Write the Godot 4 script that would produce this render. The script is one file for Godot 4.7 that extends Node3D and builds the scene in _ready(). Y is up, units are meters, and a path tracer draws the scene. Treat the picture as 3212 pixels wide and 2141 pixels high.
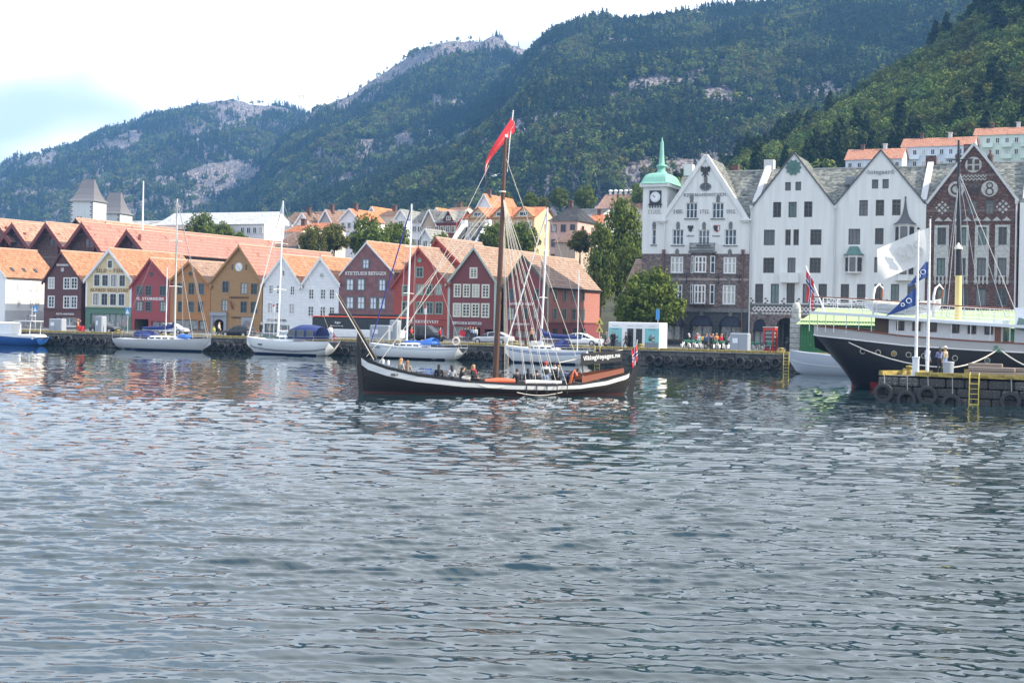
extends Node3D
# Harbour front with old gabled warehouses, moored boats and wooded mountains behind.
# Metres, y up. The camera stands on the near shore 4.55 m above the water.
# The quay runs from far left to near right; "along" is measured on its edge, "inland" away from the water.
const STREET := 1.5
const QUAY_ORIGIN := Vector3(0, 0, -145.5)
const QUAY_TURN := -24.8
const STONE_TURN := -22.4
var M := {}
var T := {}
var taken := {}
var rng := RandomNumberGenerator.new()
class Shape:
	var v := PackedVector3Array()
	var n := PackedVector3Array()
	var c := PackedColorArray()
	var tint := Color(1, 1, 1)
	var xf := Transform3D()
	func put(p: Vector3, q: Vector3) -> void:
		v.append(xf * p)
		n.append(xf.basis * q)
		c.append(tint)
	func tri(a: Vector3, b: Vector3, d: Vector3) -> void:
		var q := (d - a).cross(b - a).normalized()
		put(a, q); put(b, q); put(d, q)
	func quad(a: Vector3, b: Vector3, d: Vector3, e: Vector3) -> void:
		tri(a, b, d); tri(a, d, e)
	func box(at: Vector3, size: Vector3, turn := Basis()) -> void:
		var h := size * 0.5
		var p := []
		for i in 8:
			p.append(at + turn * Vector3(h.x if i & 1 else -h.x, h.y if i & 2 else -h.y, h.z if i & 4 else -h.z))
		quad(p[4], p[6], p[7], p[5]); quad(p[1], p[3], p[2], p[0])
		quad(p[5], p[7], p[3], p[1]); quad(p[0], p[2], p[6], p[4])
		quad(p[6], p[2], p[3], p[7]); quad(p[0], p[4], p[5], p[1])
	func span(lo: Vector3, hi: Vector3) -> void:
		box((lo + hi) * 0.5, hi - lo)
	func bar(a: Vector3, b: Vector3, w: float, h: float) -> void:
		var d := b - a
		if d.length() < 1e-4: return
		var y := d.normalized()
		var x := Vector3(0, 0, 1).cross(y)
		if x.length() < 0.05: x = Vector3(1, 0, 0)
		x = x.normalized()
		box((a + b) * 0.5, Vector3(w, d.length(), h), Basis(x, y, x.cross(y)))
	func round_box(at: Vector3, size: Vector3, e := 0.05) -> void:
		# eight-cornered plan and chamfered top: a box whose edges catch light
		var h := size * 0.5
		var rings := []
		for k in 4:
			var y: float = [-h.y, -h.y + e, h.y - e, h.y][k]
			var i: float = e if k == 0 or k == 3 else 0.0
			var r := PackedVector3Array()
			for s in [Vector2(1, 1), Vector2(-1, 1), Vector2(-1, -1), Vector2(1, -1)]:
				var p := Vector2(s.x * (h.x - i), s.y * (h.z - i))
				var a := Vector3(p.x, y, p.y - s.y * e)
				var b := Vector3(p.x - s.x * e, y, p.y)
				if s.x * s.y > 0: r.append(at + a); r.append(at + b)
				else: r.append(at + b); r.append(at + a)
			rings.append(r)
		loft(rings, true, true, false)
	func loft(rings: Array, closed := true, caps := true, smooth := true) -> void:
		var m: int = rings[0].size()
		var last := m if closed else m - 1
		var nrm := []
		if smooth:
			for i in rings.size():
				var row := PackedVector3Array()
				for j in m:
					var jp := (j + 1) % m if closed else mini(j + 1, m - 1)
					var jm := (j + m - 1) % m if closed else maxi(j - 1, 0)
					var du: Vector3 = rings[i][jp] - rings[i][jm]
					var dv: Vector3 = rings[mini(i + 1, rings.size() - 1)][j] - rings[maxi(i - 1, 0)][j]
					if du.length() < 1e-6: du = rings[i - 1 if i > 0 else 1][jp] - rings[i - 1 if i > 0 else 1][jm]
					var q := dv.cross(du)
					row.append(q.normalized() if q.length() > 1e-9 else Vector3.UP)
				nrm.append(row)
		for i in rings.size() - 1:
			for j in last:
				var k := (j + 1) % m
				var a: Vector3 = rings[i][j]; var b: Vector3 = rings[i][k]
				var d: Vector3 = rings[i + 1][k]; var e: Vector3 = rings[i + 1][j]
				if smooth:
					put(a, nrm[i][j]); put(b, nrm[i][k]); put(d, nrm[i + 1][k])
					put(a, nrm[i][j]); put(d, nrm[i + 1][k]); put(e, nrm[i + 1][j])
				else:
					quad(a, b, d, e)
		if caps and closed:
			for i in [0, rings.size() - 1]:
				var mid := Vector3()
				for p in rings[i]: mid += p
				mid /= m
				for j in m:
					if i == 0: tri(mid, rings[i][(j + 1) % m], rings[i][j])
					else: tri(mid, rings[i][j], rings[i][(j + 1) % m])
	func tube(pts: Array, rad, sides := 6) -> void:
		var rings := []
		var ref := Vector3(0.13, 0.21, 0.97)
		for i in pts.size():
			var d: Vector3 = (pts[mini(i + 1, pts.size() - 1)] - pts[maxi(i - 1, 0)]).normalized()
			if absf(d.dot(ref)) > 0.95: ref = Vector3(0.97, 0.2, 0.1)
			var x := ref.cross(d).normalized()
			var y := d.cross(x)
			var r: float = rad[i] if rad is Array else rad
			var ring := PackedVector3Array()
			for k in sides:
				var a := TAU * k / sides
				ring.append(pts[i] + (x * cos(a) + y * sin(a)) * r)
			rings.append(ring)
		loft(rings)
	func lathe(at: Vector3, profile: Array, sides := 12, caps := true, smooth := true, square := 0.0) -> void:
		var rings := []
		for p in profile:
			var ring := PackedVector3Array()
			for k in sides:
				var a := -TAU * (k + 0.5 * square) / sides
				ring.append(at + Vector3(cos(a) * p[0], p[1], sin(a) * p[0]))
			rings.append(ring)
		loft(rings, true, caps, smooth)
	func ring(at: Vector3, axis: Vector3, big: float, small: float, sides := 18, tube_sides := 8, flat := 1.0) -> void:
		axis = axis.normalized()
		var x := axis.cross(Vector3(0.1, 0.98, 0.2)).normalized()
		if absf(axis.y) > 0.9: x = Vector3(1, 0, 0)
		var y := axis.cross(x).normalized()
		var rings := []
		for i in sides + 1:
			var a := TAU * i / sides
			var out := x * cos(a) + y * sin(a)
			var r := PackedVector3Array()
			for k in tube_sides:
				var b := TAU * k / tube_sides
				r.append(at + out * (big + cos(b) * small) + axis * sin(b) * small * flat)
			rings.append(r)
		loft(rings, true, false)
	func extrude(poly: PackedVector2Array, z0: float, z1: float) -> void:
		var t := Geometry2D.triangulate_polygon(poly)
		for i in range(0, t.size(), 3):
			var a := poly[t[i]]; var b := poly[t[i + 1]]; var d := poly[t[i + 2]]
			if (b - a).cross(d - a) > 0:
				var w := b; b = d; d = w
			tri(Vector3(a.x, a.y, z1), Vector3(b.x, b.y, z1), Vector3(d.x, d.y, z1))
			tri(Vector3(a.x, a.y, z0), Vector3(d.x, d.y, z0), Vector3(b.x, b.y, z0))
		var ccw := 0.0
		for i in poly.size():
			ccw += poly[i].cross(poly[(i + 1) % poly.size()])
		for i in poly.size():
			var a := poly[i]; var b := poly[(i + 1) % poly.size()]
			if ccw > 0:
				var w := a; a = b; b = w
			quad(Vector3(a.x, a.y, z0), Vector3(a.x, a.y, z1), Vector3(b.x, b.y, z1), Vector3(b.x, b.y, z0))
	func mesh() -> ArrayMesh:
		var a := []
		a.resize(Mesh.ARRAY_MAX)
		a[Mesh.ARRAY_VERTEX] = v
		a[Mesh.ARRAY_NORMAL] = n
		a[Mesh.ARRAY_COLOR] = c
		var m := ArrayMesh.new()
		m.add_surface_from_arrays(Mesh.PRIMITIVE_TRIANGLES, a)
		return m
func V(x: float, y: float, z: float) -> Vector3: return Vector3(x, y, z)
func W(x: float, y: float) -> Vector2: return Vector2(x, y)
func numbered(called: String) -> String:
	var k: int = taken.get(called, 0)
	taken[called] = k + 1
	return called if k == 0 else "%s_%03d" % [called, k]
func tag(o: Node, label: String, category := "", group := "", kind := "") -> Node:
	if label: o.set_meta("label", label)
	if category: o.set_meta("category", category)
	if group: o.set_meta("group", group)
	if kind: o.set_meta("kind", kind)
	return o
func thing(called: String, label: String, category: String, at := Vector3.ZERO, turn := 0.0, group := "") -> Node3D:
	var o := Node3D.new()
	o.name = numbered(called)
	add_child(o)
	o.position = at
	o.rotation_degrees.y = turn
	tag(o, label, category, group)
	return o
func obj(called: String, s, m: Material, parent: Node = null) -> MeshInstance3D:
	var o := MeshInstance3D.new()
	o.mesh = s.mesh() if s is Shape else s
	o.material_override = m
	if parent == null:
		o.name = numbered(called)
		add_child(o)
	else:
		o.name = called
		parent.add_child(o, true)
	return o
func copy(o: Node3D, called: String, label: String, at: Vector3, turn: float) -> Node3D:
	var r: Node3D = o.duplicate()
	r.name = numbered(called)
	add_child(r)
	r.position = at
	r.rotation_degrees.y = turn
	if label: r.set_meta("label", label)
	return r
func qp(along: float, inland: float, y := STREET) -> Vector3:
	var b := Basis(Vector3.UP, deg_to_rad(QUAY_TURN))
	return QUAY_ORIGIN + b * V(along, 0, -inland) + V(0, y, 0)
func lin(r: float, g: float, b: float, a := 1.0) -> Color:
	return Color(r, g, b, a).linear_to_srgb()
func mat(key: String, r := 0.5, g := 0.5, b := 0.5, rough := 0.8, o := {}) -> StandardMaterial3D:
	if M.has(key): return M[key]
	var m := StandardMaterial3D.new()
	m.resource_name = key
	m.albedo_color = lin(r, g, b)
	m.roughness = rough
	m.metallic = o.get("metal", 0.0)
	m.metallic_specular = o.get("spec", 0.5)
	if o.has("tex"):
		m.albedo_texture = T[o.tex]
		m.uv1_triplanar = true
		var k: float = o.get("scale", 1.0)
		m.uv1_scale = V(k * o.get("sx", 1.0), k, k)
		m.uv1_triplanar_sharpness = 4.0
		if o.get("world", false): m.uv1_world_triplanar = true
	if o.get("tint", false): m.vertex_color_use_as_albedo = true
	if o.has("bump"):
		m.uv1_triplanar = true
		m.heightmap_enabled = true
		m.heightmap_texture = T[o.bump]
		m.heightmap_scale = o.get("relief", 1.0)
	if o.has("back"):
		m.backlight_enabled = true
		m.backlight = lin(o.back, o.back, o.back)
	if o.has("coat"):
		m.clearcoat_enabled = true
		m.clearcoat = o.coat
		m.clearcoat_roughness = 0.08
	M[key] = m
	return m
func noise_tex(key: String, size: int, freq: float, lo: float, hi: float, o := {}) -> void:
	var f := FastNoiseLite.new()
	f.seed = hash(key) % 1000
	f.noise_type = o.get("type", FastNoiseLite.TYPE_SIMPLEX_SMOOTH)
	f.frequency = freq
	f.fractal_octaves = o.get("oct", 5)
	f.fractal_gain = o.get("gain", 0.55)
	var im := Image.create(size, size, false, Image.FORMAT_RGB8)
	var sx: float = o.get("sx", 1.0)
	var sy: float = o.get("sy", 1.0)
	var a: Color = o.get("a", Color(lo, lo, lo))
	var b: Color = o.get("b", Color(hi, hi, hi))
	var cut: float = o.get("contrast", 1.6)
	for y in size:
		var wy := float(y) / size
		for x in size:
			var wx := float(x) / size
			# four shifted reads blended so that the sheet repeats without a seam
			var p := f.get_noise_2d(x * sx, y * sy) * (1 - wx) * (1 - wy) + f.get_noise_2d((x - size) * sx, y * sy) * wx * (1 - wy) \
				+ f.get_noise_2d(x * sx, (y - size) * sy) * (1 - wx) * wy + f.get_noise_2d((x - size) * sx, (y - size) * sy) * wx * wy
			im.set_pixel(x, y, a.lerp(b, clampf(0.5 + p * cut, 0, 1)))
	T[key] = ImageTexture.create_from_image(im)
func brick_tex(key: String, size: int, cols: int, rows: int, joint: Color, shades: Array, wob: float) -> void:
	var im := Image.create(size, size, false, Image.FORMAT_RGB8)
	im.fill(joint)
	var w := size / cols
	var h := size / rows
	var r := RandomNumberGenerator.new()
	r.seed = hash(key)
	for j in rows:
		for i in cols:
			var col: Color = shades[r.randi() % shades.size()]
			col = col.lightened(r.randf() * wob) if r.randf() > 0.5 else col.darkened(r.randf() * wob)
			var x0 := i * w + (w / 2 if j % 2 else 0)
			for x in range(x0 + 1, x0 + w):
				for y in range(j * h + 1, j * h + h):
					im.set_pixel(x % size, y, col.darkened(r.randf() * 0.08))
	T[key] = ImageTexture.create_from_image(im)
func make_textures() -> void:
	noise_tex("mottle", 256, 0.02, 0.84, 1.0)
	noise_tex("blotch", 256, 0.012, 0.55, 1.0, {"contrast": 1.2})
	noise_tex("grain", 256, 0.02, 0.92, 1.0, {"sx": 0.25, "sy": 3.0})
	noise_tex("streak", 256, 0.03, 0.93, 1.0, {"sx": 2.0, "sy": 0.14, "contrast": 1.1})
	noise_tex("rockface", 512, 0.02, 0.35, 1.0, {"sx": 2.2, "sy": 0.7, "contrast": 1.8, "a": Color(0.36, 0.34, 0.36), "b": Color(1, 0.97, 0.95)})
	noise_tex("ripples", 512, 0.018, 0.0, 1.0, {"sx": 0.8, "sy": 2.0, "contrast": 0.9, "oct": 6})
	noise_tex("stone_skin", 256, 0.05, 0.45, 1.0, {"oct": 6})
	brick_tex("brick_grey", 512, 16, 48, Color(0.62, 0.58, 0.55), [Color(0.42, 0.35, 0.33), Color(0.36, 0.31, 0.31), Color(0.48, 0.40, 0.36), Color(0.33, 0.28, 0.29)], 0.25)
	brick_tex("brick_red", 512, 16, 48, Color(0.46, 0.40, 0.38), [Color(0.40, 0.27, 0.25), Color(0.34, 0.23, 0.22), Color(0.44, 0.31, 0.28), Color(0.31, 0.22, 0.22)], 0.2)

func make_view() -> void:
	var cam := Camera3D.new()
	cam.name = "camera"
	add_child(cam)
	cam.position = V(0, 4.55, 0)
	cam.rotation.z = 0.02
	cam.projection = Camera3D.PROJECTION_FRUSTUM
	cam.near = 0.5
	cam.far = 6000.0
	cam.size = 0.5 * 2141.0 / 4400.0
	cam.frustum_offset = W(0, -0.5 * 75.5 / 4400.0)
	cam.current = true
	var sun := DirectionalLight3D.new()
	sun.name = "sun"
	add_child(sun)
	sun.look_at_from_position(V(0.80, 0.60, 0.20), Vector3.ZERO)
	sun.light_energy = 1.1
	sun.light_color = Color(1.0, 0.95, 0.86)
	sun.light_angular_distance = 0.6
	sun.shadow_enabled = true
	var e := Environment.new()
	e.background_mode = Environment.BG_SKY
	e.tonemap_mode = Environment.TONE_MAPPER_LINEAR
	e.tonemap_exposure = 2.3
	e.sky = Sky.new()
	var p := PanoramaSkyMaterial.new()
	p.panorama = sky_picture()
	e.sky.sky_material = p
	e.fog_enabled = true
	e.fog_density = 0.00017
	e.fog_light_color = Color(0.50, 0.74, 1.0)
	e.sdfgi_enabled = true
	e.ssao_enabled = true
	e.ssil_enabled = true
	var w := WorldEnvironment.new()
	w.name = "environment"
	w.environment = e
	add_child(w)
func sky_picture() -> ImageTexture:
	# thin bright cloud over pale blue, the same all round
	var f := FastNoiseLite.new()
	f.seed = 11
	f.noise_type = FastNoiseLite.TYPE_SIMPLEX_SMOOTH
	f.frequency = 0.9
	f.fractal_octaves = 5
	f.fractal_gain = 0.5
	var w := 1024
	var h := 512
	var im := Image.create(w, h, false, Image.FORMAT_RGBF)
	for y in h:
		var el := (0.5 - (y + 0.5) / h) * PI
		for x in w:
			var az := (x + 0.5) / w * TAU
			var d := V(cos(az) * cos(el), sin(el), sin(az) * cos(el))
			var up := maxf(d.y, 0.0)
			var blue := Color(0.46, 0.52, 0.55).lerp(Color(0.24, 0.40, 0.70), pow(up, 0.6))
			# cloud sheets lie flat, so they look stretched sideways low in the sky
			var k := 1.0 / (up + 0.22)
			var n := f.get_noise_3d(d.x * k * 0.9, 3.0 * up, d.z * k * 0.9)
			var cover := smoothstep(-0.16, 0.20, n + 0.12)
			var col := blue.lerp(Color(0.83, 0.85, 0.875), cover * 0.94)
			if d.y < 0: col = Color(0.45, 0.5, 0.55)
			im.set_pixel(x, y, Color(col.r, col.g, col.b))
	return ImageTexture.create_from_image(im)
func make_water() -> void:
	# a fan of wavelets, fine near the shore where the camera stands and coarser far out
	var f := FastNoiseLite.new()
	f.seed = 5
	f.noise_type = FastNoiseLite.TYPE_SIMPLEX_SMOOTH
	f.frequency = 1.0
	f.fractal_octaves = 1
	var g := FastNoiseLite.new()
	g.seed = 9
	g.noise_type = FastNoiseLite.TYPE_SIMPLEX_SMOOTH
	g.frequency = 1.0
	g.fractal_octaves = 2
	var rows := 1000
	var cols := 620
	var vs := PackedVector3Array()
	var ns := PackedVector3Array()
	var ix := PackedInt32Array()
	var waves := []
	var r := RandomNumberGenerator.new()
	r.seed = 77
	for i in 16:
		var len := 0.24 * pow(1.20, i) * r.randf_range(0.85, 1.15)
		var ang := r.randfn(0.0, 0.42) + 0.12
		waves.append([W(sin(ang), cos(ang)) * TAU / len, r.randf() * TAU, 0.0115 * len if len < 0.9 else 0.0115 * 0.9 * pow(0.9 / len, 0.2), len])
	for j in rows + 1:
		# equal steps of viewing angle keep the wavelets the same size in the picture
		var t := float(j) / rows
		var z := 1.0 / lerpf(1.0 / 14.0, 1.0 / 240.0, t) if j < rows else 420.0
		for i in cols + 1:
			var s := float(i) / cols * 2 - 1
			var x := s * (0.46 * z + 4.0)
			var step := z * z * 0.000067
			var gust := 0.55 + 0.75 * clampf(g.get_noise_2d(x * 0.03, z * 0.075) + 0.45, 0.0, 1.0)
			var y := 0.0
			for q in waves:
				var k: Vector2 = q[0]
				var ph: float = k.x * x + k.y * z + q[1] + 1.3 * f.get_noise_2d(x * 0.11, z * 0.13)
				y += q[2] * clampf(q[3] / (1.5 * step) - 0.3, 0.0, 1.0) * (2.0 * pow(0.5 + 0.5 * sin(ph), 1.5) - 0.85)
			y += 0.018 * f.get_noise_2d(x * 0.9, z * 2.3) * clampf(0.45 / step, 0.0, 1.0)
			vs.append(V(x, y * gust - 0.02, -z))
	for j in rows + 1:
		for i in cols + 1:
			var a := vs[j * (cols + 1) + maxi(i - 1, 0)]
			var b := vs[j * (cols + 1) + mini(i + 1, cols)]
			var d := vs[maxi(j - 1, 0) * (cols + 1) + i]
			var e := vs[mini(j + 1, rows) * (cols + 1) + i]
			ns.append((b - a).cross(e - d).normalized())
	for j in rows:
		for i in cols:
			var a := j * (cols + 1) + i
			ix.append_array([a, a + cols + 1, a + cols + 2, a, a + cols + 2, a + 1])
	var arr := []
	arr.resize(Mesh.ARRAY_MAX)
	arr[Mesh.ARRAY_VERTEX] = vs
	arr[Mesh.ARRAY_NORMAL] = ns
	arr[Mesh.ARRAY_INDEX] = ix
	var m := ArrayMesh.new()
	m.add_surface_from_arrays(Mesh.PRIMITIVE_TRIANGLES, arr)
	var wm := mat("harbour_water", 0.010, 0.026, 0.032, 0.03)
	var o := obj("water", m, wm)
	tag(o, "grey blue harbour water with small wind ripples", "", "", "structure")
func lerp_list(list: Array, x: float) -> float:
	if x <= list[0][0]: return list[0][1]
	for i in list.size() - 1:
		if x <= list[i + 1][0]:
			var t: float = (x - list[i][0]) / (list[i + 1][0] - list[i][0])
			return lerpf(list[i][1], list[i + 1][1], t)
	return list[-1][1]
var hill_noise := FastNoiseLite.new()
# A mountain flank: crest = list of [bearing as x/depth, crest height], at the given crest depth; it falls to the toe in front and away behind.
func hill_point(h: Dictionary, b: float, t: float) -> Vector3:
	var crest: float = lerp_list(h.crest, b)
	var far: float = h.depth + h.get("skew", 0.0) * (b - h.from)
	var z: float = lerpf(h.toe, far, minf(t, 1.0)) + maxf(t - 1.0, 0.0) * h.depth * 0.6
	var up: float = pow(minf(t, 1.0), h.get("bow", 0.8))
	var y: float = h.get("low", 3.0) + (crest - h.get("low", 3.0)) * up
	var p := V(b * z, 0, z)
	var n := hill_noise.get_noise_2d(p.x * 0.6 + h.seed * 700.0, p.z * 0.6) * 0.6 + hill_noise.get_noise_2d(p.x * 1.7, p.z * 1.7 + h.seed * 300.0) * 0.4
	y += n * h.rough * clampf(t * 3.0, 0, 1) * (0.25 if t > 0.97 else 1.0)
	if t > 1.0: y -= (t - 1.0) * 0.6 * crest
	return V(p.x, y, -z)
func make_hill(h: Dictionary) -> void:
	var nb: int = h.cols
	var nt: int = h.rows
	var pts := PackedVector3Array()
	for j in nt + 1:
		for i in nb + 1:
			pts.append(hill_point(h, lerpf(h.from, h.to, float(i) / nb), float(j) / nt * 1.35))
	var ns := PackedVector3Array()
	for j in nt + 1:
		for i in nb + 1:
			var a := pts[j * (nb + 1) + maxi(i - 1, 0)]
			var b := pts[j * (nb + 1) + mini(i + 1, nb)]
			var d := pts[maxi(j - 1, 0) * (nb + 1) + i]
			var e := pts[mini(j + 1, nt) * (nb + 1) + i]
			ns.append((b - a).cross(e - d).normalized())
	var ix := PackedInt32Array()
	for j in nt:
		for i in nb:
			var a := j * (nb + 1) + i
			ix.append_array([a, a + nb + 1, a + nb + 2, a, a + nb + 2, a + 1])
	var arr := []
	arr.resize(Mesh.ARRAY_MAX)
	arr[Mesh.ARRAY_VERTEX] = pts
	arr[Mesh.ARRAY_NORMAL] = ns
	arr[Mesh.ARRAY_INDEX] = ix
	var m := ArrayMesh.new()
	m.add_surface_from_arrays(Mesh.PRIMITIVE_TRIANGLES, arr)
	tag(obj(h.called, m, M[h.get("ground", "rock")]), h.label, "", "", "structure")
# bare rock shows where this is high: crags, and more of it towards the tops
func bareness(h: Dictionary, p: Vector3, t: float) -> float:
	var n := hill_noise.get_noise_3d(p.x * 1.1, p.y * 2.0 + h.seed * 50.0, p.z * 0.5)
	var fine := hill_noise.get_noise_3d(p.x * 4.0, p.y * 6.0, p.z * 2.0)
	return n + 0.45 * fine + h.get("bare", 0.0) + h.get("bare_top", 0.0) * smoothstep(0.6, 1.0, t)
func plant_hill(h: Dictionary, kinds: Array, called: String, label: String) -> void:
	var lists := []
	for k in kinds: lists.append([])
	rng.seed = h.seed * 1000 + 3
	var n: int = h.trees
	for i in n:
		var b := rng.randf_range(h.from, h.to)
		var t: float = sqrt(rng.randf()) * h.get("t_max", 1.04) if h.get("even", true) else rng.randf()
		var p := hill_point(h, b, t)
		if bareness(h, p, t) > 0.16 and rng.randf() < 0.93: continue
		var kind := 0
		var q := hill_noise.get_noise_2d(p.x * 1.4 + 90.0, p.z * 1.4) + rng.randfn(0.0, 0.22)
		for c in kinds.size():
			if q < kinds[c].upto: kind = c; break
		var kd: Dictionary = kinds[kind]
		var hgt: float = rng.randf_range(kd.low, kd.high) * h.get("tree_size", 1.0)
		if t > 0.8: hgt *= h.get("crest_size", 0.8)
		var w: float = hgt * rng.randf_range(0.85, 1.2)
		var bs := Basis(Vector3.UP, rng.randf() * TAU).scaled(V(w, hgt, w))
		var g: float = clampf(1.0 + rng.randfn(0.0, 0.17), 0.55, 1.5)
		var warm: float = rng.randfn(0.0, 0.10)
		lists[kind].append([Transform3D(bs, p - V(0, 0.04 * hgt, 0)), Color(g * (1 + warm), g, g * (1 - warm))])
	if h.has("single"):
		# the trees that show largest stand as trees of their own
		var near := []
		for c in kinds.size():
			for e in lists[c]: near.append([e[0].basis.y.length() / -e[0].origin.z, c, e])
		near.sort_custom(func(a, b): return a[0] > b[0])
		for e in near.slice(0, h.single):
			var kd: Dictionary = kinds[e[1]]
			var tr := thing("tree", kd.one, "tree", e[2][0].origin, 0.0, "single trees on the near wooded slope")
			var cr := obj("crown", kd.mesh, M.forest_leaf, tr)
			cr.transform.basis = e[2][0].basis
			var tk := obj("trunk", kd.trunk, M.bark, tr)
			tk.transform.basis = e[2][0].basis
			lists[e[1]].erase(e[2])
	for c in kinds.size():
		if lists[c].is_empty(): continue
		var mm := MultiMesh.new()
		mm.transform_format = MultiMesh.TRANSFORM_3D
		mm.use_colors = true
		mm.mesh = kinds[c].mesh
		mm.instance_count = lists[c].size()
		for i in lists[c].size():
			mm.set_instance_transform(i, lists[c][i][0])
			mm.set_instance_color(i, lists[c][i][1])
		var o := MultiMeshInstance3D.new()
		o.name = numbered(called)
		o.multimesh = mm
		o.material_override = M[kinds[c].get("leaf", "forest_leaf")]
		add_child(o)
		tag(o, label + " " + kinds[c].what, "", "", "stuff")
# Crown of leaf sprays: clumps spread through the volume, each a cloud of small tilted leaf faces. Unit height 1, base at 0.
func crown_shape(sd: int, kind: String, clumps: int, leaves: int, leaf: float, c0: Color, c1: Color) -> Shape:
	var r := RandomNumberGenerator.new()
	r.seed = sd
	var s := Shape.new()
	for i in clumps:
		var at: Vector3
		var rad: float
		if kind == "spruce":
			var y := 0.10 + 0.88 * pow(r.randf(), 1.25)
			var w := 0.21 * (1.03 - y) + 0.012
			var a := r.randf() * TAU
			at = V(cos(a), 0, sin(a)) * w * r.randf_range(0.35, 1.0) + V(0, y - 0.03, 0)
			rad = 0.055 * (1.15 - y) + 0.012
		elif kind == "pine":
			var y := 0.45 + 0.5 * r.randf()
			var a := r.randf() * TAU
			at = V(cos(a), 0, sin(a)) * 0.22 * sqrt(r.randf()) * (1.3 - y) * 1.5 + V(0, y, 0)
			rad = 0.085
		elif kind == "tall":
			var d := V(r.randfn(), r.randfn(), r.randfn()).normalized() * pow(r.randf(), 0.45)
			at = V(d.x * 0.26, 0.58 + d.y * 0.38, d.z * 0.26)
			rad = r.randf_range(0.06, 0.10)
		else:
			var d := V(r.randfn(), r.randfn(), r.randfn()).normalized() * pow(r.randf(), 0.4)
			at = V(d.x * 0.40, 0.62 + d.y * 0.33 - 0.10 * (d.x * d.x + d.z * d.z), d.z * 0.40)
			rad = r.randf_range(0.075, 0.13)
		var shade := r.randf()
		for j in leaves:
			var d := V(r.randfn(), r.randfn() * 0.8, r.randfn()).normalized()
			var p := at + d * rad * pow(r.randf(), 0.33)
			var nn := (d + V(r.randfn(), r.randfn() + 0.7, r.randfn()) * 0.55).normalized()
			if kind == "spruce": nn = (V(d.x, 0.55, d.z) + V(r.randfn(), r.randfn(), r.randfn()) * 0.3).normalized()
			var x := nn.cross(V(r.randfn(), r.randfn(), r.randfn())).normalized() * leaf * r.randf_range(0.6, 1.3)
			var y := nn.cross(x).normalized() * leaf * r.randf_range(0.5, 1.0)
			if kind == "spruce": x *= 0.8; y *= 1.2
			s.tint = c0.lerp(c1, clampf(shade * 0.6 + r.randf() * 0.5, 0, 1))
			# soft normals: blend of leaf and clump direction
			var q := (nn * 0.6 + d * 0.6).normalized()
			s.put(p - x, q); s.put(p + y, q); s.put(p + x, q)
			s.put(p - x, q); s.put(p + x, q); s.put(p - y * 0.8, q)
	return s
func trunk_shape(sd: int, kind: String) -> Shape:
	var r := RandomNumberGenerator.new()
	r.seed = sd + 5
	var s := Shape.new()
	if kind == "spruce" or kind == "pine":
		s.tube([V(0, -0.03, 0), V(0.004, 0.4, 0), V(0, 0.97, 0)], [0.018, 0.012, 0.003], 7)
		return s
	var top := V(r.randfn() * 0.02, 0.42, r.randfn() * 0.02)
	s.tube([V(0, -0.03, 0), V(0.004, 0.2, 0), top], [0.026, 0.019, 0.014], 8)
	for i in 7:
		var a := TAU * i / 7.0 + r.randf()
		var from := V(0, 0.22 + 0.03 * i, 0)
		var out := V(cos(a), 0, sin(a)) * r.randf_range(0.16, 0.28)
		s.tube([from, from + out * 0.5 + V(0, 0.12, 0), from + out + V(0, r.randf_range(0.24, 0.38), 0)], [0.011, 0.008, 0.002], 5)
	s.tube([top, top + V(0.01, 0.22, 0.01), top + V(0.0, 0.48, 0.02)], [0.013, 0.008, 0.002], 6)
	return s
var tree_kinds := {}
func make_tree_kinds() -> void:
	mat("forest_leaf", 1, 1, 1, 0.75, {"tint": true, "back": 0.35, "spec": 0.25})
	mat("bark", 0.09, 0.07, 0.055, 0.9, {"tex": "grain", "scale": 1.2})
	var green := [Color(0.06, 0.095, 0.022), Color(0.16, 0.20, 0.045)]
	var dark := [Color(0.018, 0.034, 0.014), Color(0.042, 0.068, 0.022)]
	var olive := [Color(0.060, 0.072, 0.020), Color(0.150, 0.155, 0.045)]
	var deep: Array = green
	for i in 3:
		tree_kinds["broad%d" % i] = {"crown": crown_shape(40 + i, "broad", 150, 42, 0.026, green[0], green[1]).mesh(), "trunk": trunk_shape(40 + i, "broad").mesh()}
	for i in 2:
		tree_kinds["olive%d" % i] = {"crown": crown_shape(60 + i, "broad", 130, 42, 0.025, olive[0], olive[1]).mesh(), "trunk": trunk_shape(60 + i, "broad").mesh()}
	tree_kinds["tall0"] = {"crown": crown_shape(71, "tall", 190, 44, 0.018, green[0], green[1]).mesh(), "trunk": trunk_shape(71, "broad").mesh()}
	tree_kinds["shade0"] = {"crown": crown_shape(81, "broad", 150, 46, 0.024, deep[0], deep[1]).mesh(), "trunk": trunk_shape(81, "broad").mesh()}
	for i in 2:
		tree_kinds["spruce%d" % i] = {"crown": crown_shape(90 + i, "spruce", 260, 16, 0.017, dark[0], dark[1]).mesh(), "trunk": trunk_shape(90 + i, "spruce").mesh()}
	# whole trees in one piece for the woods on the mountains
	for i in 2:
		tree_kinds["far_broad%d" % i] = {"crown": crown_shape(100 + i, "broad", 26, 10, 0.075, green[0], green[1]).mesh()}
		tree_kinds["far_spruce%d" % i] = {"crown": crown_shape(110 + i, "spruce", 46, 7, 0.042, dark[0], dark[1]).mesh()}
	tree_kinds["far_pine"] = {"crown": crown_shape(120, "pine", 26, 10, 0.05, dark[0], dark[1].lightened(0.03)).mesh()}
	tree_kinds["far_light"] = {"crown": crown_shape(130, "broad", 30, 10, 0.07, olive[0], olive[1]).mesh()}
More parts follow.
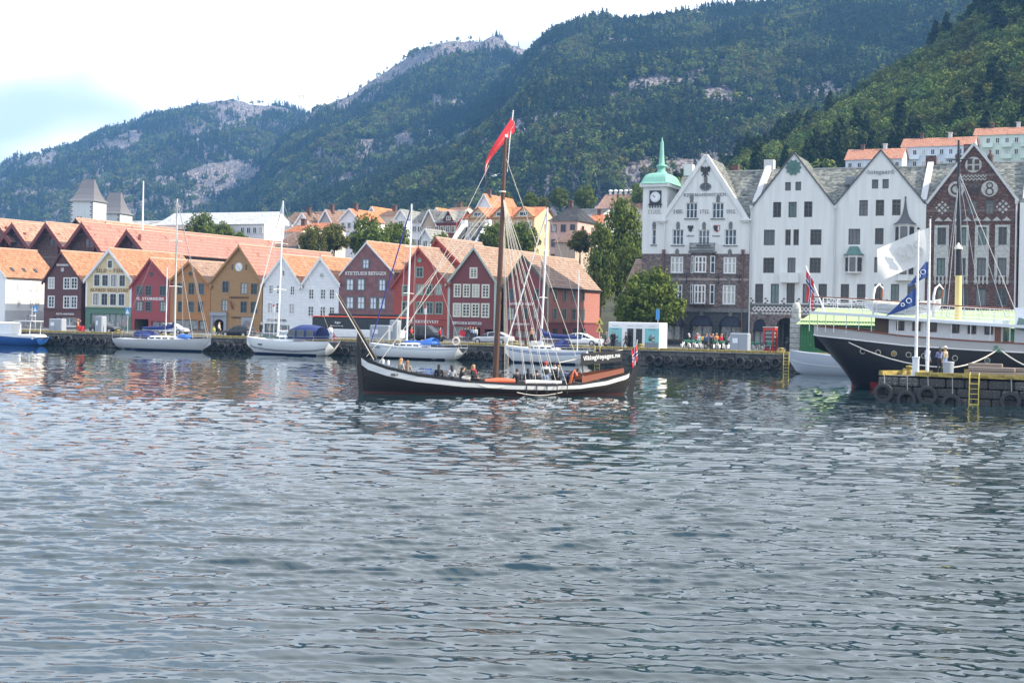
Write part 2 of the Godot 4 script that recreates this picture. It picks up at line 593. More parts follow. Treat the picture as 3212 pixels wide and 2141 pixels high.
func tree(kind: String, label: String, at: Vector3, height: float, width: float, turn := 0.0, group := "") -> Node3D:
	var o := thing("tree", label, "tree", at, turn, group)
	var k: Dictionary = tree_kinds[kind]
	var a := obj("crown", k.crown, M.forest_leaf, o)
	var b := obj("trunk", k.trunk, M.bark, o)
	var full := 0.56 if kind.begins_with("tall") else (0.42 if kind.begins_with("spruce") else 0.92)
	var w := width / full
	var h := minf(height, w * (1.2 if not kind.begins_with("tall") else 1.9))
	a.scale = V(w, h, w)
	a.position.y = height - h
	b.scale = V((w + h) * 0.5, h, (w + h) * 0.5)
	b.position.y = height - h
	if height - h > 0.3:
		var s := Shape.new()
		s.tube([V(0, -0.2, 0), V(0, height - h + 0.3, 0)], [0.02 * (w + h), 0.013 * (w + h)], 8)
		obj("trunk", s, M.bark, o)
	return o

func make_materials() -> void:
	mat("rock", 0.27, 0.25, 0.255, 0.9, {"tex": "rockface", "scale": 0.016, "world": true})
	var wood := {"tex": "grain", "scale": 0.35}
	for q in [["paint_white", 0.80, 0.80, 0.79], ["paint_white_wall", 0.78, 0.79, 0.80], ["paint_brown", 0.115, 0.045, 0.042], ["paint_yellow", 0.66, 0.54, 0.32], ["paint_green", 0.10, 0.20, 0.14],
			["paint_crimson", 0.34, 0.060, 0.065], ["paint_orange", 0.42, 0.19, 0.06], ["paint_ochre", 0.37, 0.21, 0.085], ["paint_red", 0.36, 0.060, 0.042], ["paint_maroon", 0.18, 0.045, 0.043],
			["paint_wine", 0.22, 0.050, 0.055], ["paint_salmon", 0.42, 0.17, 0.13], ["paint_slate", 0.13, 0.15, 0.15], ["paint_grey_frame", 0.25, 0.27, 0.28], ["paint_sage", 0.26, 0.33, 0.27],
			["paint_sage_light", 0.44, 0.50, 0.43], ["paint_cream", 0.68, 0.66, 0.55], ["paint_moss", 0.09, 0.11, 0.075]]:
		mat(q[0], q[1], q[2], q[3], 0.65, wood)
	mat("sheeting_red", 0.235, 0.105, 0.105, 0.75, {"tex": "mottle", "scale": 0.15})
	mat("print_white", 0.70, 0.74, 0.80, 0.6)
	mat("letter_brown", 0.20, 0.11, 0.05, 0.7)
	mat("letter_dark", 0.06, 0.035, 0.02, 0.7)
	mat("glass_dark", 0.018, 0.022, 0.026, 0.05)
	mat("glass_blue", 0.05, 0.07, 0.09, 0.05)
	mat("glass_grey", 0.12, 0.13, 0.14, 0.08)
	mat("glass_curtain", 0.42, 0.42, 0.40, 0.25)
	var cg := mat("clear_glass", 0.9, 0.95, 0.95, 0.03)
	cg.transparency = BaseMaterial3D.TRANSPARENCY_ALPHA
	cg.albedo_color.a = 0.12
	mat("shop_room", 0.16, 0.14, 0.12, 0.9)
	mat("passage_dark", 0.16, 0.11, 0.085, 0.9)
	mat("tinted", 1, 1, 1, 0.7, {"tint": true})
	mat("roof_deck", 0.12, 0.08, 0.06, 0.9)
	mat("tiles", 1, 1, 1, 0.8, {"tint": true, "tex": "mottle", "scale": 0.3})
	mat("tile_cap", 0.50, 0.33, 0.25, 0.8)
	mat("plaster_white", 0.72, 0.72, 0.70, 0.85, {"tex": "streak", "scale": 0.10})
	mat("render_pale", 0.58, 0.58, 0.58, 0.85, {"tex": "streak", "scale": 0.2})
	mat("stone_grey", 0.30, 0.30, 0.29, 0.85, {"tex": "stone_skin", "scale": 0.5})
	mat("stone_pale", 0.50, 0.50, 0.47, 0.85, {"tex": "mottle", "scale": 0.5})
	mat("granite_dark", 0.105, 0.11, 0.12, 0.8, {"tex": "stone_skin", "scale": 0.45})
	mat("brick_grey", 0.95, 0.95, 0.95, 0.85, {"tex": "brick_grey", "scale": 0.25})
	mat("brick_red", 0.85, 0.85, 0.85, 0.85, {"tex": "brick_red", "scale": 0.25})
	mat("brick_plain", 0.09, 0.06, 0.055, 0.85)
	mat("slates", 1, 1, 1, 0.7, {"tint": true, "tex": "mottle", "scale": 0.4})
	mat("slate_edge", 0.09, 0.09, 0.10, 0.6)
	mat("copper_green", 0.20, 0.44, 0.36, 0.65, {"tex": "streak", "scale": 0.25})
	mat("copper_dull", 0.10, 0.20, 0.18, 0.6, {"tex": "streak", "scale": 0.4})
	mat("iron_dark", 0.03, 0.03, 0.034, 0.5)
	mat("clock_white", 0.74, 0.76, 0.76, 0.5)
	mat("letter_grey", 0.16, 0.16, 0.16, 0.7)
	mat("awning_navy", 0.018, 0.022, 0.04, 0.8)
	mat("heraldic_red", 0.35, 0.05, 0.05, 0.6)
	mat("pipe_red", 0.16, 0.075, 0.065, 0.6)
	mat("frame_brown", 0.11, 0.095, 0.09, 0.6)
	mat("frame_green", 0.10, 0.115, 0.11, 0.6)
	mat("glass_teal", 0.10, 0.17, 0.155, 0.08)
	mat("porch_grey", 0.28, 0.28, 0.27, 0.9)
	mat("setts", 0.24, 0.235, 0.225, 0.85, {"tex": "stone_skin", "scale": 0.6, "world": true})
	mat("paving", 0.36, 0.35, 0.33, 0.85, {"tex": "stone_skin", "scale": 0.4, "world": true})
	mat("sea_bed", 0.02, 0.03, 0.03, 0.9)
	mat("quay_joint", 0.035, 0.035, 0.033, 0.95)
	mat("quay_stone", 0.20, 0.19, 0.175, 0.85, {"tex": "stone_skin", "scale": 0.5})
	mat("quay_stone_dark", 0.115, 0.11, 0.105, 0.85, {"tex": "stone_skin", "scale": 0.7})
	mat("quay_weed", 0.022, 0.024, 0.018, 0.6, {"tex": "stone_skin", "scale": 0.4})
	mat("beam_yellow", 0.56, 0.42, 0.10, 0.7, {"tex": "blotch", "scale": 0.7})
	mat("paint_yellow_bright", 0.62, 0.50, 0.10, 0.5)
	mat("rubber", 0.022, 0.022, 0.024, 0.62)
	mat("portal_grey", 0.30, 0.31, 0.34, 0.7)
	mat("portal_dark", 0.20, 0.19, 0.21, 0.7)
	mat("carving_brown", 0.22, 0.08, 0.04, 0.6)
	mat("plaster_bright", 0.80, 0.80, 0.79, 0.85)
	mat("lead_grey", 0.155, 0.15, 0.16, 0.6, {"tex": "streak", "scale": 0.12})
	for q in [["wall_white", 0.76, 0.77, 0.78], ["wall_cream", 0.66, 0.60, 0.50], ["wall_grey", 0.38, 0.39, 0.41], ["wall_beige", 0.48, 0.38, 0.30], ["wall_darkred", 0.20, 0.045, 0.05], ["wall_apricot", 0.66, 0.49, 0.30], ["wall_pink", 0.64, 0.40, 0.34], ["wall_iceblue", 0.62, 0.68, 0.74], ["wall_icegreen", 0.58, 0.68, 0.60]]:
		mat(q[0], q[1], q[2], q[3], 0.85, {"tex": "streak", "scale": 0.15})
	for q in [["gelcoat", 0.78, 0.79, 0.80, 0.3], ["gelcoat_grey", 0.50, 0.51, 0.53, 0.35], ["gelcoat_cool", 0.66, 0.70, 0.74, 0.4], ["boot_navy", 0.015, 0.03, 0.10, 0.4], ["boot_black", 0.02, 0.02, 0.025, 0.4], ["boot_grey", 0.3, 0.31, 0.35, 0.4], ["stripe_blue", 0.06, 0.14, 0.36, 0.4],
			["canvas_navy", 0.025, 0.04, 0.16, 0.85], ["canvas_blue", 0.03, 0.14, 0.50, 0.85], ["canvas_blue_dark", 0.035, 0.045, 0.24, 0.85], ["canvas_cream", 0.66, 0.62, 0.54, 0.85], ["sail_white", 0.74, 0.73, 0.70, 0.85], ["aluminium", 0.72, 0.73, 0.75, 0.35], ["alu_dull", 0.50, 0.49, 0.47, 0.5], ["wire", 0.42, 0.42, 0.42, 0.4],
			["rope_grey", 0.34, 0.33, 0.32, 0.9], ["rope_white", 0.62, 0.58, 0.51, 0.9], ["hull_blue", 0.02, 0.09, 0.32, 0.3], ["hull_palegrey", 0.42, 0.46, 0.52, 0.45], ["flag_red", 0.52, 0.03, 0.045, 0.8], ["flag_blue", 0.02, 0.04, 0.16, 0.8], ["buoy_cream", 0.60, 0.52, 0.44, 0.6], ["buoy_orange", 0.60, 0.12, 0.05, 0.6],
			["varnish_brown", 0.22, 0.07, 0.035, 0.35], ["antifoul_brown", 0.10, 0.035, 0.03, 0.6], ["antifoul_red", 0.26, 0.03, 0.035, 0.6], ["steamer_black", 0.014, 0.014, 0.017, 0.35], ["steamer_grey", 0.40, 0.39, 0.38, 0.55], ["brass_pale", 0.45, 0.42, 0.34, 0.4], ["brass_gold", 0.42, 0.28, 0.07, 0.4], ["mast_yellow", 0.62, 0.50, 0.20, 0.5], ["cloth_black", 0.02, 0.02, 0.022, 0.8]]:
		mat(q[0], q[1], q[2], q[3], q[4])
	for q in [["tar_black", 0.020, 0.018, 0.018], ["tar_brown", 0.050, 0.032, 0.024], ["deck_dark", 0.10, 0.075, 0.055], ["varnish_dark", 0.105, 0.048, 0.030]]:
		mat(q[0], q[1], q[2], q[3], 0.5, {"tex": "grain", "scale": 0.5})
	for q in [["bus_glass", 0.02, 0.024, 0.03, 0.12], ["bus_red", 0.62, 0.10, 0.05, 0.4], ["car_black", 0.012, 0.014, 0.02, 0.2], ["car_silver", 0.42, 0.43, 0.45, 0.3], ["bike_green", 0.04, 0.22, 0.13, 0.6], ["cabinet_grey", 0.30, 0.33, 0.37, 0.6], ["sign_blue", 0.05, 0.25, 0.55, 0.5], ["phone_red", 0.50, 0.045, 0.04, 0.4], ["canvas_dark", 0.03, 0.028, 0.03, 0.85],
			["poster_teal", 0.20, 0.50, 0.52, 0.6], ["poster_grey", 0.20, 0.22, 0.24, 0.6], ["poster_pale", 0.48, 0.56, 0.52, 0.6], ["pennant_blue", 0.03, 0.07, 0.24, 0.8], ["buoy_red", 0.50, 0.05, 0.07, 0.8]]:
		mat(q[0], q[1], q[2], q[3], q[4])
	mat("shed_green", 0.035, 0.16, 0.06, 0.7, {"tex": "grain", "scale": 0.3})
	mat("shed_roof", 0.40, 0.52, 0.28, 0.6, {"tex": "streak", "scale": 0.2})
	mat("timber_grey", 0.25, 0.20, 0.165, 0.9, {"tex": "grain", "scale": 0.5})
	mat("cloth_tint", 1, 1, 1, 0.85, {"tint": true})
	mat("forest_floor", 0.045, 0.055, 0.022, 0.95, {"tex": "blotch", "scale": 0.05, "world": true})
func make_hills() -> void:
	hill_noise.seed = 21
	hill_noise.noise_type = FastNoiseLite.TYPE_SIMPLEX_SMOOTH
	hill_noise.frequency = 0.006
	hill_noise.fractal_octaves = 3
	var far := [
		{"upto": -0.14, "mesh": tree_kinds.far_spruce0.crown, "low": 10.0, "high": 18.0, "what": "spruce wood"},
		{"upto": -0.02, "mesh": tree_kinds.far_spruce1.crown, "low": 9.0, "high": 16.0, "what": "fir wood"},
		{"upto": 0.05, "mesh": tree_kinds.far_pine.crown, "low": 8.0, "high": 13.0, "what": "pine wood"},
		{"upto": 0.17, "mesh": tree_kinds.far_broad0.crown, "low": 7.0, "high": 12.0, "what": "birch wood"},
		{"upto": 0.34, "mesh": tree_kinds.far_broad1.crown, "low": 7.0, "high": 12.0, "what": "rowan wood"},
		{"upto": 9.0, "mesh": tree_kinds.far_light.crown, "low": 6.0, "high": 11.0, "what": "young leafy wood"}]
	for h in HILLS:
		make_hill(h)
		if h.called != "near_slope":
			plant_hill(h, far, "forest", {1: "distant hill", 2: "high mountain", 3: "dark flank"}[h.seed])
	var near := [
		{"upto": -0.34, "mesh": tree_kinds.spruce0.crown, "trunk": tree_kinds.spruce0.trunk, "one": "tall dark spruce in the wood on the near slope", "low": 16.0, "high": 24.0, "what": "tall spruces"},
		{"upto": 0.02, "mesh": tree_kinds.broad0.crown, "trunk": tree_kinds.broad0.trunk, "one": "broad crowned tree in the wood on the near slope", "low": 11.0, "high": 16.0, "what": "broad crowned trees"},
		{"upto": 0.2, "mesh": tree_kinds.olive0.crown, "trunk": tree_kinds.olive0.trunk, "one": "bright yellow green tree in the wood on the near slope", "low": 10.0, "high": 15.0, "what": "bright leafy trees"},
		{"upto": 9.0, "mesh": tree_kinds.broad1.crown, "trunk": tree_kinds.broad1.trunk, "one": "full green tree in the wood on the near slope", "low": 11.0, "high": 17.0, "what": "full green trees"}]
	plant_hill(HILLS[3], near, "forest", "near slope")

# outline of a gabled front: [left, right] at height y
func outline(d: Dictionary, y: float) -> Array:
	var l: float = d.x0
	var r: float = d.x1
	if y > d.yl: l = lerpf(d.x0, d.ax, clampf((y - d.yl) / (d.ay - d.yl), 0, 1))
	if y > d.yr: r = lerpf(d.x1, d.ax, clampf((y - d.yr) / (d.ay - d.yr), 0, 1))
	return [l, r]
# a front with real openings; boards > 0 laps it with weatherboards that stand proud at their lower edge
func wall_face(s: Shape, d: Dictionary, y0: float, y1: float, holes: Array, z := 0.0, boards := 0.0, reveal := 0.18) -> void:
	var ys := [y0, y1, d.yl, d.yr]
	for h in holes: ys.append(h[1]); ys.append(h[3])
	if boards > 0:
		var k := 0
		while y0 + k * boards < y1:
			ys.append(y0 + k * boards); k += 1
	ys.sort()
	for i in ys.size() - 1:
		var a: float = maxf(ys[i], y0)
		var b: float = minf(ys[i + 1], y1)
		if b - a < 0.004: continue
		var la := outline(d, a)
		var lb := outline(d, b)
		var za := z
		var zb := z
		if boards > 0:
			var t := fposmod((a + b) * 0.5 - y0, boards)
			za = z + 0.035 * (1 - clampf((t - (b - a) * 0.5) / boards, 0, 1))
			zb = z + 0.035 * (1 - clampf((t + (b - a) * 0.5) / boards, 0, 1))
		var row := []
		for h in holes:
			if h[1] < b - 0.001 and h[3] > a + 0.001: row.append(h)
		row.sort_custom(func(p, q): return p[0] < q[0])
		var xa: float = la[0]
		var xb: float = lb[0]
		for h in row:
			if h[0] > xa: s.quad(V(xa, a, za), V(xb, b, zb), V(h[0], b, zb), V(h[0], a, za))
			xa = h[2]; xb = h[2]
		s.quad(V(xa, a, za), V(xb, b, zb), V(lb[1], b, zb), V(la[1], a, za))
		if boards > 0 and absf(fposmod(a - y0, boards)) < 0.003 and row.is_empty():
			s.quad(V(la[0], a, z), V(la[0], a, za), V(la[1], a, za), V(la[1], a, z))
	for h in holes:
		var p := [V(h[0], h[1], z), V(h[0], h[3], z), V(h[2], h[3], z), V(h[2], h[1], z)]
		var back := V(0, 0, -reveal)
		var out := V(0, 0, 0.03 if boards > 0 else 0.0)
		for i in 4:
			s.quad(p[i] + back, p[(i + 1) % 4] + back, p[(i + 1) % 4] + out, p[i] + out)
func plain_house_sides(s: Shape, d: Dictionary, depth: float, boards := 0.0) -> void:
	for side in 2:
		var x: float = d.x0 if side == 0 else d.x1
		var top: float = d.yl if side == 0 else d.yr
		var sg := -1.0 if side == 0 else 1.0
		var n := int(top / boards) if boards > 0 else 1
		for k in n:
			var a := top * k / n
			var b := top * (k + 1) / n
			var o := sg * (0.03 if boards > 0 else 0.0)
			s.quad(V(x + o, a, 0), V(x, b, 0), V(x, b, -depth), V(x + o, a, -depth))
	s.quad(V(d.x0, 0, -depth), V(d.x0, d.yl, -depth), V(d.x1, d.yr, -depth), V(d.x1, 0, -depth))
	s.tri(V(d.x0, d.yl, -depth), V(d.ax, d.ay, -depth), V(d.x1, d.yr, -depth))
# clay or slate laid tile by tile on the slope a-b (eave) / e-d (ridge); shade varies from tile to tile
func lay_tiles(s: Shape, a: Vector3, b: Vector3, d: Vector3, e: Vector3, w: float, h: float, c0: Color, c1: Color, sd: int, wave := 0.05, odd := 0.06) -> void:
	var r := RandomNumberGenerator.new()
	r.seed = sd
	var nx := maxi(1, int(maxf(a.distance_to(b), e.distance_to(d)) / w))
	var ny := maxi(1, int(maxf(a.distance_to(e), b.distance_to(d)) / h))
	var up := (e - a).cross(b - a).normalized()
	if up.y < 0: up = -up
	for j in ny:
		var t0 := float(j) / ny
		var t1 := float(j + 1) / ny
		for i in nx:
			var u0 := float(i) / nx
			var u1 := float(i + 1) / nx
			var p0 := a.lerp(b, u0).lerp(e.lerp(d, u0), t0)
			var p1 := a.lerp(b, u1).lerp(e.lerp(d, u1), t0)
			var p2 := a.lerp(b, u1).lerp(e.lerp(d, u1), t1)
			var p3 := a.lerp(b, u0).lerp(e.lerp(d, u0), t1)
			var k := r.randf()
			var col := c0.lerp(c1, k)
			if r.randf() < odd: col = col * r.randf_range(0.55, 1.25)
			s.tint = col
			var lift := up * 0.045 * r.randf_range(0.7, 1.3)
			if wave > 0:
				var m0 := (p0 + p1) * 0.5 + up * wave
				var m1 := (p2 + p3) * 0.5 + up * wave
				s.quad(p0 + lift, p3, m1, m0 + lift)
				s.quad(m0 + lift, m1, p2, p1 + lift)
			else:
				s.quad(p0 + lift, p3, p2, p1 + lift)
				s.quad(p0, p0 + lift, p1 + lift, p1)
func slope_pair(d: Dictionary, depth: float, over := 0.35, front := 0.35, rise := 0.06) -> Array:
	# [left slope corners, right slope corners]: eave front, eave back, ridge back, ridge front
	var out := []
	for side in 2:
		var x: float = d.x0 if side == 0 else d.x1
		var y: float = d.yl if side == 0 else d.yr
		var sl: float = (d.ay - y) / (d.ax - x)
		var sg := -1.0 if side == 0 else 1.0
		var ex := x + sg * over
		var ey := y + sl * sg * over + rise
		out.append([V(ex, ey, front), V(ex, ey, -depth), V(d.ax, d.ay + rise, -depth), V(d.ax, d.ay + rise, front)])
	return out
func gable_roof(o: Node3D, d: Dictionary, depth: float, style: Dictionary, sd: int) -> void:
	var deck := Shape.new()
	var tiles := Shape.new()
	for q in slope_pair(d, depth, style.get("over", 0.35), style.get("front", 0.3)):
		deck.quad(q[0] - V(0, 0.1, 0), q[3] - V(0, 0.1, 0), q[2] - V(0, 0.1, 0), q[1] - V(0, 0.1, 0))
		lay_tiles(tiles, q[0], q[1], q[2], q[3], style.get("tw", 0.30), style.get("th", 0.42), style.c0, style.c1, sd, style.get("wave", 0.05))
		sd += 1
	var roof := obj("roof", deck, M.roof_deck, o)
	tag(obj("roof_tiles", tiles, M.tiles, roof), "", "", "", "stuff")
	var cap := Shape.new()
	var rx := V(d.ax, d.ay + 0.14, style.get("front", 0.3))
	cap.tube([rx, rx - V(0, 0, depth + 0.3)], 0.13, 6)
	obj("ridge_cap", cap, M[style.get("cap", "tile_cap")], roof)
	var v := Shape.new()
	var fz: float = style.get("front", 0.3)
	for q in slope_pair(d, depth, style.get("over", 0.35), fz, 0.0):
		var a: Vector3 = q[0] + V(0, -0.08, 0.03)
		var b: Vector3 = q[3] + V(0, -0.08, 0.03)
		var th: float = style.get("verge_h", 0.26)
		v.quad(a + V(0, -th, 0), a + V(0, 0.16, 0), b + V(0, 0.16, 0), b + V(0, -th, 0))
		v.quad(a + V(0, -th, 0), b + V(0, -th, 0), b + V(0, -th, -0.32), a + V(0, -th, -0.32))
		v.quad(a + V(0, 0.16, 0), b + V(0, 0.16, 0), b + V(0, 0.16, -0.2), a + V(0, 0.16, -0.2))
	obj("verge_board", v, M[style.get("verge", "paint_white")], o)
var window_shapes := {}
var pane_turn := 0
# a window is its glass; frame, sill and surround are its pieces
func window(o: Node, x0: float, y0: float, x1: float, y1: float, z: float, st: Dictionary) -> MeshInstance3D:
	var w := snappedf(x1 - x0, 0.05)
	var h := snappedf(y1 - y0, 0.05)
	var key := "%s|%.2f|%.2f" % [st.id, w, h]
	if not window_shapes.has(key):
		var g := Shape.new()
		g.box(Vector3.ZERO, V(w, h, 0.02))
		var f := Shape.new()
		var t: float = st.get("bar", 0.09)
		var m: float = st.get("muntin", 0.045)
		for s in [-1, 1]:
			f.box(V(s * (w - t) * 0.5, 0, 0.05), V(t, h, 0.10))
			f.box(V(0, s * (h - t) * 0.5, 0.05), V(w - 2 * t, t, 0.097))
		var cols: int = st.get("cols", 2)
		var rows: Array = st.get("rows", [0.5])
		for i in range(1, cols):
			f.box(V(w * (float(i) / cols - 0.5), 0, 0.04), V(m * 1.6, h - 2 * t, 0.07))
		for r in rows:
			f.box(V(0, h * (r - 0.5), 0.038), V(w - 2 * t, m, 0.06))
		var e := Shape.new()
		var sw: float = st.get("surround_w", 0.0)
		if sw > 0:
			for s in [-1, 1]:
				e.box(V(s * (w + sw) * 0.5, 0, 0), V(sw, h + sw * 2, 0.06))
				e.box(V(0, s * (h + sw) * 0.5, 0), V(w, sw, 0.055))
		var sl := Shape.new()
		if st.has("sill"):
			sl.box(V(0, -h * 0.5 - 0.06, 0), V(w + 0.3, 0.12, 0.3))
		window_shapes[key] = [g.mesh(), f.mesh(), e.mesh() if sw > 0 else null, sl.mesh() if st.has("sill") else null]
	var sh: Array = window_shapes[key]
	pane_turn = (pane_turn * 7 + 3) % 11
	var panes: Array = st.get("panes", ["glass_dark", "glass_blue", "glass_dark", "glass_curtain", "glass_dark", "glass_grey"])
	var rec: float = st.get("recess", 0.12)
	var at := V((x0 + x1) * 0.5, (y0 + y1) * 0.5, z - rec)
	var g := obj("window", sh[0], M[panes[pane_turn % panes.size()]], o)
	g.position = at
	obj("frame", sh[1], M[st.frame], g)
	if sh[2]:
		var e := obj("surround", sh[2], M[st.surround], g)
		e.position.z = rec + 0.03
	if sh[3]:
		var e := obj("sill", sh[3], M[st.sill], g)
		e.position.z = rec
	return g
func round_window(o: Node, x: float, y: float, r: float, z: float, frame: String, pane := "glass_dark", bars := 2) -> void:
	var g := Shape.new()
	g.lathe(Vector3.ZERO, [[0.0, 0.0], [r, 0.0], [r, 0.03], [0.0, 0.03]], 16, false)
	var p := obj("window", g, M[pane], o)
	p.position = V(x, y, z + 0.03)
	p.rotation_degrees.x = 90
	var f := Shape.new()
	f.ring(V(0, 0.05, 0), Vector3.UP, r, r * 0.18, 18, 6)
	if bars > 0: f.box(V(0, 0.05, 0), V(r * 0.22, 0.05, r * 2))
	if bars > 1: f.box(V(0, 0.052, 0), V(r * 2, 0.05, r * 0.22))
	obj("frame", f, M[frame], p)
var fonts := {}
func letters(o: Node, text: String, x: float, y: float, w: float, h: float, z: float, m: String, face := "Droid Sans", bold := false, called := "lettering") -> MeshInstance3D:
	var key := face + str(bold)
	if not fonts.has(key):
		var f := SystemFont.new()
		f.font_names = PackedStringArray([face])
		if bold: f.font_weight = 700
		fonts[key] = f
	var t := TextMesh.new()
	t.font = fonts[key]
	t.text = text
	t.font_size = 48
	t.pixel_size = 0.01
	t.depth = 0.05
	t.curve_step = 2.0
	var box := t.get_aabb()
	var n := obj(called, t, M[m], o)
	var k := V(w / maxf(box.size.x, 0.01), h / maxf(box.size.y, 0.01), 1.0)
	n.scale = k
	n.position = V(x - (box.position.x + box.size.x * 0.5) * k.x, y - (box.position.y + box.size.y * 0.5) * k.y, z)
	return n
# recessed shop: dark room behind clear glass with goods standing in it
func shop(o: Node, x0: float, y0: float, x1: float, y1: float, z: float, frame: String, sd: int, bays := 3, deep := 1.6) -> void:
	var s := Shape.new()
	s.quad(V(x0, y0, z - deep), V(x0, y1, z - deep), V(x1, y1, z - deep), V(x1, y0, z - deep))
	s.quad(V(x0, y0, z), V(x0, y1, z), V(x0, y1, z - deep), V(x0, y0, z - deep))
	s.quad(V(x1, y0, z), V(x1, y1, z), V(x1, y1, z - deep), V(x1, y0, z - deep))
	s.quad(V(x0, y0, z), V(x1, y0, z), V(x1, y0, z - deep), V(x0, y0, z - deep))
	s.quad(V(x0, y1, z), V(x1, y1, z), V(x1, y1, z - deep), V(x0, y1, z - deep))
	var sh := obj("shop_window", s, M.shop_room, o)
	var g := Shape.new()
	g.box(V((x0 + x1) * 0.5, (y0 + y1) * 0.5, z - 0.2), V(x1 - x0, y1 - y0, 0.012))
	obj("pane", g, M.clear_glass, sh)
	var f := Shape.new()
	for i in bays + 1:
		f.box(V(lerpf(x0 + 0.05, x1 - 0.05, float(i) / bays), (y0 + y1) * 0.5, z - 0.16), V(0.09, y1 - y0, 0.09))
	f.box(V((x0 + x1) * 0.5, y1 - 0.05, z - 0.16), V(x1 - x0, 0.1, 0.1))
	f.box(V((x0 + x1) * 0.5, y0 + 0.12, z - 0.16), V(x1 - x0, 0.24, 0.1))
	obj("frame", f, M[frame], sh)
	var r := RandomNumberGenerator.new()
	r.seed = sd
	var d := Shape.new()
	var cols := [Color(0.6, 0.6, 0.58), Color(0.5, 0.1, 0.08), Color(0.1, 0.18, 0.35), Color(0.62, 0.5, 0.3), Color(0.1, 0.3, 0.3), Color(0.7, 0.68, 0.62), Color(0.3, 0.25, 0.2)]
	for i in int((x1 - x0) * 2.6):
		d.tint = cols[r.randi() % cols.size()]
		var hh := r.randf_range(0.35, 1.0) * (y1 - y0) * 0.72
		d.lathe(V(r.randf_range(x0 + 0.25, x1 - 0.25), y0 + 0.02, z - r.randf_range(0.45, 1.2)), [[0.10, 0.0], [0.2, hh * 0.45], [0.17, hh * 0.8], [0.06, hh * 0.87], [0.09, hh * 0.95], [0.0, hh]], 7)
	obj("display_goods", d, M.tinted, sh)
func arch_fill(s: Shape, x0: float, x1: float, spring: float, top: float, ymax: float, z: float) -> void:
	# wall left over between an arch and the rectangle that it was cut from
	var n := 10
	for i in n:
		var a0 := PI * i / n
		var a1 := PI * (i + 1) / n
		var c := (x0 + x1) * 0.5
		var hw := (x1 - x0) * 0.5
		var p := V(c - cos(a0) * hw, spring + sin(a0) * (top - spring), z)
		var q := V(c - cos(a1) * hw, spring + sin(a1) * (top - spring), z)
		s.quad(p, V(p.x, ymax, z), V(q.x, ymax, z), q)
		s.quad(p, q, q - V(0, 0, 0.3), p - V(0, 0, 0.3))
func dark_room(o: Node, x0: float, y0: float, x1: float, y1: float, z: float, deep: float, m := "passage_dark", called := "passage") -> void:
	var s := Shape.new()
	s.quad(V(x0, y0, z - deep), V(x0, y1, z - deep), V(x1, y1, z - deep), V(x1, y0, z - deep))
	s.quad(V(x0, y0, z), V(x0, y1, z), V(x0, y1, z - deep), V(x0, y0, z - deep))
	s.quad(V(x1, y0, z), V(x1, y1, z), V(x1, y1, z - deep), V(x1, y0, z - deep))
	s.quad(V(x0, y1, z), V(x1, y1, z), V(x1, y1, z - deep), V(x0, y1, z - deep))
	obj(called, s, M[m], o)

var frames := {
	"white6": {"id": "white6", "cols": 2, "rows": [0.34, 0.67], "frame": "paint_white", "bar": 0.10, "muntin": 0.06, "surround": "paint_white", "surround_w": 0.07, "recess": 0.06},
	"white_tall": {"id": "white_tall", "cols": 2, "rows": [0.62], "frame": "paint_grey_frame", "bar": 0.08, "surround": "paint_white", "surround_w": 0.13, "recess": 0.08},
	"grey_tall": {"id": "grey_tall", "cols": 2, "rows": [0.34, 0.67], "frame": "paint_slate", "bar": 0.12, "surround": "paint_slate", "surround_w": 0.05, "recess": 0.06},
	"ochre": {"id": "ochre", "cols": 2, "rows": [0.55], "frame": "paint_slate", "bar": 0.10, "surround": "paint_ochre", "surround_w": 0.12, "recess": 0.06},
	"blueish": {"id": "blueish", "cols": 2, "rows": [0.5], "frame": "paint_slate", "bar": 0.09, "muntin": 0.05, "surround": "paint_slate", "surround_w": 0.09, "recess": 0.04, "panes": ["print_white"]},
	"sage": {"id": "sage", "cols": 2, "rows": [0.62], "frame": "paint_sage", "bar": 0.11, "surround": "paint_sage", "surround_w": 0.06, "recess": 0.06},
	"cream8": {"id": "cream8", "cols": 2, "rows": [0.26, 0.5, 0.74], "frame": "paint_cream", "bar": 0.16, "muntin": 0.09, "surround": "paint_cream", "surround_w": 0.05, "recess": 0.05},
	"plain": {"id": "plain", "cols": 2, "rows": [0.6], "frame": "paint_slate", "bar": 0.10, "recess": 0.08},
	"pale": {"id": "pale", "cols": 2, "rows": [0.62], "frame": "paint_sage", "bar": 0.10, "recess": 0.06},
	"small_ochre": {"id": "small_ochre", "cols": 1, "rows": [0.5], "frame": "paint_ochre", "bar": 0.07, "recess": 0.05},
	"small": {"id": "small", "cols": 1, "rows": [0.5], "frame": "paint_white", "bar": 0.07, "recess": 0.05}}
var roofs := {
	"orange": {"c0": Color(0.40, 0.175, 0.095), "c1": Color(0.58, 0.30, 0.17)},
	"old_red": {"c0": Color(0.40, 0.205, 0.145), "c1": Color(0.52, 0.33, 0.24)},
	"rose": {"c0": Color(0.46, 0.20, 0.155), "c1": Color(0.50, 0.225, 0.175)},
	"mossy": {"c0": Color(0.33, 0.20, 0.15), "c1": Color(0.46, 0.33, 0.25)}}
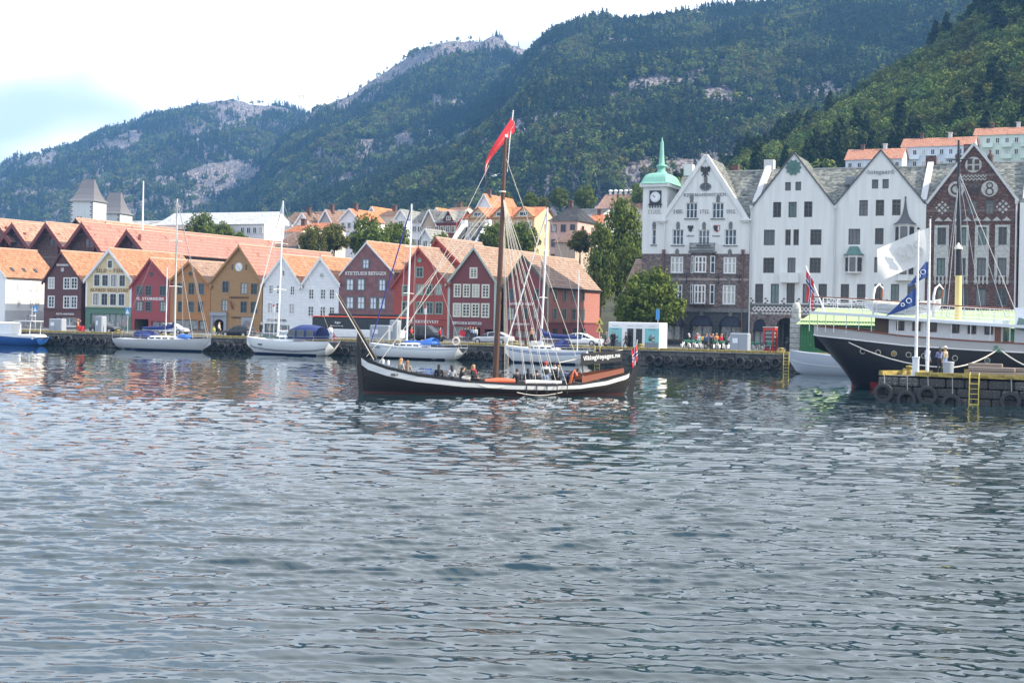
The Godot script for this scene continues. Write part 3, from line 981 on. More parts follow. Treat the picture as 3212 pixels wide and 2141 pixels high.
func wooden_house(d: Dictionary) -> Node3D:
	var o := thing("gabled_house", d.label, "house", qp(d.u, d.v), QUAY_TURN, "old wooden gabled houses along the quay")
	var holes := []
	for w in d.windows: holes.append([w[0], w[1], w[2], w[3]])
	for w in d.get("shops", []): holes.append([w[0], w[1], w[2], w[3]])
	for w in d.get("passages", []): holes.append([w[0], w[1], w[2], w[3]])
	var split: float = d.get("split", 0.0)
	var up := Shape.new()
	wall_face(up, d, split, d.ay - 0.02, holes.filter(func(h): return h[3] > split), 0.0, d.get("boards", 0.22))
	obj("front_wall", up, M[d.paint], o)
	if split > 0:
		var low := Shape.new()
		wall_face(low, d, 0.0, split, holes.filter(func(h): return h[1] < split), d.get("jut", 0.0), d.get("boards", 0.22))
		obj("ground_floor_wall", low, M[d.ground_paint], o)
		var band := Shape.new()
		band.span(V(d.x0 - 0.02, split - 0.10, 0.02), V(d.x1 + 0.02, split + 0.08, 0.12))
		obj("string_course", band, M[d.get("band", d.ground_paint)], o)
	var sides := Shape.new()
	plain_house_sides(sides, d, d.depth, 0.22)
	obj("side_wall", sides, M[d.get("side_paint", d.paint)], o)
	for w in d.windows: window(o, w[0], w[1], w[2], w[3], 0.0, frames[w[4]])
	for w in d.get("rounds", []): round_window(o, w[0], w[1], w[2], 0.03, w[3], w[4], w[5])
	var k := 0
	for w in d.get("shops", []):
		shop(o, w[0], w[1], w[2], w[3], d.get("jut", 0.0), w[4], hash(d.label) + k, maxi(1, int((w[2] - w[0]) / 1.1)))
		k += 1
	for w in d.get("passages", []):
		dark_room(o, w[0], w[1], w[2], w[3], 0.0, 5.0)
	for t in d.get("texts", []): letters(o, t[0], t[1], t[2], t[3], t[4], 0.04, t[5], t[6], t[7])
	if d.get("corners", "") != "":
		for sg in [-1, 1]:
			var c := Shape.new()
			var x: float = d.x0 + 0.14 if sg < 0 else d.x1 - 0.14
			var top: float = d.yl if sg < 0 else d.yr
			c.span(V(x - 0.16, split, 0.0), V(x + 0.16, top, 0.07))
			obj("corner_board", c, M[d.corners], o)
	gable_roof(o, d, d.depth, roofs[d.roof].merged(d.get("roof_more", {})), hash(d.label))
	return o

func stone_frames() -> void:
	frames["hall"] = {"id": "hall", "cols": 3, "rows": [0.55], "frame": "paint_white", "bar": 0.10, "muntin": 0.06, "sill": "stone_grey", "recess": 0.22, "panes": ["glass_blue", "glass_dark", "glass_grey"]}
	frames["hall_white"] = {"id": "hall_white", "cols": 3, "rows": [0.62], "frame": "paint_white", "bar": 0.15, "muntin": 0.12, "sill": "stone_grey", "recess": 0.16, "panes": ["glass_dark", "glass_curtain", "glass_blue"]}
	frames["slit"] = {"id": "slit", "cols": 1, "rows": [0.55], "frame": "paint_white", "bar": 0.08, "sill": "stone_grey", "recess": 0.22, "panes": ["glass_blue"]}
	frames["steel"] = {"id": "steel", "cols": 2, "rows": [0.5], "frame": "frame_brown", "bar": 0.10, "muntin": 0.05, "recess": 0.22, "panes": ["glass_dark", "glass_teal", "glass_dark", "glass_grey"]}
	frames["steel2"] = {"id": "steel2", "cols": 2, "rows": [], "frame": "frame_brown", "bar": 0.10, "recess": 0.22, "panes": ["glass_teal", "glass_grey"]}
	frames["steel3"] = {"id": "steel3", "cols": 3, "rows": [0.5, 0.77], "frame": "frame_brown", "bar": 0.10, "muntin": 0.05, "recess": 0.22, "panes": ["glass_dark", "glass_grey", "glass_dark"]}
	frames["brickwin"] = {"id": "brickwin", "cols": 2, "rows": [0.55], "frame": "frame_green", "bar": 0.11, "muntin": 0.06, "recess": 0.2, "panes": ["glass_teal", "glass_dark", "glass_grey", "glass_dark"]}
func rect_wall(s: Shape, x0: float, x1: float, y0: float, y1: float, holes: Array, z := 0.0, reveal := 0.25) -> void:
	wall_face(s, {"x0": x0, "x1": x1, "yl": y1 + 1.0, "yr": y1 + 1.0, "ax": 0.0, "ay": y1 + 9.0}, y0, y1, holes, z, 0.0, reveal)
func holes_of(list: Array) -> Array:
	var r := []
	for w in list: r.append([w[0], w[1], w[2], w[3]])
	return r
func slate_roof(o: Node3D, x0: float, x1: float, eave: float, ridge: float, back: float, sd: int, called := "roof") -> Node3D:
	var deck := Shape.new()
	deck.quad(V(x0, eave - 0.1, -0.3), V(x0, ridge - 0.15, -back), V(x1, ridge - 0.15, -back), V(x1, eave - 0.1, -0.3))
	deck.quad(V(x0, eave - 0.1, -back * 2), V(x0, ridge - 0.1, -back), V(x1, ridge - 0.1, -back), V(x1, eave - 0.1, -back * 2))
	var r := obj(called, deck, M.roof_deck, o)
	var t := Shape.new()
	lay_tiles(t, V(x0, eave, -0.12), V(x1, eave, -0.12), V(x1, ridge, -back), V(x0, ridge, -back), 0.36, 0.30, Color(0.13, 0.14, 0.13), Color(0.36, 0.37, 0.34), sd, 0.0, 0.2)
	lay_tiles(t, V(x1, eave, -back * 2), V(x0, eave, -back * 2), V(x0, ridge, -back), V(x1, ridge, -back), 0.5, 0.5, Color(0.13, 0.14, 0.13), Color(0.36, 0.37, 0.34), sd + 1, 0.0, 0.2)
	tag(obj("slates", t, M.slates, r), "", "", "", "stuff")
	var c := Shape.new()
	c.box(V((x0 + x1) * 0.5, ridge + 0.05, -back), V(x1 - x0, 0.16, 0.3))
	obj("ridge_cap", c, M.stone_pale, r)
	return r
func cross_roof(r: Node3D, p: Array, back: float, sd: int) -> void:
	# roof behind a gable: slates on both slopes, running back over the main roof
	var t := Shape.new()
	for k in [0, 2]:
		var a := V(p[k][0], p[k][1] - 0.05, -0.35)
		var top := V(p[1][0], p[1][1] - 0.05, -0.35)
		var b := V(0, 0, -back)
		lay_tiles(t, a, a + b, top + b, top, 0.36, 0.30, Color(0.13, 0.14, 0.13), Color(0.36, 0.37, 0.34), sd + k, 0.0, 0.2)
	tag(obj("gable_slates", t, M.slates, r), "", "", "", "stuff")
func gable_coping(o: Node3D, p: Array, w: float, h: float, m: String, z := 0.0) -> void:
	for k in [0, 2]:
		var c := Shape.new()
		var a := V(p[k][0], p[k][1], z - w * 0.5 + 0.18)
		var b := V(p[1][0], p[1][1], z - w * 0.5 + 0.18)
		c.bar(a, b, h, w)
		obj("coping", c, M[m], o)
func eagle(o: Node, x: float, y: float, k: float, m: String, z := 0.02) -> void:
	var half := [[0.0, 0.5], [0.07, 0.42], [0.06, 0.32], [0.2, 0.46], [0.34, 0.5], [0.46, 0.38], [0.40, 0.34], [0.47, 0.22], [0.40, 0.2], [0.45, 0.06], [0.36, 0.08], [0.38, -0.06], [0.26, 0.02], [0.2, -0.1], [0.3, -0.24], [0.36, -0.36], [0.22, -0.30], [0.12, -0.22], [0.1, -0.34], [0.16, -0.5], [0.0, -0.44]]
	var p := PackedVector2Array()
	for q in half: p.append(W(x + q[0] * k, y + q[1] * k))
	for i in range(half.size() - 2, 0, -1): p.append(W(x - half[i][0] * k, y + half[i][1] * k))
	var s := Shape.new()
	s.extrude(p, z - 0.02, z + 0.06)
	obj("eagle_emblem", s, M[m], o)
func keystone(o: Node, x: float, y: float, z := 0.0) -> void:
	var s := Shape.new()
	s.extrude(PackedVector2Array([W(x - 0.19, y + 0.05), W(x - 0.23, y + 0.7), W(x - 0.1, y + 0.95), W(x + 0.1, y + 0.95), W(x + 0.23, y + 0.7), W(x + 0.19, y + 0.05)]), z - 0.02, z + 0.08)
	obj("keystone", s, M.stone_grey, o)
func clock_face(o: Node, x: float, y: float, r: float, z: float, face: String, hand: String, hour: float) -> void:
	var f := Shape.new()
	f.lathe(Vector3.ZERO, [[0, 0], [r, 0], [r, 0.06], [r * 0.9, 0.09], [0, 0.09]], 28, false)
	var c := obj("clock", f, M[face], o)
	c.position = V(x, y, z)
	c.rotation_degrees.x = 90
	for i in 12:
		var n := Shape.new()
		var a := TAU * i / 12
		n.box(V(sin(a) * r * 0.8, 0.10, -cos(a) * r * 0.8), V(0.05 * r, 0.02, 0.18 * r), Basis(Vector3.UP, -a))
		obj("hour_mark", n, M[hand], c)
	for q in [[hour / 12.0, 0.5, 0.09], [fposmod(hour, 1.0), 0.74, 0.06]]:
		var a: float = TAU * q[0]
		var s := Shape.new()
		s.box(V(sin(a), 0, -cos(a)) * r * q[1] * 0.42 + V(0, 0.125, 0), V(q[2] * r, 0.02, q[1] * r), Basis(Vector3.UP, -a))
		obj("hand", s, M[hand], c)
func down_pipe(o: Node, x: float, y0: float, y1: float, z: float, m: String) -> void:
	var s := Shape.new()
	s.tube([V(x, y0, z), V(x, y1, z)], 0.09, 8)
	s.lathe(V(x, y1 - 0.1, z), [[0.1, 0.0], [0.24, 0.25], [0.26, 0.6], [0.0, 0.6]], 4, true, false, 1.0)
	obj("down_pipe", s, M[m], o)
func merchant_hall() -> void:
	var d := HALL
	var o := thing("merchant_hall", "white gabled hall on grey brick with a green domed clock tower", "building", V(d.at[0], STREET, d.at[1]), STONE_TURN)
	# white upper walls
	var s := Shape.new()
	var wh := holes_of(d.windows)
	rect_wall(s, d.x0, d.x1, d.brick_top, d.foot, wh.filter(func(h): return h[1] < d.foot))
	var g := {"x0": d.gx0, "x1": d.gx1, "yl": d.foot, "yr": d.foot, "ax": d.apex[0], "ay": d.apex[1]}
	wall_face(s, g, d.foot, d.apex[1], wh.filter(func(h): return h[3] > d.foot), 0.0, 0.0, 0.25)
	obj("rendered_wall", s, M.plaster_white, o)
	# brick storeys and granite ground floor
	s = Shape.new()
	rect_wall(s, d.x0, d.x1, d.granite_top, d.brick_top, holes_of(d.brick_windows), 0.02)
	obj("brick_wall", s, M.brick_grey, o)
	s = Shape.new()
	var ah := []
	for a in d.arches: ah.append([a[0], 0.5, a[2], a[3]])
	rect_wall(s, d.x0, d.x1, 0.0, d.granite_top, ah, 0.06, 0.5)
	for a in d.arches: arch_fill(s, a[0], a[2], a[3] - 1.0, a[3], a[3] + 0.01, 0.061)
	obj("granite_wall", s, M.granite_dark, o)
	s = Shape.new()
	s.span(V(d.x0 - 0.05, d.granite_top - 0.28, 0.0), V(d.x1 + 0.03, d.granite_top + 0.18, 0.24))
	obj("string_course", s, M.stone_grey, o)
	# rusticated blocks of the piers
	var edges := [[d.x0, d.arches[0][0]], [d.arches[0][2], d.arches[1][0]], [d.arches[1][2], d.arches[2][0]], [d.arches[2][2], d.x1]]
	for e in edges:
		for k in 7:
			var w: float = e[1] - e[0] - 0.08
			if w < 0.3: continue
			var b := Shape.new()
			b.round_box(V((e[0] + e[1]) * 0.5, 0.22 + k * 0.42, 0.09), V(w - (0.12 if k % 2 else 0.0), 0.38, 0.14), 0.03)
			obj("granite_block", b, M.granite_dark, o)
	var k := 0
	for a in d.arches:
		shop(o, a[0] + 0.02, 0.5, a[2] - 0.02, a[3] - 0.95, -0.25, "frame_brown", 400 + k, 2, 2.0)
		k += 1
		var aw := Shape.new()
		for i in 8:
			var t0 := PI * i / 8
			var t1 := PI * (i + 1) / 8
			var c: float = (a[0] + a[2]) * 0.5
			var hw: float = (a[2] - a[0]) * 0.5 - 0.02
			var lo: float = a[3] - 1.15
			var p := V(c - cos(t0) * hw, lo + 0.15 + sin(t0) * 0.95, 0.02)
			var q := V(c - cos(t1) * hw, lo + 0.15 + sin(t1) * 0.95, 0.02)
			var pf := V(p.x, lo, 0.02 + 0.75 * sin(t0))
			var qf := V(q.x, lo, 0.02 + 0.75 * sin(t1))
			aw.quad(p, q, qf, pf)
			aw.quad(pf, qf, qf - V(0, 0.16, 0), pf - V(0, 0.16, 0))
		obj("awning", aw, M.awning_navy, o)
		keystone(o, (a[0] + a[2]) * 0.5, a[3] - 0.1, 0.08)
	for w in d.windows:
		window(o, w[0], w[1], w[2], w[3], 0.0, frames[w[4]])
		keystone(o, (w[0] + w[2]) * 0.5, w[3], 0.0)
	for w in d.brick_windows:
		window(o, w[0], w[1], w[2], w[3], 0.02, frames[w[4]])
		keystone(o, (w[0] + w[2]) * 0.5, w[3], 0.02)
	# bay of two storeys with a balcony on top
	var b: Array = d.bay
	s = Shape.new()
	var bx: float = (b[0] + b[2]) * 0.5
	var fw: float = (b[2] - b[0]) * 0.5 - 0.55
	var plan := [W(b[0], 0.0), W(bx - fw, 0.75), W(bx + fw, 0.75), W(b[2], 0.0)]
	for i in 3:
		s.quad(V(plan[i].x, b[1], plan[i].y), V(plan[i].x, b[3], plan[i].y), V(plan[i + 1].x, b[3], plan[i + 1].y), V(plan[i + 1].x, b[1], plan[i + 1].y))
	s.quad(V(plan[0].x, b[1], 0), V(plan[1].x, b[1], plan[1].y), V(plan[2].x, b[1], plan[2].y), V(plan[3].x, b[1], 0))
	s.tri(V(plan[0].x, b[3], 0), V(plan[1].x, b[3], plan[1].y), V(plan[3].x, b[3], 0))
	s.tri(V(plan[1].x, b[3], plan[1].y), V(plan[2].x, b[3], plan[2].y), V(plan[3].x, b[3], 0))
	var bay := obj("bay", s, M.brick_grey, o)
	for w in d.bay_windows:
		window(bay, maxf(w[0], bx - fw + 0.06), w[1], minf(w[2], bx + fw - 0.06), w[3], 0.86, frames["hall_white"])
		for sg in [-1, 1]:
			var h := Node3D.new()
			h.name = "side_light"
			bay.add_child(h, true)
			var mid: Vector2 = (plan[2] + plan[3]) * 0.5 if sg > 0 else (plan[0] + plan[1]) * 0.5
			h.position = V(mid.x, 0, mid.y)
			h.rotation_degrees.y = 53.0 * sg
			var gl := Shape.new()
			gl.box(V(0, (w[1] + w[3]) * 0.5, 0.05), V(0.5, w[3] - w[1], 0.05))
			obj("side_pane", gl, M.glass_blue, h)
			var fr := Shape.new()
			for q in [-0.28, 0.28]: fr.box(V(q, (w[1] + w[3]) * 0.5, 0.07), V(0.1, w[3] - w[1] + 0.1, 0.1))
			for q in [w[1], lerpf(w[1], w[3], 0.62), w[3]]: fr.box(V(0, q, 0.07), V(0.46, 0.1, 0.1))
			obj("side_frame", fr, M.paint_white, h)
	s = Shape.new()
	s.span(V(b[0] - 0.15, b[3] - 0.05, 0.02), V(b[2] + 0.15, b[3] + 0.18, 1.0))
	var bal := obj("balcony", s, M.stone_grey, o)
	var rl := Shape.new()
	var n := 22
	for i in n + 1:
		rl.box(V(lerpf(b[0], b[2], float(i) / n), b[3] + 0.65, 0.92), V(0.05, 0.95, 0.05))
	for y in [0.2, 0.55, 1.12]: rl.box(V(bx, b[3] + y, 0.92), V(b[2] - b[0] + 0.1, 0.07, 0.07))
	for x in [b[0], b[2]]: rl.box(V(x, b[3] + 1.12, 0.5), V(0.06, 0.07, 0.9)); rl.box(V(x, b[3] + 0.65, 0.5), V(0.05, 0.95, 0.05))
	tag(obj("railing", rl, M.iron_dark, bal), "", "", "", "stuff")
	# tower
	var tw: Array = d.tower
	var td := 5.2
	s = Shape.new()
	s.span(V(tw[0], d.foot, -td), V(tw[1], tw[2], 0.03))
	var tower := obj("clock_tower", s, M.plaster_white, o)
	s = Shape.new()
	s.span(V(tw[0] - 0.35, tw[2] - 0.05, -td - 0.35), V(tw[1] + 0.35, tw[2] + 0.35, 0.38))
	obj("cornice", s, M.plaster_white, tower)
	var dm := Shape.new()
	var cx: float = (tw[0] + tw[1]) * 0.5
	var hw: float = (tw[1] - tw[0]) * 0.5 + 0.3
	var prof := [[1.08, 0.0], [1.0, 0.14], [0.94, 0.35], [0.88, 0.55], [0.78, 0.74], [0.6, 0.89], [0.4, 0.97], [0.2, 1.0]]
	var rings := []
	var dh: float = d.dome - tw[2] - 0.3
	for p in prof:
		var ring := PackedVector3Array()
		var a: float = p[0] * hw
		var e: float = p[0] * (td * 0.5 + 0.3)
		var ch: float = 0.22 * a
		for q in [W(a, -e + ch), W(a - ch, -e), W(-a + ch, -e), W(-a, -e + ch), W(-a, e - ch), W(-a + ch, e), W(a - ch, e), W(a, e - ch)]:
			ring.append(V(cx + q.x, tw[2] + 0.35 + p[1] * dh, -td * 0.5 + q.y))
		rings.append(ring)
	dm.loft(rings, true, true, false)
	var dome := obj("copper_dome", dm, M.copper_green, tower)
	var sp := Shape.new()
	var y0: float = d.dome
	sp.lathe(V(cx, y0, -td * 0.5), [[0.75, -0.1], [0.75, 0.1], [0.5, 0.35], [0.48, 0.7], [0.72, 0.85], [0.70, 1.0], [0.38, 1.15], [0.30, 2.2], [0.2, 4.0], [0.09, d.spire - y0 - 0.6], [0.14, d.spire - y0 - 0.45], [0.02, d.spire - y0]], 8)
	obj("spire", sp, M.copper_green, dome)
	s = Shape.new()
	var ck: Array = d.clock
	s.box(V(ck[0], ck[1] + 0.05, 0.06), V(1.5, 1.62, 0.12))
	s.box(V(ck[0], ck[1] - 0.85, 0.12), V(1.7, 0.14, 0.24))
	for i in 5: s.box(V(ck[0] - 0.68 + i * 0.34, ck[1] - 1.08, 0.08), V(0.12, 0.34, 0.16))
	obj("clock_surround", s, M.iron_dark, tower)
	clock_face(tower, ck[0], ck[1] + 0.05, 0.64, 0.12, "clock_white", "iron_dark", 9.87)
	# roof
	var r := slate_roof(o, d.tower[1], d.x1, d.foot, d.ridge, 7.5, 500)
	cross_roof(r, [[d.gx0, d.foot], d.apex, [d.gx1, d.foot]], 8.0, 510)
	gable_coping(o, [[d.gx0 - 0.15, d.foot - 0.1], d.apex, [d.gx1 + 0.15, d.foot - 0.1]], 0.7, 0.5, "plaster_white")
	for sg in [-1, 1]:
		s = Shape.new()
		var x: float = d.gx0 if sg < 0 else d.gx1
		s.box(V(x, d.foot - 0.05, 0.1), V(1.3, 0.22, 0.7))
		s.box(V(x, d.foot - 0.25, 0.05), V(0.9, 0.2, 0.5))
		obj("kneeler", s, M.plaster_white, o)
	s = Shape.new()
	s.span(V(d.tower[1] + 0.1, d.ridge - 2.0, -8.2), V(d.tower[1] + 1.2, d.ridge + 1.0, -7.0))
	obj("chimney", s, M.plaster_white, o)
	s = Shape.new()
	s.span(V(2.2, d.ridge - 1.0, -8.6), V(3.3, d.ridge + 0.9, -7.6))
	obj("chimney", s, M.brick_red, o)
	# back and side walls
	s = Shape.new()
	s.quad(V(d.x0, 0, 0), V(d.x0, d.foot, 0), V(d.x0, d.foot, -15), V(d.x0, 0, -15))
	s.quad(V(d.x0, 0, -15), V(d.x0, d.foot, -15), V(d.x1, d.foot, -15), V(d.x1, 0, -15))
	s.tri(V(d.x0, d.foot, 0), V(d.x0, d.ridge, -7.5), V(d.x0, d.foot, -15))
	obj("side_wall", s, M.brick_grey, o)
	# oval window, emblems, lettering, wall anchors
	var ov: Array = d.oval
	round_window(o, ov[0], ov[1], 0.42, 0.0, "stone_grey", "glass_blue", 1)
	o.get_child(-1).scale = V(1.45, 1.0, 1.0)
	keystone(o, ov[0], ov[1] + 0.35)
	eagle(o, d.eagle[0], d.eagle[1], 1.35, "iron_dark")
	eagle(o, d.shields[0][0], d.shields[0][1], 0.8, "iron_dark")
	s = Shape.new()
	var sx: float = d.shields[1][0]
	var sy: float = d.shields[1][1]
	s.extrude(PackedVector2Array([W(sx - 0.38, sy + 0.42), W(sx - 0.36, sy - 0.15), W(sx, sy - 0.46), W(sx + 0.36, sy - 0.15), W(sx + 0.38, sy + 0.42)]), -0.02, 0.06)
	var shl := obj("shield", s, M.heraldic_red, o)
	eagle(shl, sx - 0.16, sy + 0.04, 0.62, "iron_dark", 0.08)
	s = Shape.new()
	s.box(V(sx + 0.2, sy + 0.06, 0.08), V(0.2, 0.5, 0.04))
	obj("key_field", s, M.plaster_white, shl)
	for t in d.texts: letters(o, t[0], t[1], t[2], t[3], t[4], 0.03, "letter_grey", "Droid Serif")
	for a in d.anchors:
		s = Shape.new()
		s.box(V(a[0], a[1], 0.05), V(0.08, 1.3, 0.06))
		for q in [-1, 1]:
			s.bar(V(a[0], a[1] + 0.1, 0.055), V(a[0] + q * 0.35, a[1] + 0.5, 0.055), 0.07, 0.05)
			s.bar(V(a[0], a[1] - 0.45, 0.055), V(a[0] + q * 0.28, a[1] - 0.2, 0.055), 0.07, 0.05)
		obj("wall_anchor", s, M.iron_dark, o)
	down_pipe(o, d.gx0 + 0.3, 0.3, d.brick_top, 0.2, "pipe_red")
	down_pipe(o, d.x1 - 0.75, 0.3, d.brick_top, 0.2, "pipe_red")
	down_pipe(o, d.gx0 + 0.3, d.brick_top, d.foot - 0.3, 0.15, "plaster_white")
func bay_with_roof(o: Node3D, b: Array, eave: float, top: float, m: String, spire: bool) -> void:
	var cx: float = (b[0] + b[2]) * 0.5
	var hw: float = (b[2] - b[0]) * 0.5
	var fw := hw * 0.5
	var dz := 0.9
	var s := Shape.new()
	var plan := [W(cx - hw, 0.0), W(cx - fw, dz), W(cx + fw, dz), W(cx + hw, 0.0)]
	for i in 3:
		s.quad(V(plan[i].x, b[1], plan[i].y), V(plan[i].x, eave, plan[i].y), V(plan[i + 1].x, eave, plan[i + 1].y), V(plan[i + 1].x, b[1], plan[i + 1].y))
	s.quad(V(plan[0].x, b[1], 0), V(plan[1].x, b[1], dz), V(plan[2].x, b[1], dz), V(plan[3].x, b[1], 0))
	var bay := obj("oriel", s, M.plaster_white, o)
	var storeys := 2 if spire else 1
	for k in storeys:
		var y0: float = lerpf(b[1], eave, float(k) / storeys) + (0.25 if not spire else 0.75)
		var y1: float = lerpf(b[1], eave, float(k + 1) / storeys) - 0.35
		for i in 3:
			var p: Vector2 = plan[i]
			var q: Vector2 = plan[i + 1]
			var w := p.distance_to(q) - 0.3
			var g := Shape.new()
			g.box(Vector3.ZERO, V(w, y1 - y0, 0.04))
			var pane := obj("window", g, M["glass_dark" if i != 1 else "glass_grey"], bay)
			var mid := (p + q) * 0.5
			var nrm := W(-(q - p).y, (q - p).x).normalized()
			pane.position = V(mid.x, (y0 + y1) * 0.5, mid.y) + V(nrm.x, 0, nrm.y) * 0.02
			pane.rotation.y = -atan2((q - p).y, (q - p).x)
			var f := Shape.new()
			for x in [-0.5, 0.0, 0.5]: f.box(V(x * w, 0, 0.04), V(0.07, y1 - y0, 0.05))
			for y in [-0.5, 0.05, 0.5]: f.box(V(0, y * (y1 - y0), 0.035), V(w, 0.07, 0.045))
			obj("frame", f, M.frame_brown, pane)
	var rf := Shape.new()
	var prof: Array = [[1.25, 0.0], [0.98, 0.06], [0.72, 0.14], [0.5, 0.24], [0.34, 0.36], [0.22, 0.52], [0.12, 0.74], [0.07, 0.93], [0.11, 0.95], [0.11, 0.985], [0.02, 1.0]] if spire else [[1.32, 0.0], [0.95, 0.22], [0.78, 0.5], [0.66, 0.8], [0.55, 1.0]]
	var rings := []
	for p in prof:
		var ring := PackedVector3Array()
		for i in 9:
			var a := PI * i / 8.0
			ring.append(V(cx - cos(a) * p[0] * hw, eave + p[1] * (top - eave), sin(a) * p[0] * dz * (1.0 if not spire else 1.1)))
		ring.append(V(cx, eave + p[1] * (top - eave), -0.2))
		rings.append(ring)
	rf.loft(rings, true, true, false)
	obj("oriel_roof", rf, M[m], bay)
	var cn := Shape.new()
	cn.lathe(V(cx, eave - 0.12, 0), [[hw * 1.12, 0.0], [hw * 1.16, 0.1], [0.0, 0.12]], 16)
	obj("oriel_cornice", cn, M.plaster_white, bay)
func white_gables() -> void:
	var d := WHITE
	var o := thing("double_gabled_building", "tall white rendered building with two plain gables and brown windows", "building", V(d.at[0], STREET, d.at[1]), STONE_TURN)
	var g0: Array = d.gables[0]
	var g1: Array = d.gables[1]
	var foot: float = (g0[0][1] + g0[2][1] + g1[0][1] + g1[2][1]) * 0.25
	var wh := holes_of(d.windows)
	var s := Shape.new()
	rect_wall(s, d.x0, d.x1, d.band, foot, wh.filter(func(h): return h[1] < foot and h[3] > d.band))
	for g in [g0, g1]:
		wall_face(s, {"x0": g[0][0], "x1": g[2][0], "yl": foot, "yr": foot, "ax": g[1][0], "ay": g[1][1]}, foot, g[1][1], wh.filter(func(h): return h[3] > foot and h[0] > g[0][0] and h[2] < g[2][0]), 0.0, 0.0, 0.25)
	obj("rendered_wall", s, M.plaster_white, o)
	s = Shape.new()
	var dr: Array = d.porch
	var sd: Array = d.shopdoor
	rect_wall(s, d.x0, d.x1, 0.0, d.band, [[dr[0], 0.0, dr[2] + 0.3, dr[3]], [sd[0], 0.3, sd[2], sd[3]]], 0.04, 0.6)
	arch_fill(s, dr[0], dr[2] + 0.3, dr[3] - 1.4, dr[3], dr[3] + 0.01, 0.041)
	arch_fill(s, sd[0], sd[2], sd[3] - 1.0, sd[3], sd[3] + 0.01, 0.041)
	obj("brick_base", s, M.brick_grey, o)
	dark_room(o, dr[0], 0.0, dr[2] + 0.3, dr[3], -0.5, 3.0, "porch_grey", "porch")
	s = Shape.new()
	s.span(V(dr[0] + 0.35, 0.0, -3.4), V(dr[0] + 1.5, 2.9, -3.2))
	obj("door", s, M.iron_dark, o)
	shop(o, sd[0] + 0.02, 0.3, sd[2] - 0.02, sd[3] - 1.1, -0.2, "frame_brown", 433, 2)
	s = Shape.new()
	s.span(V(sd[0], sd[3] - 1.5, 0.0), V(sd[2], sd[3] - 0.1, 0.03))
	obj("awning", s, M.awning_navy, o)
	keystone(o, (sd[0] + sd[2]) * 0.5, sd[3] - 0.1, 0.05)
	s = Shape.new()
	s.span(V(d.x0, d.band - 0.14, 0.0), V(d.x1, d.band + 0.1, 0.2))
	obj("string_course", s, M.stone_grey, o)
	# tile frieze: dark studs on the white wall between windows, pale lozenges on the brick below
	var fr := Shape.new()
	var y0: float = d.pattern[1] + 0.12
	var y1: float = d.pattern[0]
	var x: float = d.x0 + 0.25
	while x < d.x1 - 0.3:
		var k := 0
		var y := y0
		while y < y1:
			var clear := true
			var px := x + (0.22 if k % 2 else 0.0)
			for h in wh:
				if px > h[0] - 0.22 and px < h[2] + 0.22 and y > h[1] - 0.3 and y < h[3] + 0.2: clear = false
			if clear: fr.box(V(px, y, 0.01), V(0.24, 0.17, 0.05), Basis(V(0, 0, 1), PI / 4 if k % 2 else 0.0))
			y += 0.27; k += 1
		x += 0.44
	tag(obj("stud_frieze", fr, M.brick_plain, o), "", "", "", "stuff")
	for i in 30:
		x = lerpf(d.diamond_x[0], d.diamond_x[1], i / 9.0)
		if x > d.x1 - 0.4: break
		s = Shape.new()
		s.xf = Transform3D(Basis(V(0, 0, 1), PI / 4), V(x, d.diamond_y, 0.05))
		for q in [-1, 1]:
			s.box(V(q * 0.19, 0, 0), V(0.12, 0.5, 0.06))
			s.box(V(0, q * 0.19, 0), V(0.26, 0.12, 0.058))
		obj("lozenge_tile", s, M.plaster_white, o)
	var dots := Shape.new()
	x = d.diamond_x[0] - 0.3
	while x < d.x1 - 0.3:
		for q in [-0.52, 0.52]: dots.box(V(x, d.diamond_y + q, 0.05), V(0.22, 0.13, 0.06))
		x += 0.44
	tag(obj("tile_dots", dots, M.plaster_white, o), "", "", "", "stuff")
	for w in d.windows: window(o, w[0], w[1], w[2], w[3], 0.0, frames[w[4]])
	var r := slate_roof(o, d.x0, d.x1, foot, d.ridge, 7.5, 520)
	cross_roof(r, [[g0[0][0], foot], g0[1], [g0[2][0], foot]], 8.0, 530)
	cross_roof(r, [[g1[0][0], foot], g1[1], [g1[2][0], foot]], 8.0, 540)
	for g in [g0, g1]:
		for k in [0, 2]:
			s = Shape.new()
			s.bar(V(g[k][0], g[k][1] + 0.05, -0.1), V(g[1][0], g[1][1] + 0.05, -0.1), 0.16, 0.5)
			obj("verge_slate", s, M.slate_edge, o)
	# fire walls that stand above the roof
	for q in [[d.x0 + 0.5, 0.9], [d.x1 - 0.35, 0.75]]:
		s = Shape.new()
		s.bar(V(q[0], foot + 0.2, -0.3), V(q[0], d.ridge + 0.3, -7.5), 0.7, 0.8)
		obj("fire_wall", s, M.render_pale, o)
		s = Shape.new()
		s.span(V(q[0] - 0.6, d.ridge - 0.8, -8.4), V(q[0] + 0.6, d.ridge + 1.3, -7.2))
		obj("chimney", s, M["render_pale" if q[1] > 0.8 else "brick_red"], o)
	s = Shape.new()
	s.quad(V(d.x0, foot, -15), V(d.x0, 0, -15), V(d.x1, 0, -15), V(d.x1, foot, -15))
	obj("back_wall", s, M.plaster_white, o)
	letters(o, d.text[0], d.text[1], d.text[2], d.text[3], d.text[4], 0.03, "letter_grey", "Droid Serif")
	# copper sun ornament in the gable
	var uv: Array = d.umbrella
	s = Shape.new()
	var pts := PackedVector2Array()
	for i in 20:
		var rr := 0.98 if i % 2 == 0 else 0.78
		pts.append(W(uv[0] + cos(TAU * i / 20) * rr, uv[1] + sin(TAU * i / 20) * rr))
	s.extrude(pts, 0.0, 0.1)
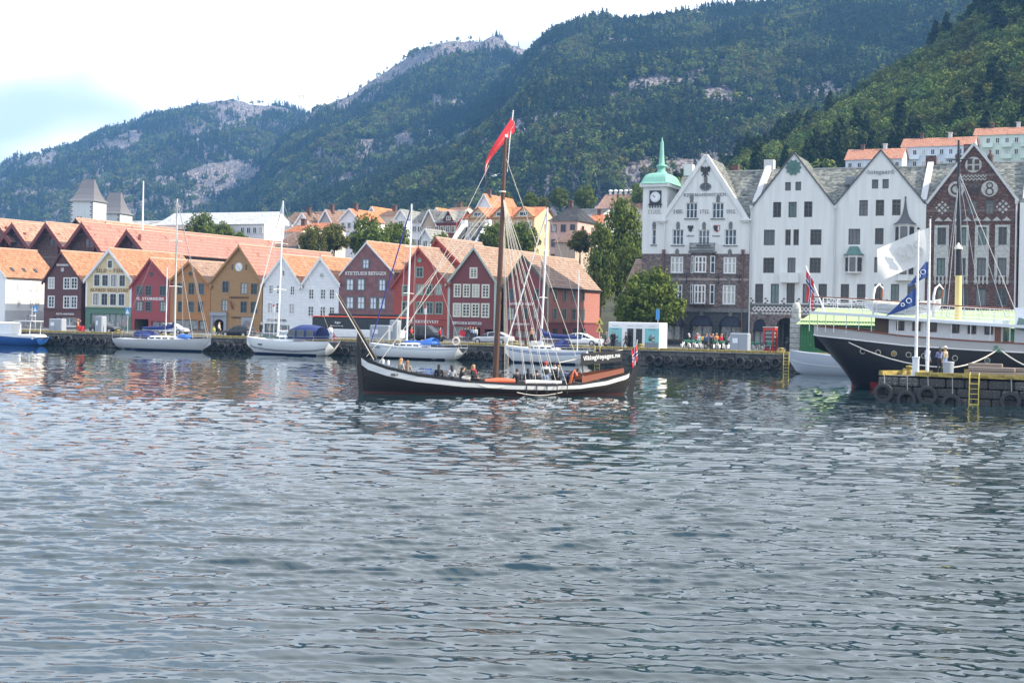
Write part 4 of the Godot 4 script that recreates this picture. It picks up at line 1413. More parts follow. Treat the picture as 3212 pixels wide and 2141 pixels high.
	for i in 10:
		var a := TAU * i / 10
		s.bar(V(uv[0], uv[1], 0.16), V(uv[0] + cos(a) * 0.95, uv[1] + sin(a) * 0.95, 0.1), 0.06, 0.06)
	obj("copper_rosette", s, M.copper_dull, o)
	var bb: Array = d.balcony
	s = Shape.new()
	s.span(V(bb[0], bb[1], 0.0), V(bb[2], bb[3], 0.8))
	obj("balcony", s, M.plaster_white, o)
	bay_with_roof(o, d.oriel, d.oriel[3], d.oriel_top, "copper_dull", false)
	bay_with_roof(o, [d.spire_bay[0], d.spire_bay[1], d.spire_bay[2], d.spire_bay[3]], d.spire_eave, d.spire_top, "slate_edge", true)
	for p in d.pipe: down_pipe(o, p[0], 0.3, p[1] - 0.1, 0.14, "render_pale")
	for q in [[g0[2][0] + 0.9, foot + 1.6, "skylight"]]:
		s = Shape.new()
		s.box(V(q[0] + 0.2, foot + 3.2, -4.0), V(1.1, 0.12, 1.5), Basis(V(1, 0, 0), 0.82))
		obj("skylight", s, M.glass_blue, o)
func brick_gable() -> void:
	var d := BRICK
	var o := thing("brick_gabled_building", "dark brick gabled building with pale medallions and white window panels", "building", V(d.at[0], STREET, d.at[1]), STONE_TURN)
	var g: Array = d.gable
	var foot: float = (g[0][1] + g[2][1]) * 0.5
	var wh := holes_of(d.windows)
	var s := Shape.new()
	rect_wall(s, d.x0, d.x1, 0.0, foot, wh.filter(func(h): return h[1] < foot))
	var mid: float = d.shoulder[0][1]
	# the gable narrows with straight slopes to the shoulders, then rises to a smaller pointed gable
	var lo := {"x0": g[0][0], "x1": g[2][0], "yl": foot, "yr": foot, "ax": (d.shoulder[0][0] + d.shoulder[1][0]) * 0.5, "ay": 0.0}
	var slope: float = (d.shoulder[0][0] - g[0][0])
	lo.ay = foot + (mid - foot) * (lo.ax - g[0][0]) / slope
	wall_face(s, lo, foot, mid, wh.filter(func(h): return h[3] > foot), 0.0, 0.0, 0.25)
	wall_face(s, {"x0": d.shoulder[0][0], "x1": d.shoulder[1][0], "yl": mid, "yr": mid, "ax": g[1][0], "ay": g[1][1]}, mid, g[1][1], [], 0.0)
	obj("brick_wall", s, M.brick_red, o)
	for q in [[g[0], d.shoulder[0]], [g[2], d.shoulder[1]], [d.shoulder[0], g[1]], [d.shoulder[1], g[1]]]:
		s = Shape.new()
		s.bar(V(q[0][0], q[0][1] + 0.1, -0.1), V(q[1][0], q[1][1] + 0.1, -0.1), 0.28, 0.6)
		obj("coping", s, M.render_pale, o)
	for q in d.shoulder:
		s = Shape.new()
		s.lathe(V(q[0], q[1] - 0.8, -0.1), [[0.3, 0.0], [0.3, 1.6], [0.4, 1.7], [0.1, 2.1], [0.16, 2.3], [0.0, 2.45]], 8)
		obj("pinnacle", s, M.brick_plain, o)
	for p in d.panels:
		s = Shape.new()
		var cut := wh.filter(func(h): return h[0] > p[0] and h[2] < p[2] and h[1] > p[1] - 0.3 and h[3] < p[3] + 0.2)
		for h in cut: h[1] = maxf(h[1], p[1] + 0.01)
		rect_wall(s, p[0], p[2], p[1], p[3], cut, 0.08, 0.1)
		s.box(V((p[0] + p[2]) * 0.5, p[3] - 0.02, 0.04), V(p[2] - p[0], 0.03, 0.08))
		obj("window_panel", s, M.stone_pale, o)
	for p in d.balusters:
		for i in 4:
			s = Shape.new()
			s.lathe(V(lerpf(p[0] + 0.2, p[2] - 0.2, i / 3.0), p[1], 0.05), [[0.1, 0.0], [0.2, 0.3], [0.09, 0.6], [0.2, 0.95], [0.1, p[3] - p[1]]], 7)
			obj("baluster", s, M.stone_pale, o)
	var k := 0
	for p in d.medallions:
		s = Shape.new()
		s.lathe(Vector3.ZERO, [[0, 0], [d.med_r, 0], [d.med_r, 0.06], [0, 0.06]], 26, false)
		var md := obj("medallion", s, M.stone_pale, o)
		md.position = V(p[0], p[1], 0.0)
		md.rotation_degrees.x = 90
		s = Shape.new()
		if k == 0:
			for a in [-1, 1]:
				for b in [-1, 1]:
					s.box(V(a * 0.38, 0.07, b * 0.34), V(0.5, 0.05, 0.5))
			obj("square_light", s, M.brick_plain, md)
		elif k == 1:
			s.ring(V(0, 0.07, 0), Vector3.UP, 0.52, 0.10, 18, 6)
			s.box(V(0.3, 0.07, 0.1), V(0.5, 0.05, 0.14))
			obj("relief_mark", s, M.brick_plain, md)
		else:
			s.ring(V(0, 0.07, -0.38), Vector3.UP, 0.3, 0.07, 14, 6)
			s.ring(V(0, 0.07, 0.30), Vector3.UP, 0.38, 0.07, 14, 6)
			obj("relief_mark", s, M.brick_plain, md)
		k += 1
	for p in d.stars:
		for q in [W(0, 0), W(-0.32, 0.32), W(0.32, 0.32), W(-0.32, -0.32), W(0.32, -0.32), W(0, 0.62), W(0, -0.62), W(0.62, 0), W(-0.62, 0)]:
			s = Shape.new()
			s.box(V(p[0] + q.x, p[1] + q.y, 0.02), V(0.3, 0.3, 0.06) * (0.7 if q.length() > 0.5 else 1.0), Basis(V(0, 0, 1), PI / 4))
			obj("star_tile", s, M.stone_pale, o)
	var n := 8
	for i in n:
		s = Shape.new()
		var x := lerpf(d.frieze[1], d.frieze[2], (i + 0.5) / n)
		s.extrude(PackedVector2Array([W(x - 0.48, d.frieze[0] - 0.24), W(x, d.frieze[0] + 0.22), W(x + 0.48, d.frieze[0] - 0.24)]), 0.0, 0.08)
		obj("frieze_triangle", s, M.stone_pale, o)
	s = Shape.new()
	for row in 2:
		for i in 14:
			var xa := lerpf(d.zig[1], d.zig[2], i / 14.0)
			var xb := lerpf(d.zig[1], d.zig[2], (i + 1) / 14.0)
			var h := 0.14 if i % 2 else -0.14
			s.bar(V(xa, d.zig[0] - h - row * 0.36 + 0.2, 0.03), V(xb, d.zig[0] + h - row * 0.36 + 0.2, 0.03), 0.09, 0.06)
	obj("zigzag_band", s, M.stone_pale, o)
	letters(o, d.year[0], d.year[1], d.year[2], d.year[3], d.year[4], 0.03, "iron_dark", "Droid Serif", true)
	for w in d.windows: window(o, w[0], w[1], w[2], w[3], 0.0, frames[w[4]])
	var r := slate_roof(o, d.x0, d.x1 + 9.0, foot, d.ridge, 7.5, 560)
	cross_roof(r, [[g[0][0], foot], [lo.ax, lo.ay - 0.3], [g[2][0], foot]], 8.0, 570)
	s = Shape.new()
	s.span(V(-1.6, d.ridge - 0.8, -8.0), V(-0.5, d.ridge + 2.2, -7.0))
	obj("chimney", s, M.brick_red, o)
	s = Shape.new()
	s.quad(V(d.x0, foot, -15), V(d.x0, 0, -15), V(d.x1, 0, -15), V(d.x1, foot, -15))
	s.quad(V(d.x1, foot, 0), V(d.x1, 0, 0), V(d.x1, 0, -15), V(d.x1, foot, -15))
	obj("back_wall", s, M.brick_red, o)
	down_pipe(o, d.x1 - 0.2, 0.3, foot - 0.2, 0.14, "render_pale")
	s = Shape.new()
	s.bar(V(d.x1 + 0.8, foot + 0.2, -0.3), V(d.x1 + 0.8, d.ridge + 0.3, -7.5), 0.7, 0.8)
	obj("fire_wall", s, M.render_pale, o)
	# the next house of the row, only its left edge is in view
	var p := thing("rendered_building", "pale rendered house wall at the right end of the stone row", "building", o.position + o.basis * V(d.x1 + 4.55, 0, 0), STONE_TURN)
	s = Shape.new()
	s.span(V(-4.4, 0, -15), V(4.4, foot, 0))
	obj("wall", s, M.plaster_white, p)

func ground_y(p: Vector3) -> float:
	var b := Basis(Vector3.UP, deg_to_rad(QUAY_TURN))
	var q := b.inverse() * (p - QUAY_ORIGIN)
	return STREET + rise(q.x) * clampf(-q.z - 62.0, 0.0, 130.0)
func rise(along: float) -> float:
	return lerpf(0.03, 0.20, clampf((along + 130.0) / 170.0, 0.0, 1.0))
func make_ground() -> void:
	var s := Shape.new()
	var turn := Transform3D(Basis(Vector3.UP, deg_to_rad(QUAY_TURN)), QUAY_ORIGIN)
	s.xf = turn
	s.quad(V(-260, STREET, -0.3), V(-260, STREET, -29.5), V(90, STREET, -29.5), V(90, STREET, -0.3))
	tag(obj("street", s, M.setts), "grey stone paved quay street", "", "", "structure")
	s = Shape.new()
	s.xf = turn
	s.quad(V(-260, STREET + 0.12, -29.5), V(-260, STREET + 0.12, -64), V(120, STREET + 0.12, -64), V(120, STREET + 0.12, -29.5))
	s.quad(V(-260, STREET, -29.5), V(-260, STREET + 0.12, -29.5), V(120, STREET + 0.12, -29.5), V(120, STREET, -29.5))
	tag(obj("pavement", s, M.paving), "raised pavement along the house fronts", "", "", "structure")
	s = Shape.new()
	s.xf = turn
	var n := 11
	for i in n:
		var v0 := 63.0 + 12.0 * i
		var v1 := v0 + 12.0
		var k0 := clampf(v0 - 62.0, 0.0, 130.0)
		var k1 := clampf(v1 - 62.0, 0.0, 130.0)
		var yy := STREET + 0.1
		for j in 20:
			var a := -300.0 + 30.0 * j
			s.quad(V(a, yy + rise(a) * k0, -v0), V(a, yy + rise(a) * k1, -v1), V(a + 30, yy + rise(a + 30) * k1, -v1), V(a + 30, yy + rise(a + 30) * k0, -v0))
	tag(obj("town_hillside", s, M.forest_floor), "sloping ground under the hillside houses", "", "", "structure")
	# the land goes on under the mountains
	s = Shape.new()
	s.quad(V(-3500, 1.2, -180), V(-3500, 1.2, -5200), V(3500, 1.2, -5200), V(3500, 1.2, -180))
	tag(obj("ground", s, M.forest_floor), "low ground at the foot of the mountains", "", "", "structure")
	s = Shape.new()
	s.quad(V(-900, -2.5, 60), V(-900, -2.5, -700), V(900, -2.5, -700), V(900, -2.5, 60))
	tag(obj("harbour_bed", s, M.sea_bed), "dark bed of the harbour", "", "", "structure")
func tyre_shape(r: float) -> Shape:
	var s := Shape.new()
	var rings := []
	var prof := [[0.56, -0.10], [0.60, -0.13], [0.86, -0.14], [0.97, -0.10], [1.0, 0.0], [0.97, 0.10], [0.86, 0.14], [0.60, 0.13], [0.56, 0.10], [0.68, 0.0]]
	for i in 25:
		var a := TAU * i / 24
		var ring := PackedVector3Array()
		for p in prof:
			ring.append(V(cos(a) * p[0] * r, sin(a) * p[0] * r, p[1]))
		rings.append(ring)
	s.loft(rings, true, false)
	return s
func make_quay() -> void:
	var q := Node3D.new()
	q.name = numbered("quay_wall")
	add_child(q)
	tag(q, "old stone quay wall with a yellow edge beam", "", "", "structure")
	q.position = QUAY_ORIGIN
	q.rotation_degrees.y = QUAY_TURN
	var r := RandomNumberGenerator.new()
	r.seed = 31
	var core := Shape.new()
	core.span(V(-260, -2.4, -0.6), V(80, STREET - 0.02, -0.14))
	obj("wall_core", core, M.quay_joint, q)
	var kinds := []
	for i in 6:
		var b := Shape.new()
		var w := 1.5 + 0.12 * (i - 2.5)
		b.round_box(Vector3.ZERO, V(w, 0.46, 0.3), 0.045)
		kinds.append([b.mesh(), w])
	for row in 3:
		var x := -96.0 + 0.6 * (row % 2)
		while x < 34.0:
			var k: Array = kinds[r.randi() % 6]
			var o := obj("quay_block", k[0], M[["quay_stone", "quay_stone_dark", "quay_stone"][r.randi() % 3]], q)
			o.position = V(x + k[1] * 0.5, STREET - 0.24 - row * 0.48 - 0.05, -0.15 + r.randf_range(-0.04, 0.03))
			x += k[1] + 0.03
	var low := Shape.new()
	low.span(V(-260, -2.4, -0.14), V(80, 0.06, 0.02))
	obj("weedy_footing", low, M.quay_weed, q)
	var cap := Shape.new()
	cap.span(V(-260, STREET - 0.02, -1.0), V(80, STREET + 0.06, 0.06))
	obj("capping", cap, M.paving, q)
	var x := -104.0
	while x < 33.0:
		var b := Shape.new()
		b.round_box(V(0, 0, 0), V(5.6, 0.24, 0.26), 0.03)
		var o := obj("edge_beam", b, M.beam_yellow, q)
		o.position = V(x + 2.8, STREET + 0.2, -0.12)
		x += 5.72
	var big := tyre_shape(0.50).mesh()
	var mid := tyre_shape(0.43).mesh()
	var rope_ends := []
	var tyres := []
	for i in TYRES.size(): tyres.append([TYRES[i][0], TYRES[i][1]])
	var u := -79.0
	while u < -56.0:
		if u < -73.0 or u > -60.0: pass
		u += 1.3
	for g in [[-69.0, -45.0, 14], [-36.5, -24.0, 7], [-21.5, -13.0, 6], [-10.5, -2.5, 5], [0.5, 6.0, 3]]:
		for i in g[2]:
			var a: float = lerpf(g[0], g[1], float(i) / g[2])
			var free := true
			for t in tyres:
				if absf(t[0] - a) < 0.95: free = false
			if free: tyres.append([a, 0.62 + 0.16 * sin(i * 2.3)])
	tyres.sort_custom(func(a, b): return a[0] < b[0])
	var k := 0
	for t in tyres:
		var o := obj("tyre_fender", big if k % 3 else mid, M.rubber)
		o.position = qp(t[0], -0.30, clampf(t[1], 0.42, 0.85))
		o.rotation_degrees = V(-4 + 5 * sin(k * 1.7), QUAY_TURN + 7 * sin(k * 2.9), 0)
		tag(o, "black tyre hung as a fender on the long stone quay", "tyre", "tyre fenders along the stone quay")
		k += 1
	var names := ["beside the dark parked car", "in front of the bus", "by the bow of the blue striped yacht", "below the white kiosk", "before the red phone box"]
	for i in BOLLARDS.size():
		bollard(qp(BOLLARDS[i], 0.75, STREET + 0.06), "yellow mooring bollard " + names[i])
	for i in LADDERS.size():
		ladder(qp(LADDERS[i], -0.32, 0), 0.0, ["yellow quay ladder left of the white kiosk", "yellow quay ladder right of the red phone box"][i])
func bollard(at: Vector3, label: String) -> void:
	var o := thing("bollard", label, "bollard", at, 0.0, "yellow bollards")
	var s := Shape.new()
	s.lathe(Vector3.ZERO, [[0.26, 0.0], [0.26, 0.05], [0.17, 0.08], [0.15, 0.34], [0.19, 0.42], [0.24, 0.5], [0.22, 0.58], [0.0, 0.6]], 12)
	obj("post", s, M.beam_yellow, o)
	s = Shape.new()
	s.tube([V(-0.42, 0.36, 0), V(0.42, 0.36, 0)], 0.06, 8)
	obj("cross_pin", s, M.beam_yellow, o)
func ladder(at: Vector3, turn: float, label: String) -> void:
	var o := thing("ladder", label, "ladder", at, QUAY_TURN + turn, "yellow ladders")
	for x in [-0.26, 0.26]:
		var s := Shape.new()
		s.tube([V(x, -0.6, 0), V(x, STREET + 0.25, 0), V(x, STREET + 0.3, -0.3)], 0.035, 6)
		obj("rail", s, M.paint_yellow_bright, o)
	for i in 6:
		var s := Shape.new()
		s.tube([V(-0.26, -0.3 + i * 0.3, 0), V(0.26, -0.3 + i * 0.3, 0)], 0.022, 6)
		obj("rung", s, M.paint_yellow_bright, o)
func row_extras(row: Array) -> void:
	var en: Node3D = row[4]
	var d: Dictionary = HOUSES[4]
	clock_face(en, d.ax - 0.05, d.ay - 3.05, 0.62, 0.02, "clock_white", "letter_dark", 10.4)
	# grey portal round the passage and a blind arch beside it
	var p: Array = d.passages[0]
	var s := Shape.new()
	for sg in [-1, 1]:
		var x: float = p[0] if sg < 0 else p[2]
		s.span(V(x - 0.22 + sg * 0.2, 0, 0.03), V(x + 0.22 + sg * 0.2, p[3] + 0.5, 0.25))
	s.span(V(p[0] - 0.5, p[3] + 0.5, 0.03), V(p[2] + 0.5, p[3] + 1.0, 0.4))
	arch_fill(s, p[0], p[2], p[3] - 0.8, p[3], p[3] + 0.5, 0.12)
	obj("portal", s, M.portal_grey, en)
	s = Shape.new()
	s.span(V(1.0, 0.0, 0.03), V(2.9, 2.3, 0.14))
	var b := obj("blind_arch", s, M.portal_grey, en)
	s = Shape.new()
	s.lathe(Vector3.ZERO, [[0, 0], [0.68, 0], [0.68, 0.04], [0, 0.04]], 20, false)
	var f := obj("arch_field", s, M.portal_dark, b)
	f.position = V(1.95, 1.2, 0.13)
	f.rotation_degrees.x = 90
	# carved unicorn head on the front
	s = Shape.new()
	s.tube([V(0, -0.55, 0.1), V(0.02, -0.1, 0.35), V(-0.05, 0.3, 0.5), V(-0.32, 0.52, 0.62)], [0.13, 0.17, 0.15, 0.05], 8)
	s.tube([V(-0.05, 0.38, 0.5), V(0.12, 0.62, 0.55)], [0.07, 0.03], 6)
	s.tube([V(-0.2, 0.48, 0.58), V(-0.35, 0.95, 0.75)], [0.035, 0.005], 6)
	var un := obj("unicorn_carving", s, M.carving_brown, en)
	un.position = V(-0.55, 4.05, 0.0)
	# salmon side wall of the last house
	var j: Node3D = row[10]
	d = HOUSES[10]
	for w in SIDE_WINDOWS:
		var g := window(j, 0, w[1], w[2] - w[0], w[3], 0.0, frames["pale"])
		g.position = V(d.x1 + 0.03, (w[1] + w[3]) * 0.5, -(w[0] + w[2]) * 0.5)
		g.rotation_degrees.y = 90
	s = Shape.new()
	s.span(V(d.x1 + 0.02, 2.35, -d.depth), V(d.x1 + 0.16, 2.55, 0.02))
	obj("string_course", s, M.paint_maroon, j)
	s = Shape.new()
	s.span(V(d.x1 - 0.04, 0, -d.depth), V(d.x1 + 0.06, 2.35, 0.02))
	obj("plinth_wall", s, M.paint_wine, j)
	for w in [[2.2, 1.3], [5.5, 1.2], [9.4, 1.6], [12.0, 1.1]]:
		s = Shape.new()
		s.box(V(d.x1 + 0.08, 1.05, -w[0]), V(0.06, 1.4, w[1]))
		obj("ground_window", s, M.glass_dark, j)
	s = Shape.new()
	s.tube([V(d.x1 + 0.42, d.yr - 0.25, 0.2), V(d.x1 + 0.42, d.yr - 0.25, -d.depth)], 0.09, 6)
	obj("gutter", s, M.iron_dark, j)
	# white corner house at the left edge: its lit side wall runs back from the street
	var c := CORNER
	var h := {"label": "", "x0": -8.5, "x1": 0.0, "yl": c.eave, "yr": c.eave, "ax": -4.4, "ay": c.eave + 4.3}
	var o := thing("white_corner_house", "white rendered house with orange roof at the left edge of the row", "house", qp(c.u, 32.0), QUAY_TURN)
	s = Shape.new()
	wall_face(s, h, 0.0, h.ay, [[-6.6, 0.4, -5.4, 2.2], [-3.6, 0.4, -2.4, 2.2], [-6.4, 3.4, -5.5, 4.8], [-3.4, 3.4, -2.5, 4.8]], 0.0)
	plain_house_sides(s, h, c.length)
	obj("wall", s, M.plaster_bright, o)
	for w in [[-6.6, 0.4, -5.4, 2.2], [-3.6, 0.4, -2.4, 2.2], [-6.4, 3.4, -5.5, 4.8], [-3.4, 3.4, -2.5, 4.8]]:
		window(o, w[0], w[1], w[2], w[3], 0.0, frames["white6"])
	for w in c.windows:
		var g := window(o, 0, w[1], w[2] - w[0], w[3], 0.0, frames["white6"])
		g.position = V(0.03, (w[1] + w[3]) * 0.5, -(w[0] + w[2]) * 0.5)
		g.rotation_degrees.y = 90
	s = Shape.new()
	s.span(V(-0.05, 0, -c.length), V(0.05, 2.6, 0.04))
	obj("plinth", s, M.render_pale, o)
	gable_roof(o, h, c.length, roofs["orange"].merged({"verge": "paint_white"}), 71)
	for k in 3:
		s = Shape.new()
		s.box(V(-0.9, c.eave + 1.05, -2.2 - 2.5 * k), V(0.1, 0.8, 0.6), Basis(V(0, 0, 1), 0.75))
		obj("skylight", s, M.glass_dark, o)
	# taller rear part of the bright red house
	d = HOUSES[8]
	var rd := {"x0": d.x0 + 0.4, "x1": d.x1 - 0.6, "yl": d.yl + 2.2, "yr": d.yr + 2.2, "ax": d.ax - 0.6, "ay": d.ay + 1.6}
	o = thing("rear_store", "taller red store behind the bright red gabled house", "house", qp(d.u, 38.0), QUAY_TURN)
	s = Shape.new()
	wall_face(s, rd, 0.0, rd.ay, [], 0.0, 0.26)
	plain_house_sides(s, rd, 14.0, 0.26)
	obj("wall", s, M.paint_red, o)
	gable_roof(o, rd, 14.0, roofs["mossy"].merged({"verge": "paint_red"}), 93)
	# red store with hoist dormer and open galleries between the salmon wall and the brick hall
	o = thing("red_store", "red wooden store with galleries and a hoist dormer behind the dark tree", "house", qp(8.0, 36.5), QUAY_TURN)
	var st := {"x0": -9.0, "x1": 9.5, "yl": 6.6, "yr": 6.6, "ax": 0.0, "ay": 6.7}
	s = Shape.new()
	rect_wall(s, -9.0, 9.5, 0.0, 6.6, [[3.5, 4.6, 9.3, 5.7], [3.5, 2.6, 9.3, 3.4]], 0.0, 0.5)
	s.span(V(-9.0, 0, -9.0), V(-8.9, 6.6, 0)); s.span(V(-9, 0, -9.1), V(9.5, 6.6, -9.0))
	obj("wall", s, M.paint_wine, o)
	dark_room(o, 3.4, 4.5, 9.4, 5.8, -0.4, 2.0, "passage_dark", "gallery")
	dark_room(o, 3.4, 2.5, 9.4, 3.5, -0.4, 2.0, "passage_dark", "gallery")
	var rail := Shape.new()
	for y in [5.0, 4.7, 3.0]: rail.span(V(3.4, y, 0.0), V(9.4, y + 0.12, 0.08))
	obj("gallery_rail", rail, M.paint_maroon, o)
	s = Shape.new()
	lay_tiles(s, V(-9.3, 6.5, 0.5), V(9.8, 6.5, 0.5), V(9.8, 11.0, -4.6), V(-9.3, 11.0, -4.6), 0.3, 0.42, roofs.mossy.c0, roofs.mossy.c1, 17)
	lay_tiles(s, V(9.8, 6.5, -9.5), V(-9.3, 6.5, -9.5), V(-9.3, 11.0, -4.6), V(9.8, 11.0, -4.6), 0.3, 0.42, roofs.mossy.c0, roofs.mossy.c1, 18)
	tag(obj("roof_tiles", s, M.tiles, o), "", "", "", "stuff")
	s = Shape.new()
	for x in [-8.95, 9.45]: s.tri(V(x, 6.6, 0), V(x, 10.9, -4.6), V(x, 6.6, -9))
	obj("gable_wall", s, M.paint_wine, o)
	s = Shape.new()
	s.span(V(5.2, 8.0, -3.0), V(6.8, 10.0, 0.6))
	s.extrude(PackedVector2Array([W(5.2, 10.0), W(6.0, 11.2), W(6.8, 10.0)]), -3.0, 0.6)
	obj("hoist_dormer", s, M.paint_salmon, o)
func make_hotel() -> void:
	var k := 0
	for d in HOTEL:
		var o := thing("hotel_gable", d.label, "building", qp(d.u, d.v), QUAY_TURN, "brick hotel gables behind the row")
		var s := Shape.new()
		var wx: float = d.ax + 0.5
		var hole := [wx - 1.0, d.yl + 0.1, wx + 1.0, d.yl + 1.75]
		wall_face(s, d, 0.0, d.ay, [hole], 0.0)
		plain_house_sides(s, d, d.depth)
		obj("wall", s, M.brick_red, o)
		window(o, hole[0], hole[1], hole[2], hole[3], 0.0, {"id": "hotel", "cols": 2, "rows": [0.3], "frame": "paint_maroon", "bar": 0.14, "muntin": 0.1, "recess": 0.15, "panes": ["glass_blue", "glass_grey"]})
		s = Shape.new()
		s.span(V(wx + 1.3, d.yl - 1.5, 0.0), V(wx + 1.55, d.yl + 2.4, 0.5))
		obj("wall_fin", s, M.paint_maroon, o)
		var st: Dictionary = roofs["rose" if k >= 3 else "old_red"].merged({"verge": "paint_maroon", "verge_h": 0.75, "front": 1.5, "tw": 0.6 if k >= 3 else 0.5, "th": 0.8 if k >= 3 else 0.55, "wave": 0.02, "over": 0.5})
		gable_roof(o, d, d.depth, st, 600 + k)
		if k == 3:
			# dormers along the sunny slope
			for i in 5:
				var z := -18.0 - 12.5 * i
				var dm := Shape.new()
				var x0: float = d.x1 - 0.7
				var y0: float = d.yr + 0.75
				dm.xf = Transform3D(Basis(Vector3.UP, PI / 2), V(x0, y0, z))
				dm.extrude(PackedVector2Array([W(-1.5, 0), W(0, 2.4), W(1.5, 0)]), -2.6, 0.0)
				var dn := obj("dormer", dm, M.paint_maroon, o)
				var t := Shape.new()
				t.xf = dm.xf
				for sg in [-1, 1]:
					lay_tiles(t, V(sg * 1.75, -0.3, 0.5), V(sg * 1.75, -0.3, -3.0), V(0, 2.5, -3.0), V(0, 2.5, 0.5), 0.3, 0.35, roofs.orange.c0, roofs.old_red.c1, 700 + i * 2 + sg)
				tag(obj("dormer_tiles", t, M.tiles, dn), "", "", "", "stuff")
				var g := Shape.new()
				g.xf = dm.xf
				g.box(V(0, 0.75, 0.02), V(0.9, 1.0, 0.05))
				obj("dormer_window", g, M.glass_dark, dn)
		k += 1
	# further hotel roofs seen over the first row
	for q in [[-141.0, 92.0, 7.0, 21.5, 18.0, "with a dark open gable near the church"], [-128.0, 86.0, 3.0, 20.2, 18.4, "with a very small dark gable"]]:
		var o := thing("hotel_gable", "rear brown tiled hotel roof " + q[5], "building", qp(q[0], q[1]), QUAY_TURN, "brick hotel gables behind the row")
		var d := {"x0": -q[2] * 0.5, "x1": q[2] * 0.5, "yl": q[4], "yr": q[4], "ax": 0.0, "ay": q[3]}
		var s := Shape.new()
		wall_face(s, d, 0.0, d.ay, [], 0.0)
		plain_house_sides(s, d, 40.0)
		obj("wall", s, M.passage_dark, o)
		gable_roof(o, d, 40.0, roofs["old_red"].merged({"verge": "roof_deck", "front": 1.0, "tw": 0.5, "th": 0.55, "wave": 0.02}), 640)
func make_church() -> void:
	var c := CHURCH
	var at := V(c.at[0], 0, c.at[1])
	var gy := ground_y(at)
	var o := thing("church", "old church with two square white towers and grey hipped spires", "church", V(at.x, gy, at.z), -14.0)
	var w: float = c.w
	for k in 2:
		var off := V(0, 0, 0) if k == 0 else V(0.4, -2.6, -15.0)
		var eave: float = c.eave - gy
		var top: float = c.top - gy
		var s := Shape.new()
		s.xf = Transform3D(Basis(), off)
		s.span(V(-w * 0.5, 0, -w), V(w * 0.5, eave, 0))
		var t := obj("tower", s, M.plaster_white, o)
		s = Shape.new()
		s.xf = Transform3D(Basis(), off)
		var e := w * 0.5 + 0.5
		var rings := []
		for p in [[1.0, 0.0], [0.86, 0.12], [0.74, 0.3], [0.60, 0.6], [0.46, 1.0]]:
			var ring := PackedVector3Array()
			var zz: float = e * lerpf(0.06, 1.0, (p[0] - 0.46) / 0.54)
			for q in [W(1, -1), W(-1, -1), W(-1, 1), W(1, 1)]:
				ring.append(V(q.x * e * p[0], eave + p[1] * (top - eave), -w * 0.5 + q.y * zz))
			rings.append(ring)
		s.loft(rings, true, true, false)
		obj("spire_roof", s, M.lead_grey, t)
		for x in [-e * 0.46, e * 0.46]:
			s = Shape.new()
			s.xf = Transform3D(Basis(), off)
			s.tube([V(x, top, -w * 0.5), V(x, top + 2.0, -w * 0.5)], 0.06, 5)
			s.lathe(V(x, top + 2.0, -w * 0.5), [[0.05, 0], [0.22, 0.18], [0.05, 0.38]], 8)
			obj("finial", s, M.iron_dark, t)
		for corner in [-1, 1]:
			for i in 14:
				s = Shape.new()
				s.xf = Transform3D(Basis(), off)
				var bw := 0.55 if i % 2 else 0.95
				s.box(V(corner * (w * 0.5 - bw * 0.5 + 0.03), eave - 0.5 - i * 0.62, 0.0), V(bw, 0.42, 0.08))
				obj("quoin", s, M.stone_grey, t)
		for x in [-0.55, 0.55]:
			s = Shape.new()
			s.xf = Transform3D(Basis(), off)
			s.box(V(x * 0.9 - 0.6, eave - 5.6, 0.01), V(0.62, 1.7, 0.06))
			s.lathe(V(x * 0.9 - 0.6, eave - 4.75, 0.0), [[0.31, 0.0], [0.0, 0.3]], 8)
			obj("bell_opening", s, M.passage_dark, t)
func hill_frames() -> void:
	frames["hill_white"] = {"id": "hill_white", "cols": 2, "rows": [], "frame": "paint_white", "bar": 0.12, "recess": -0.06}
	frames["hill_green"] = {"id": "hill_green", "cols": 3, "rows": [], "frame": "paint_white", "bar": 0.12, "recess": -0.06, "panes": ["glass_teal"]}
	frames["hill_pale"] = {"id": "hill_pale", "cols": 2, "rows": [0.6], "frame": "paint_cream", "bar": 0.14, "recess": -0.06}
	frames["hill_dark"] = {"id": "hill_dark", "cols": 2, "rows": [], "frame": "frame_brown", "bar": 0.1, "recess": -0.06}
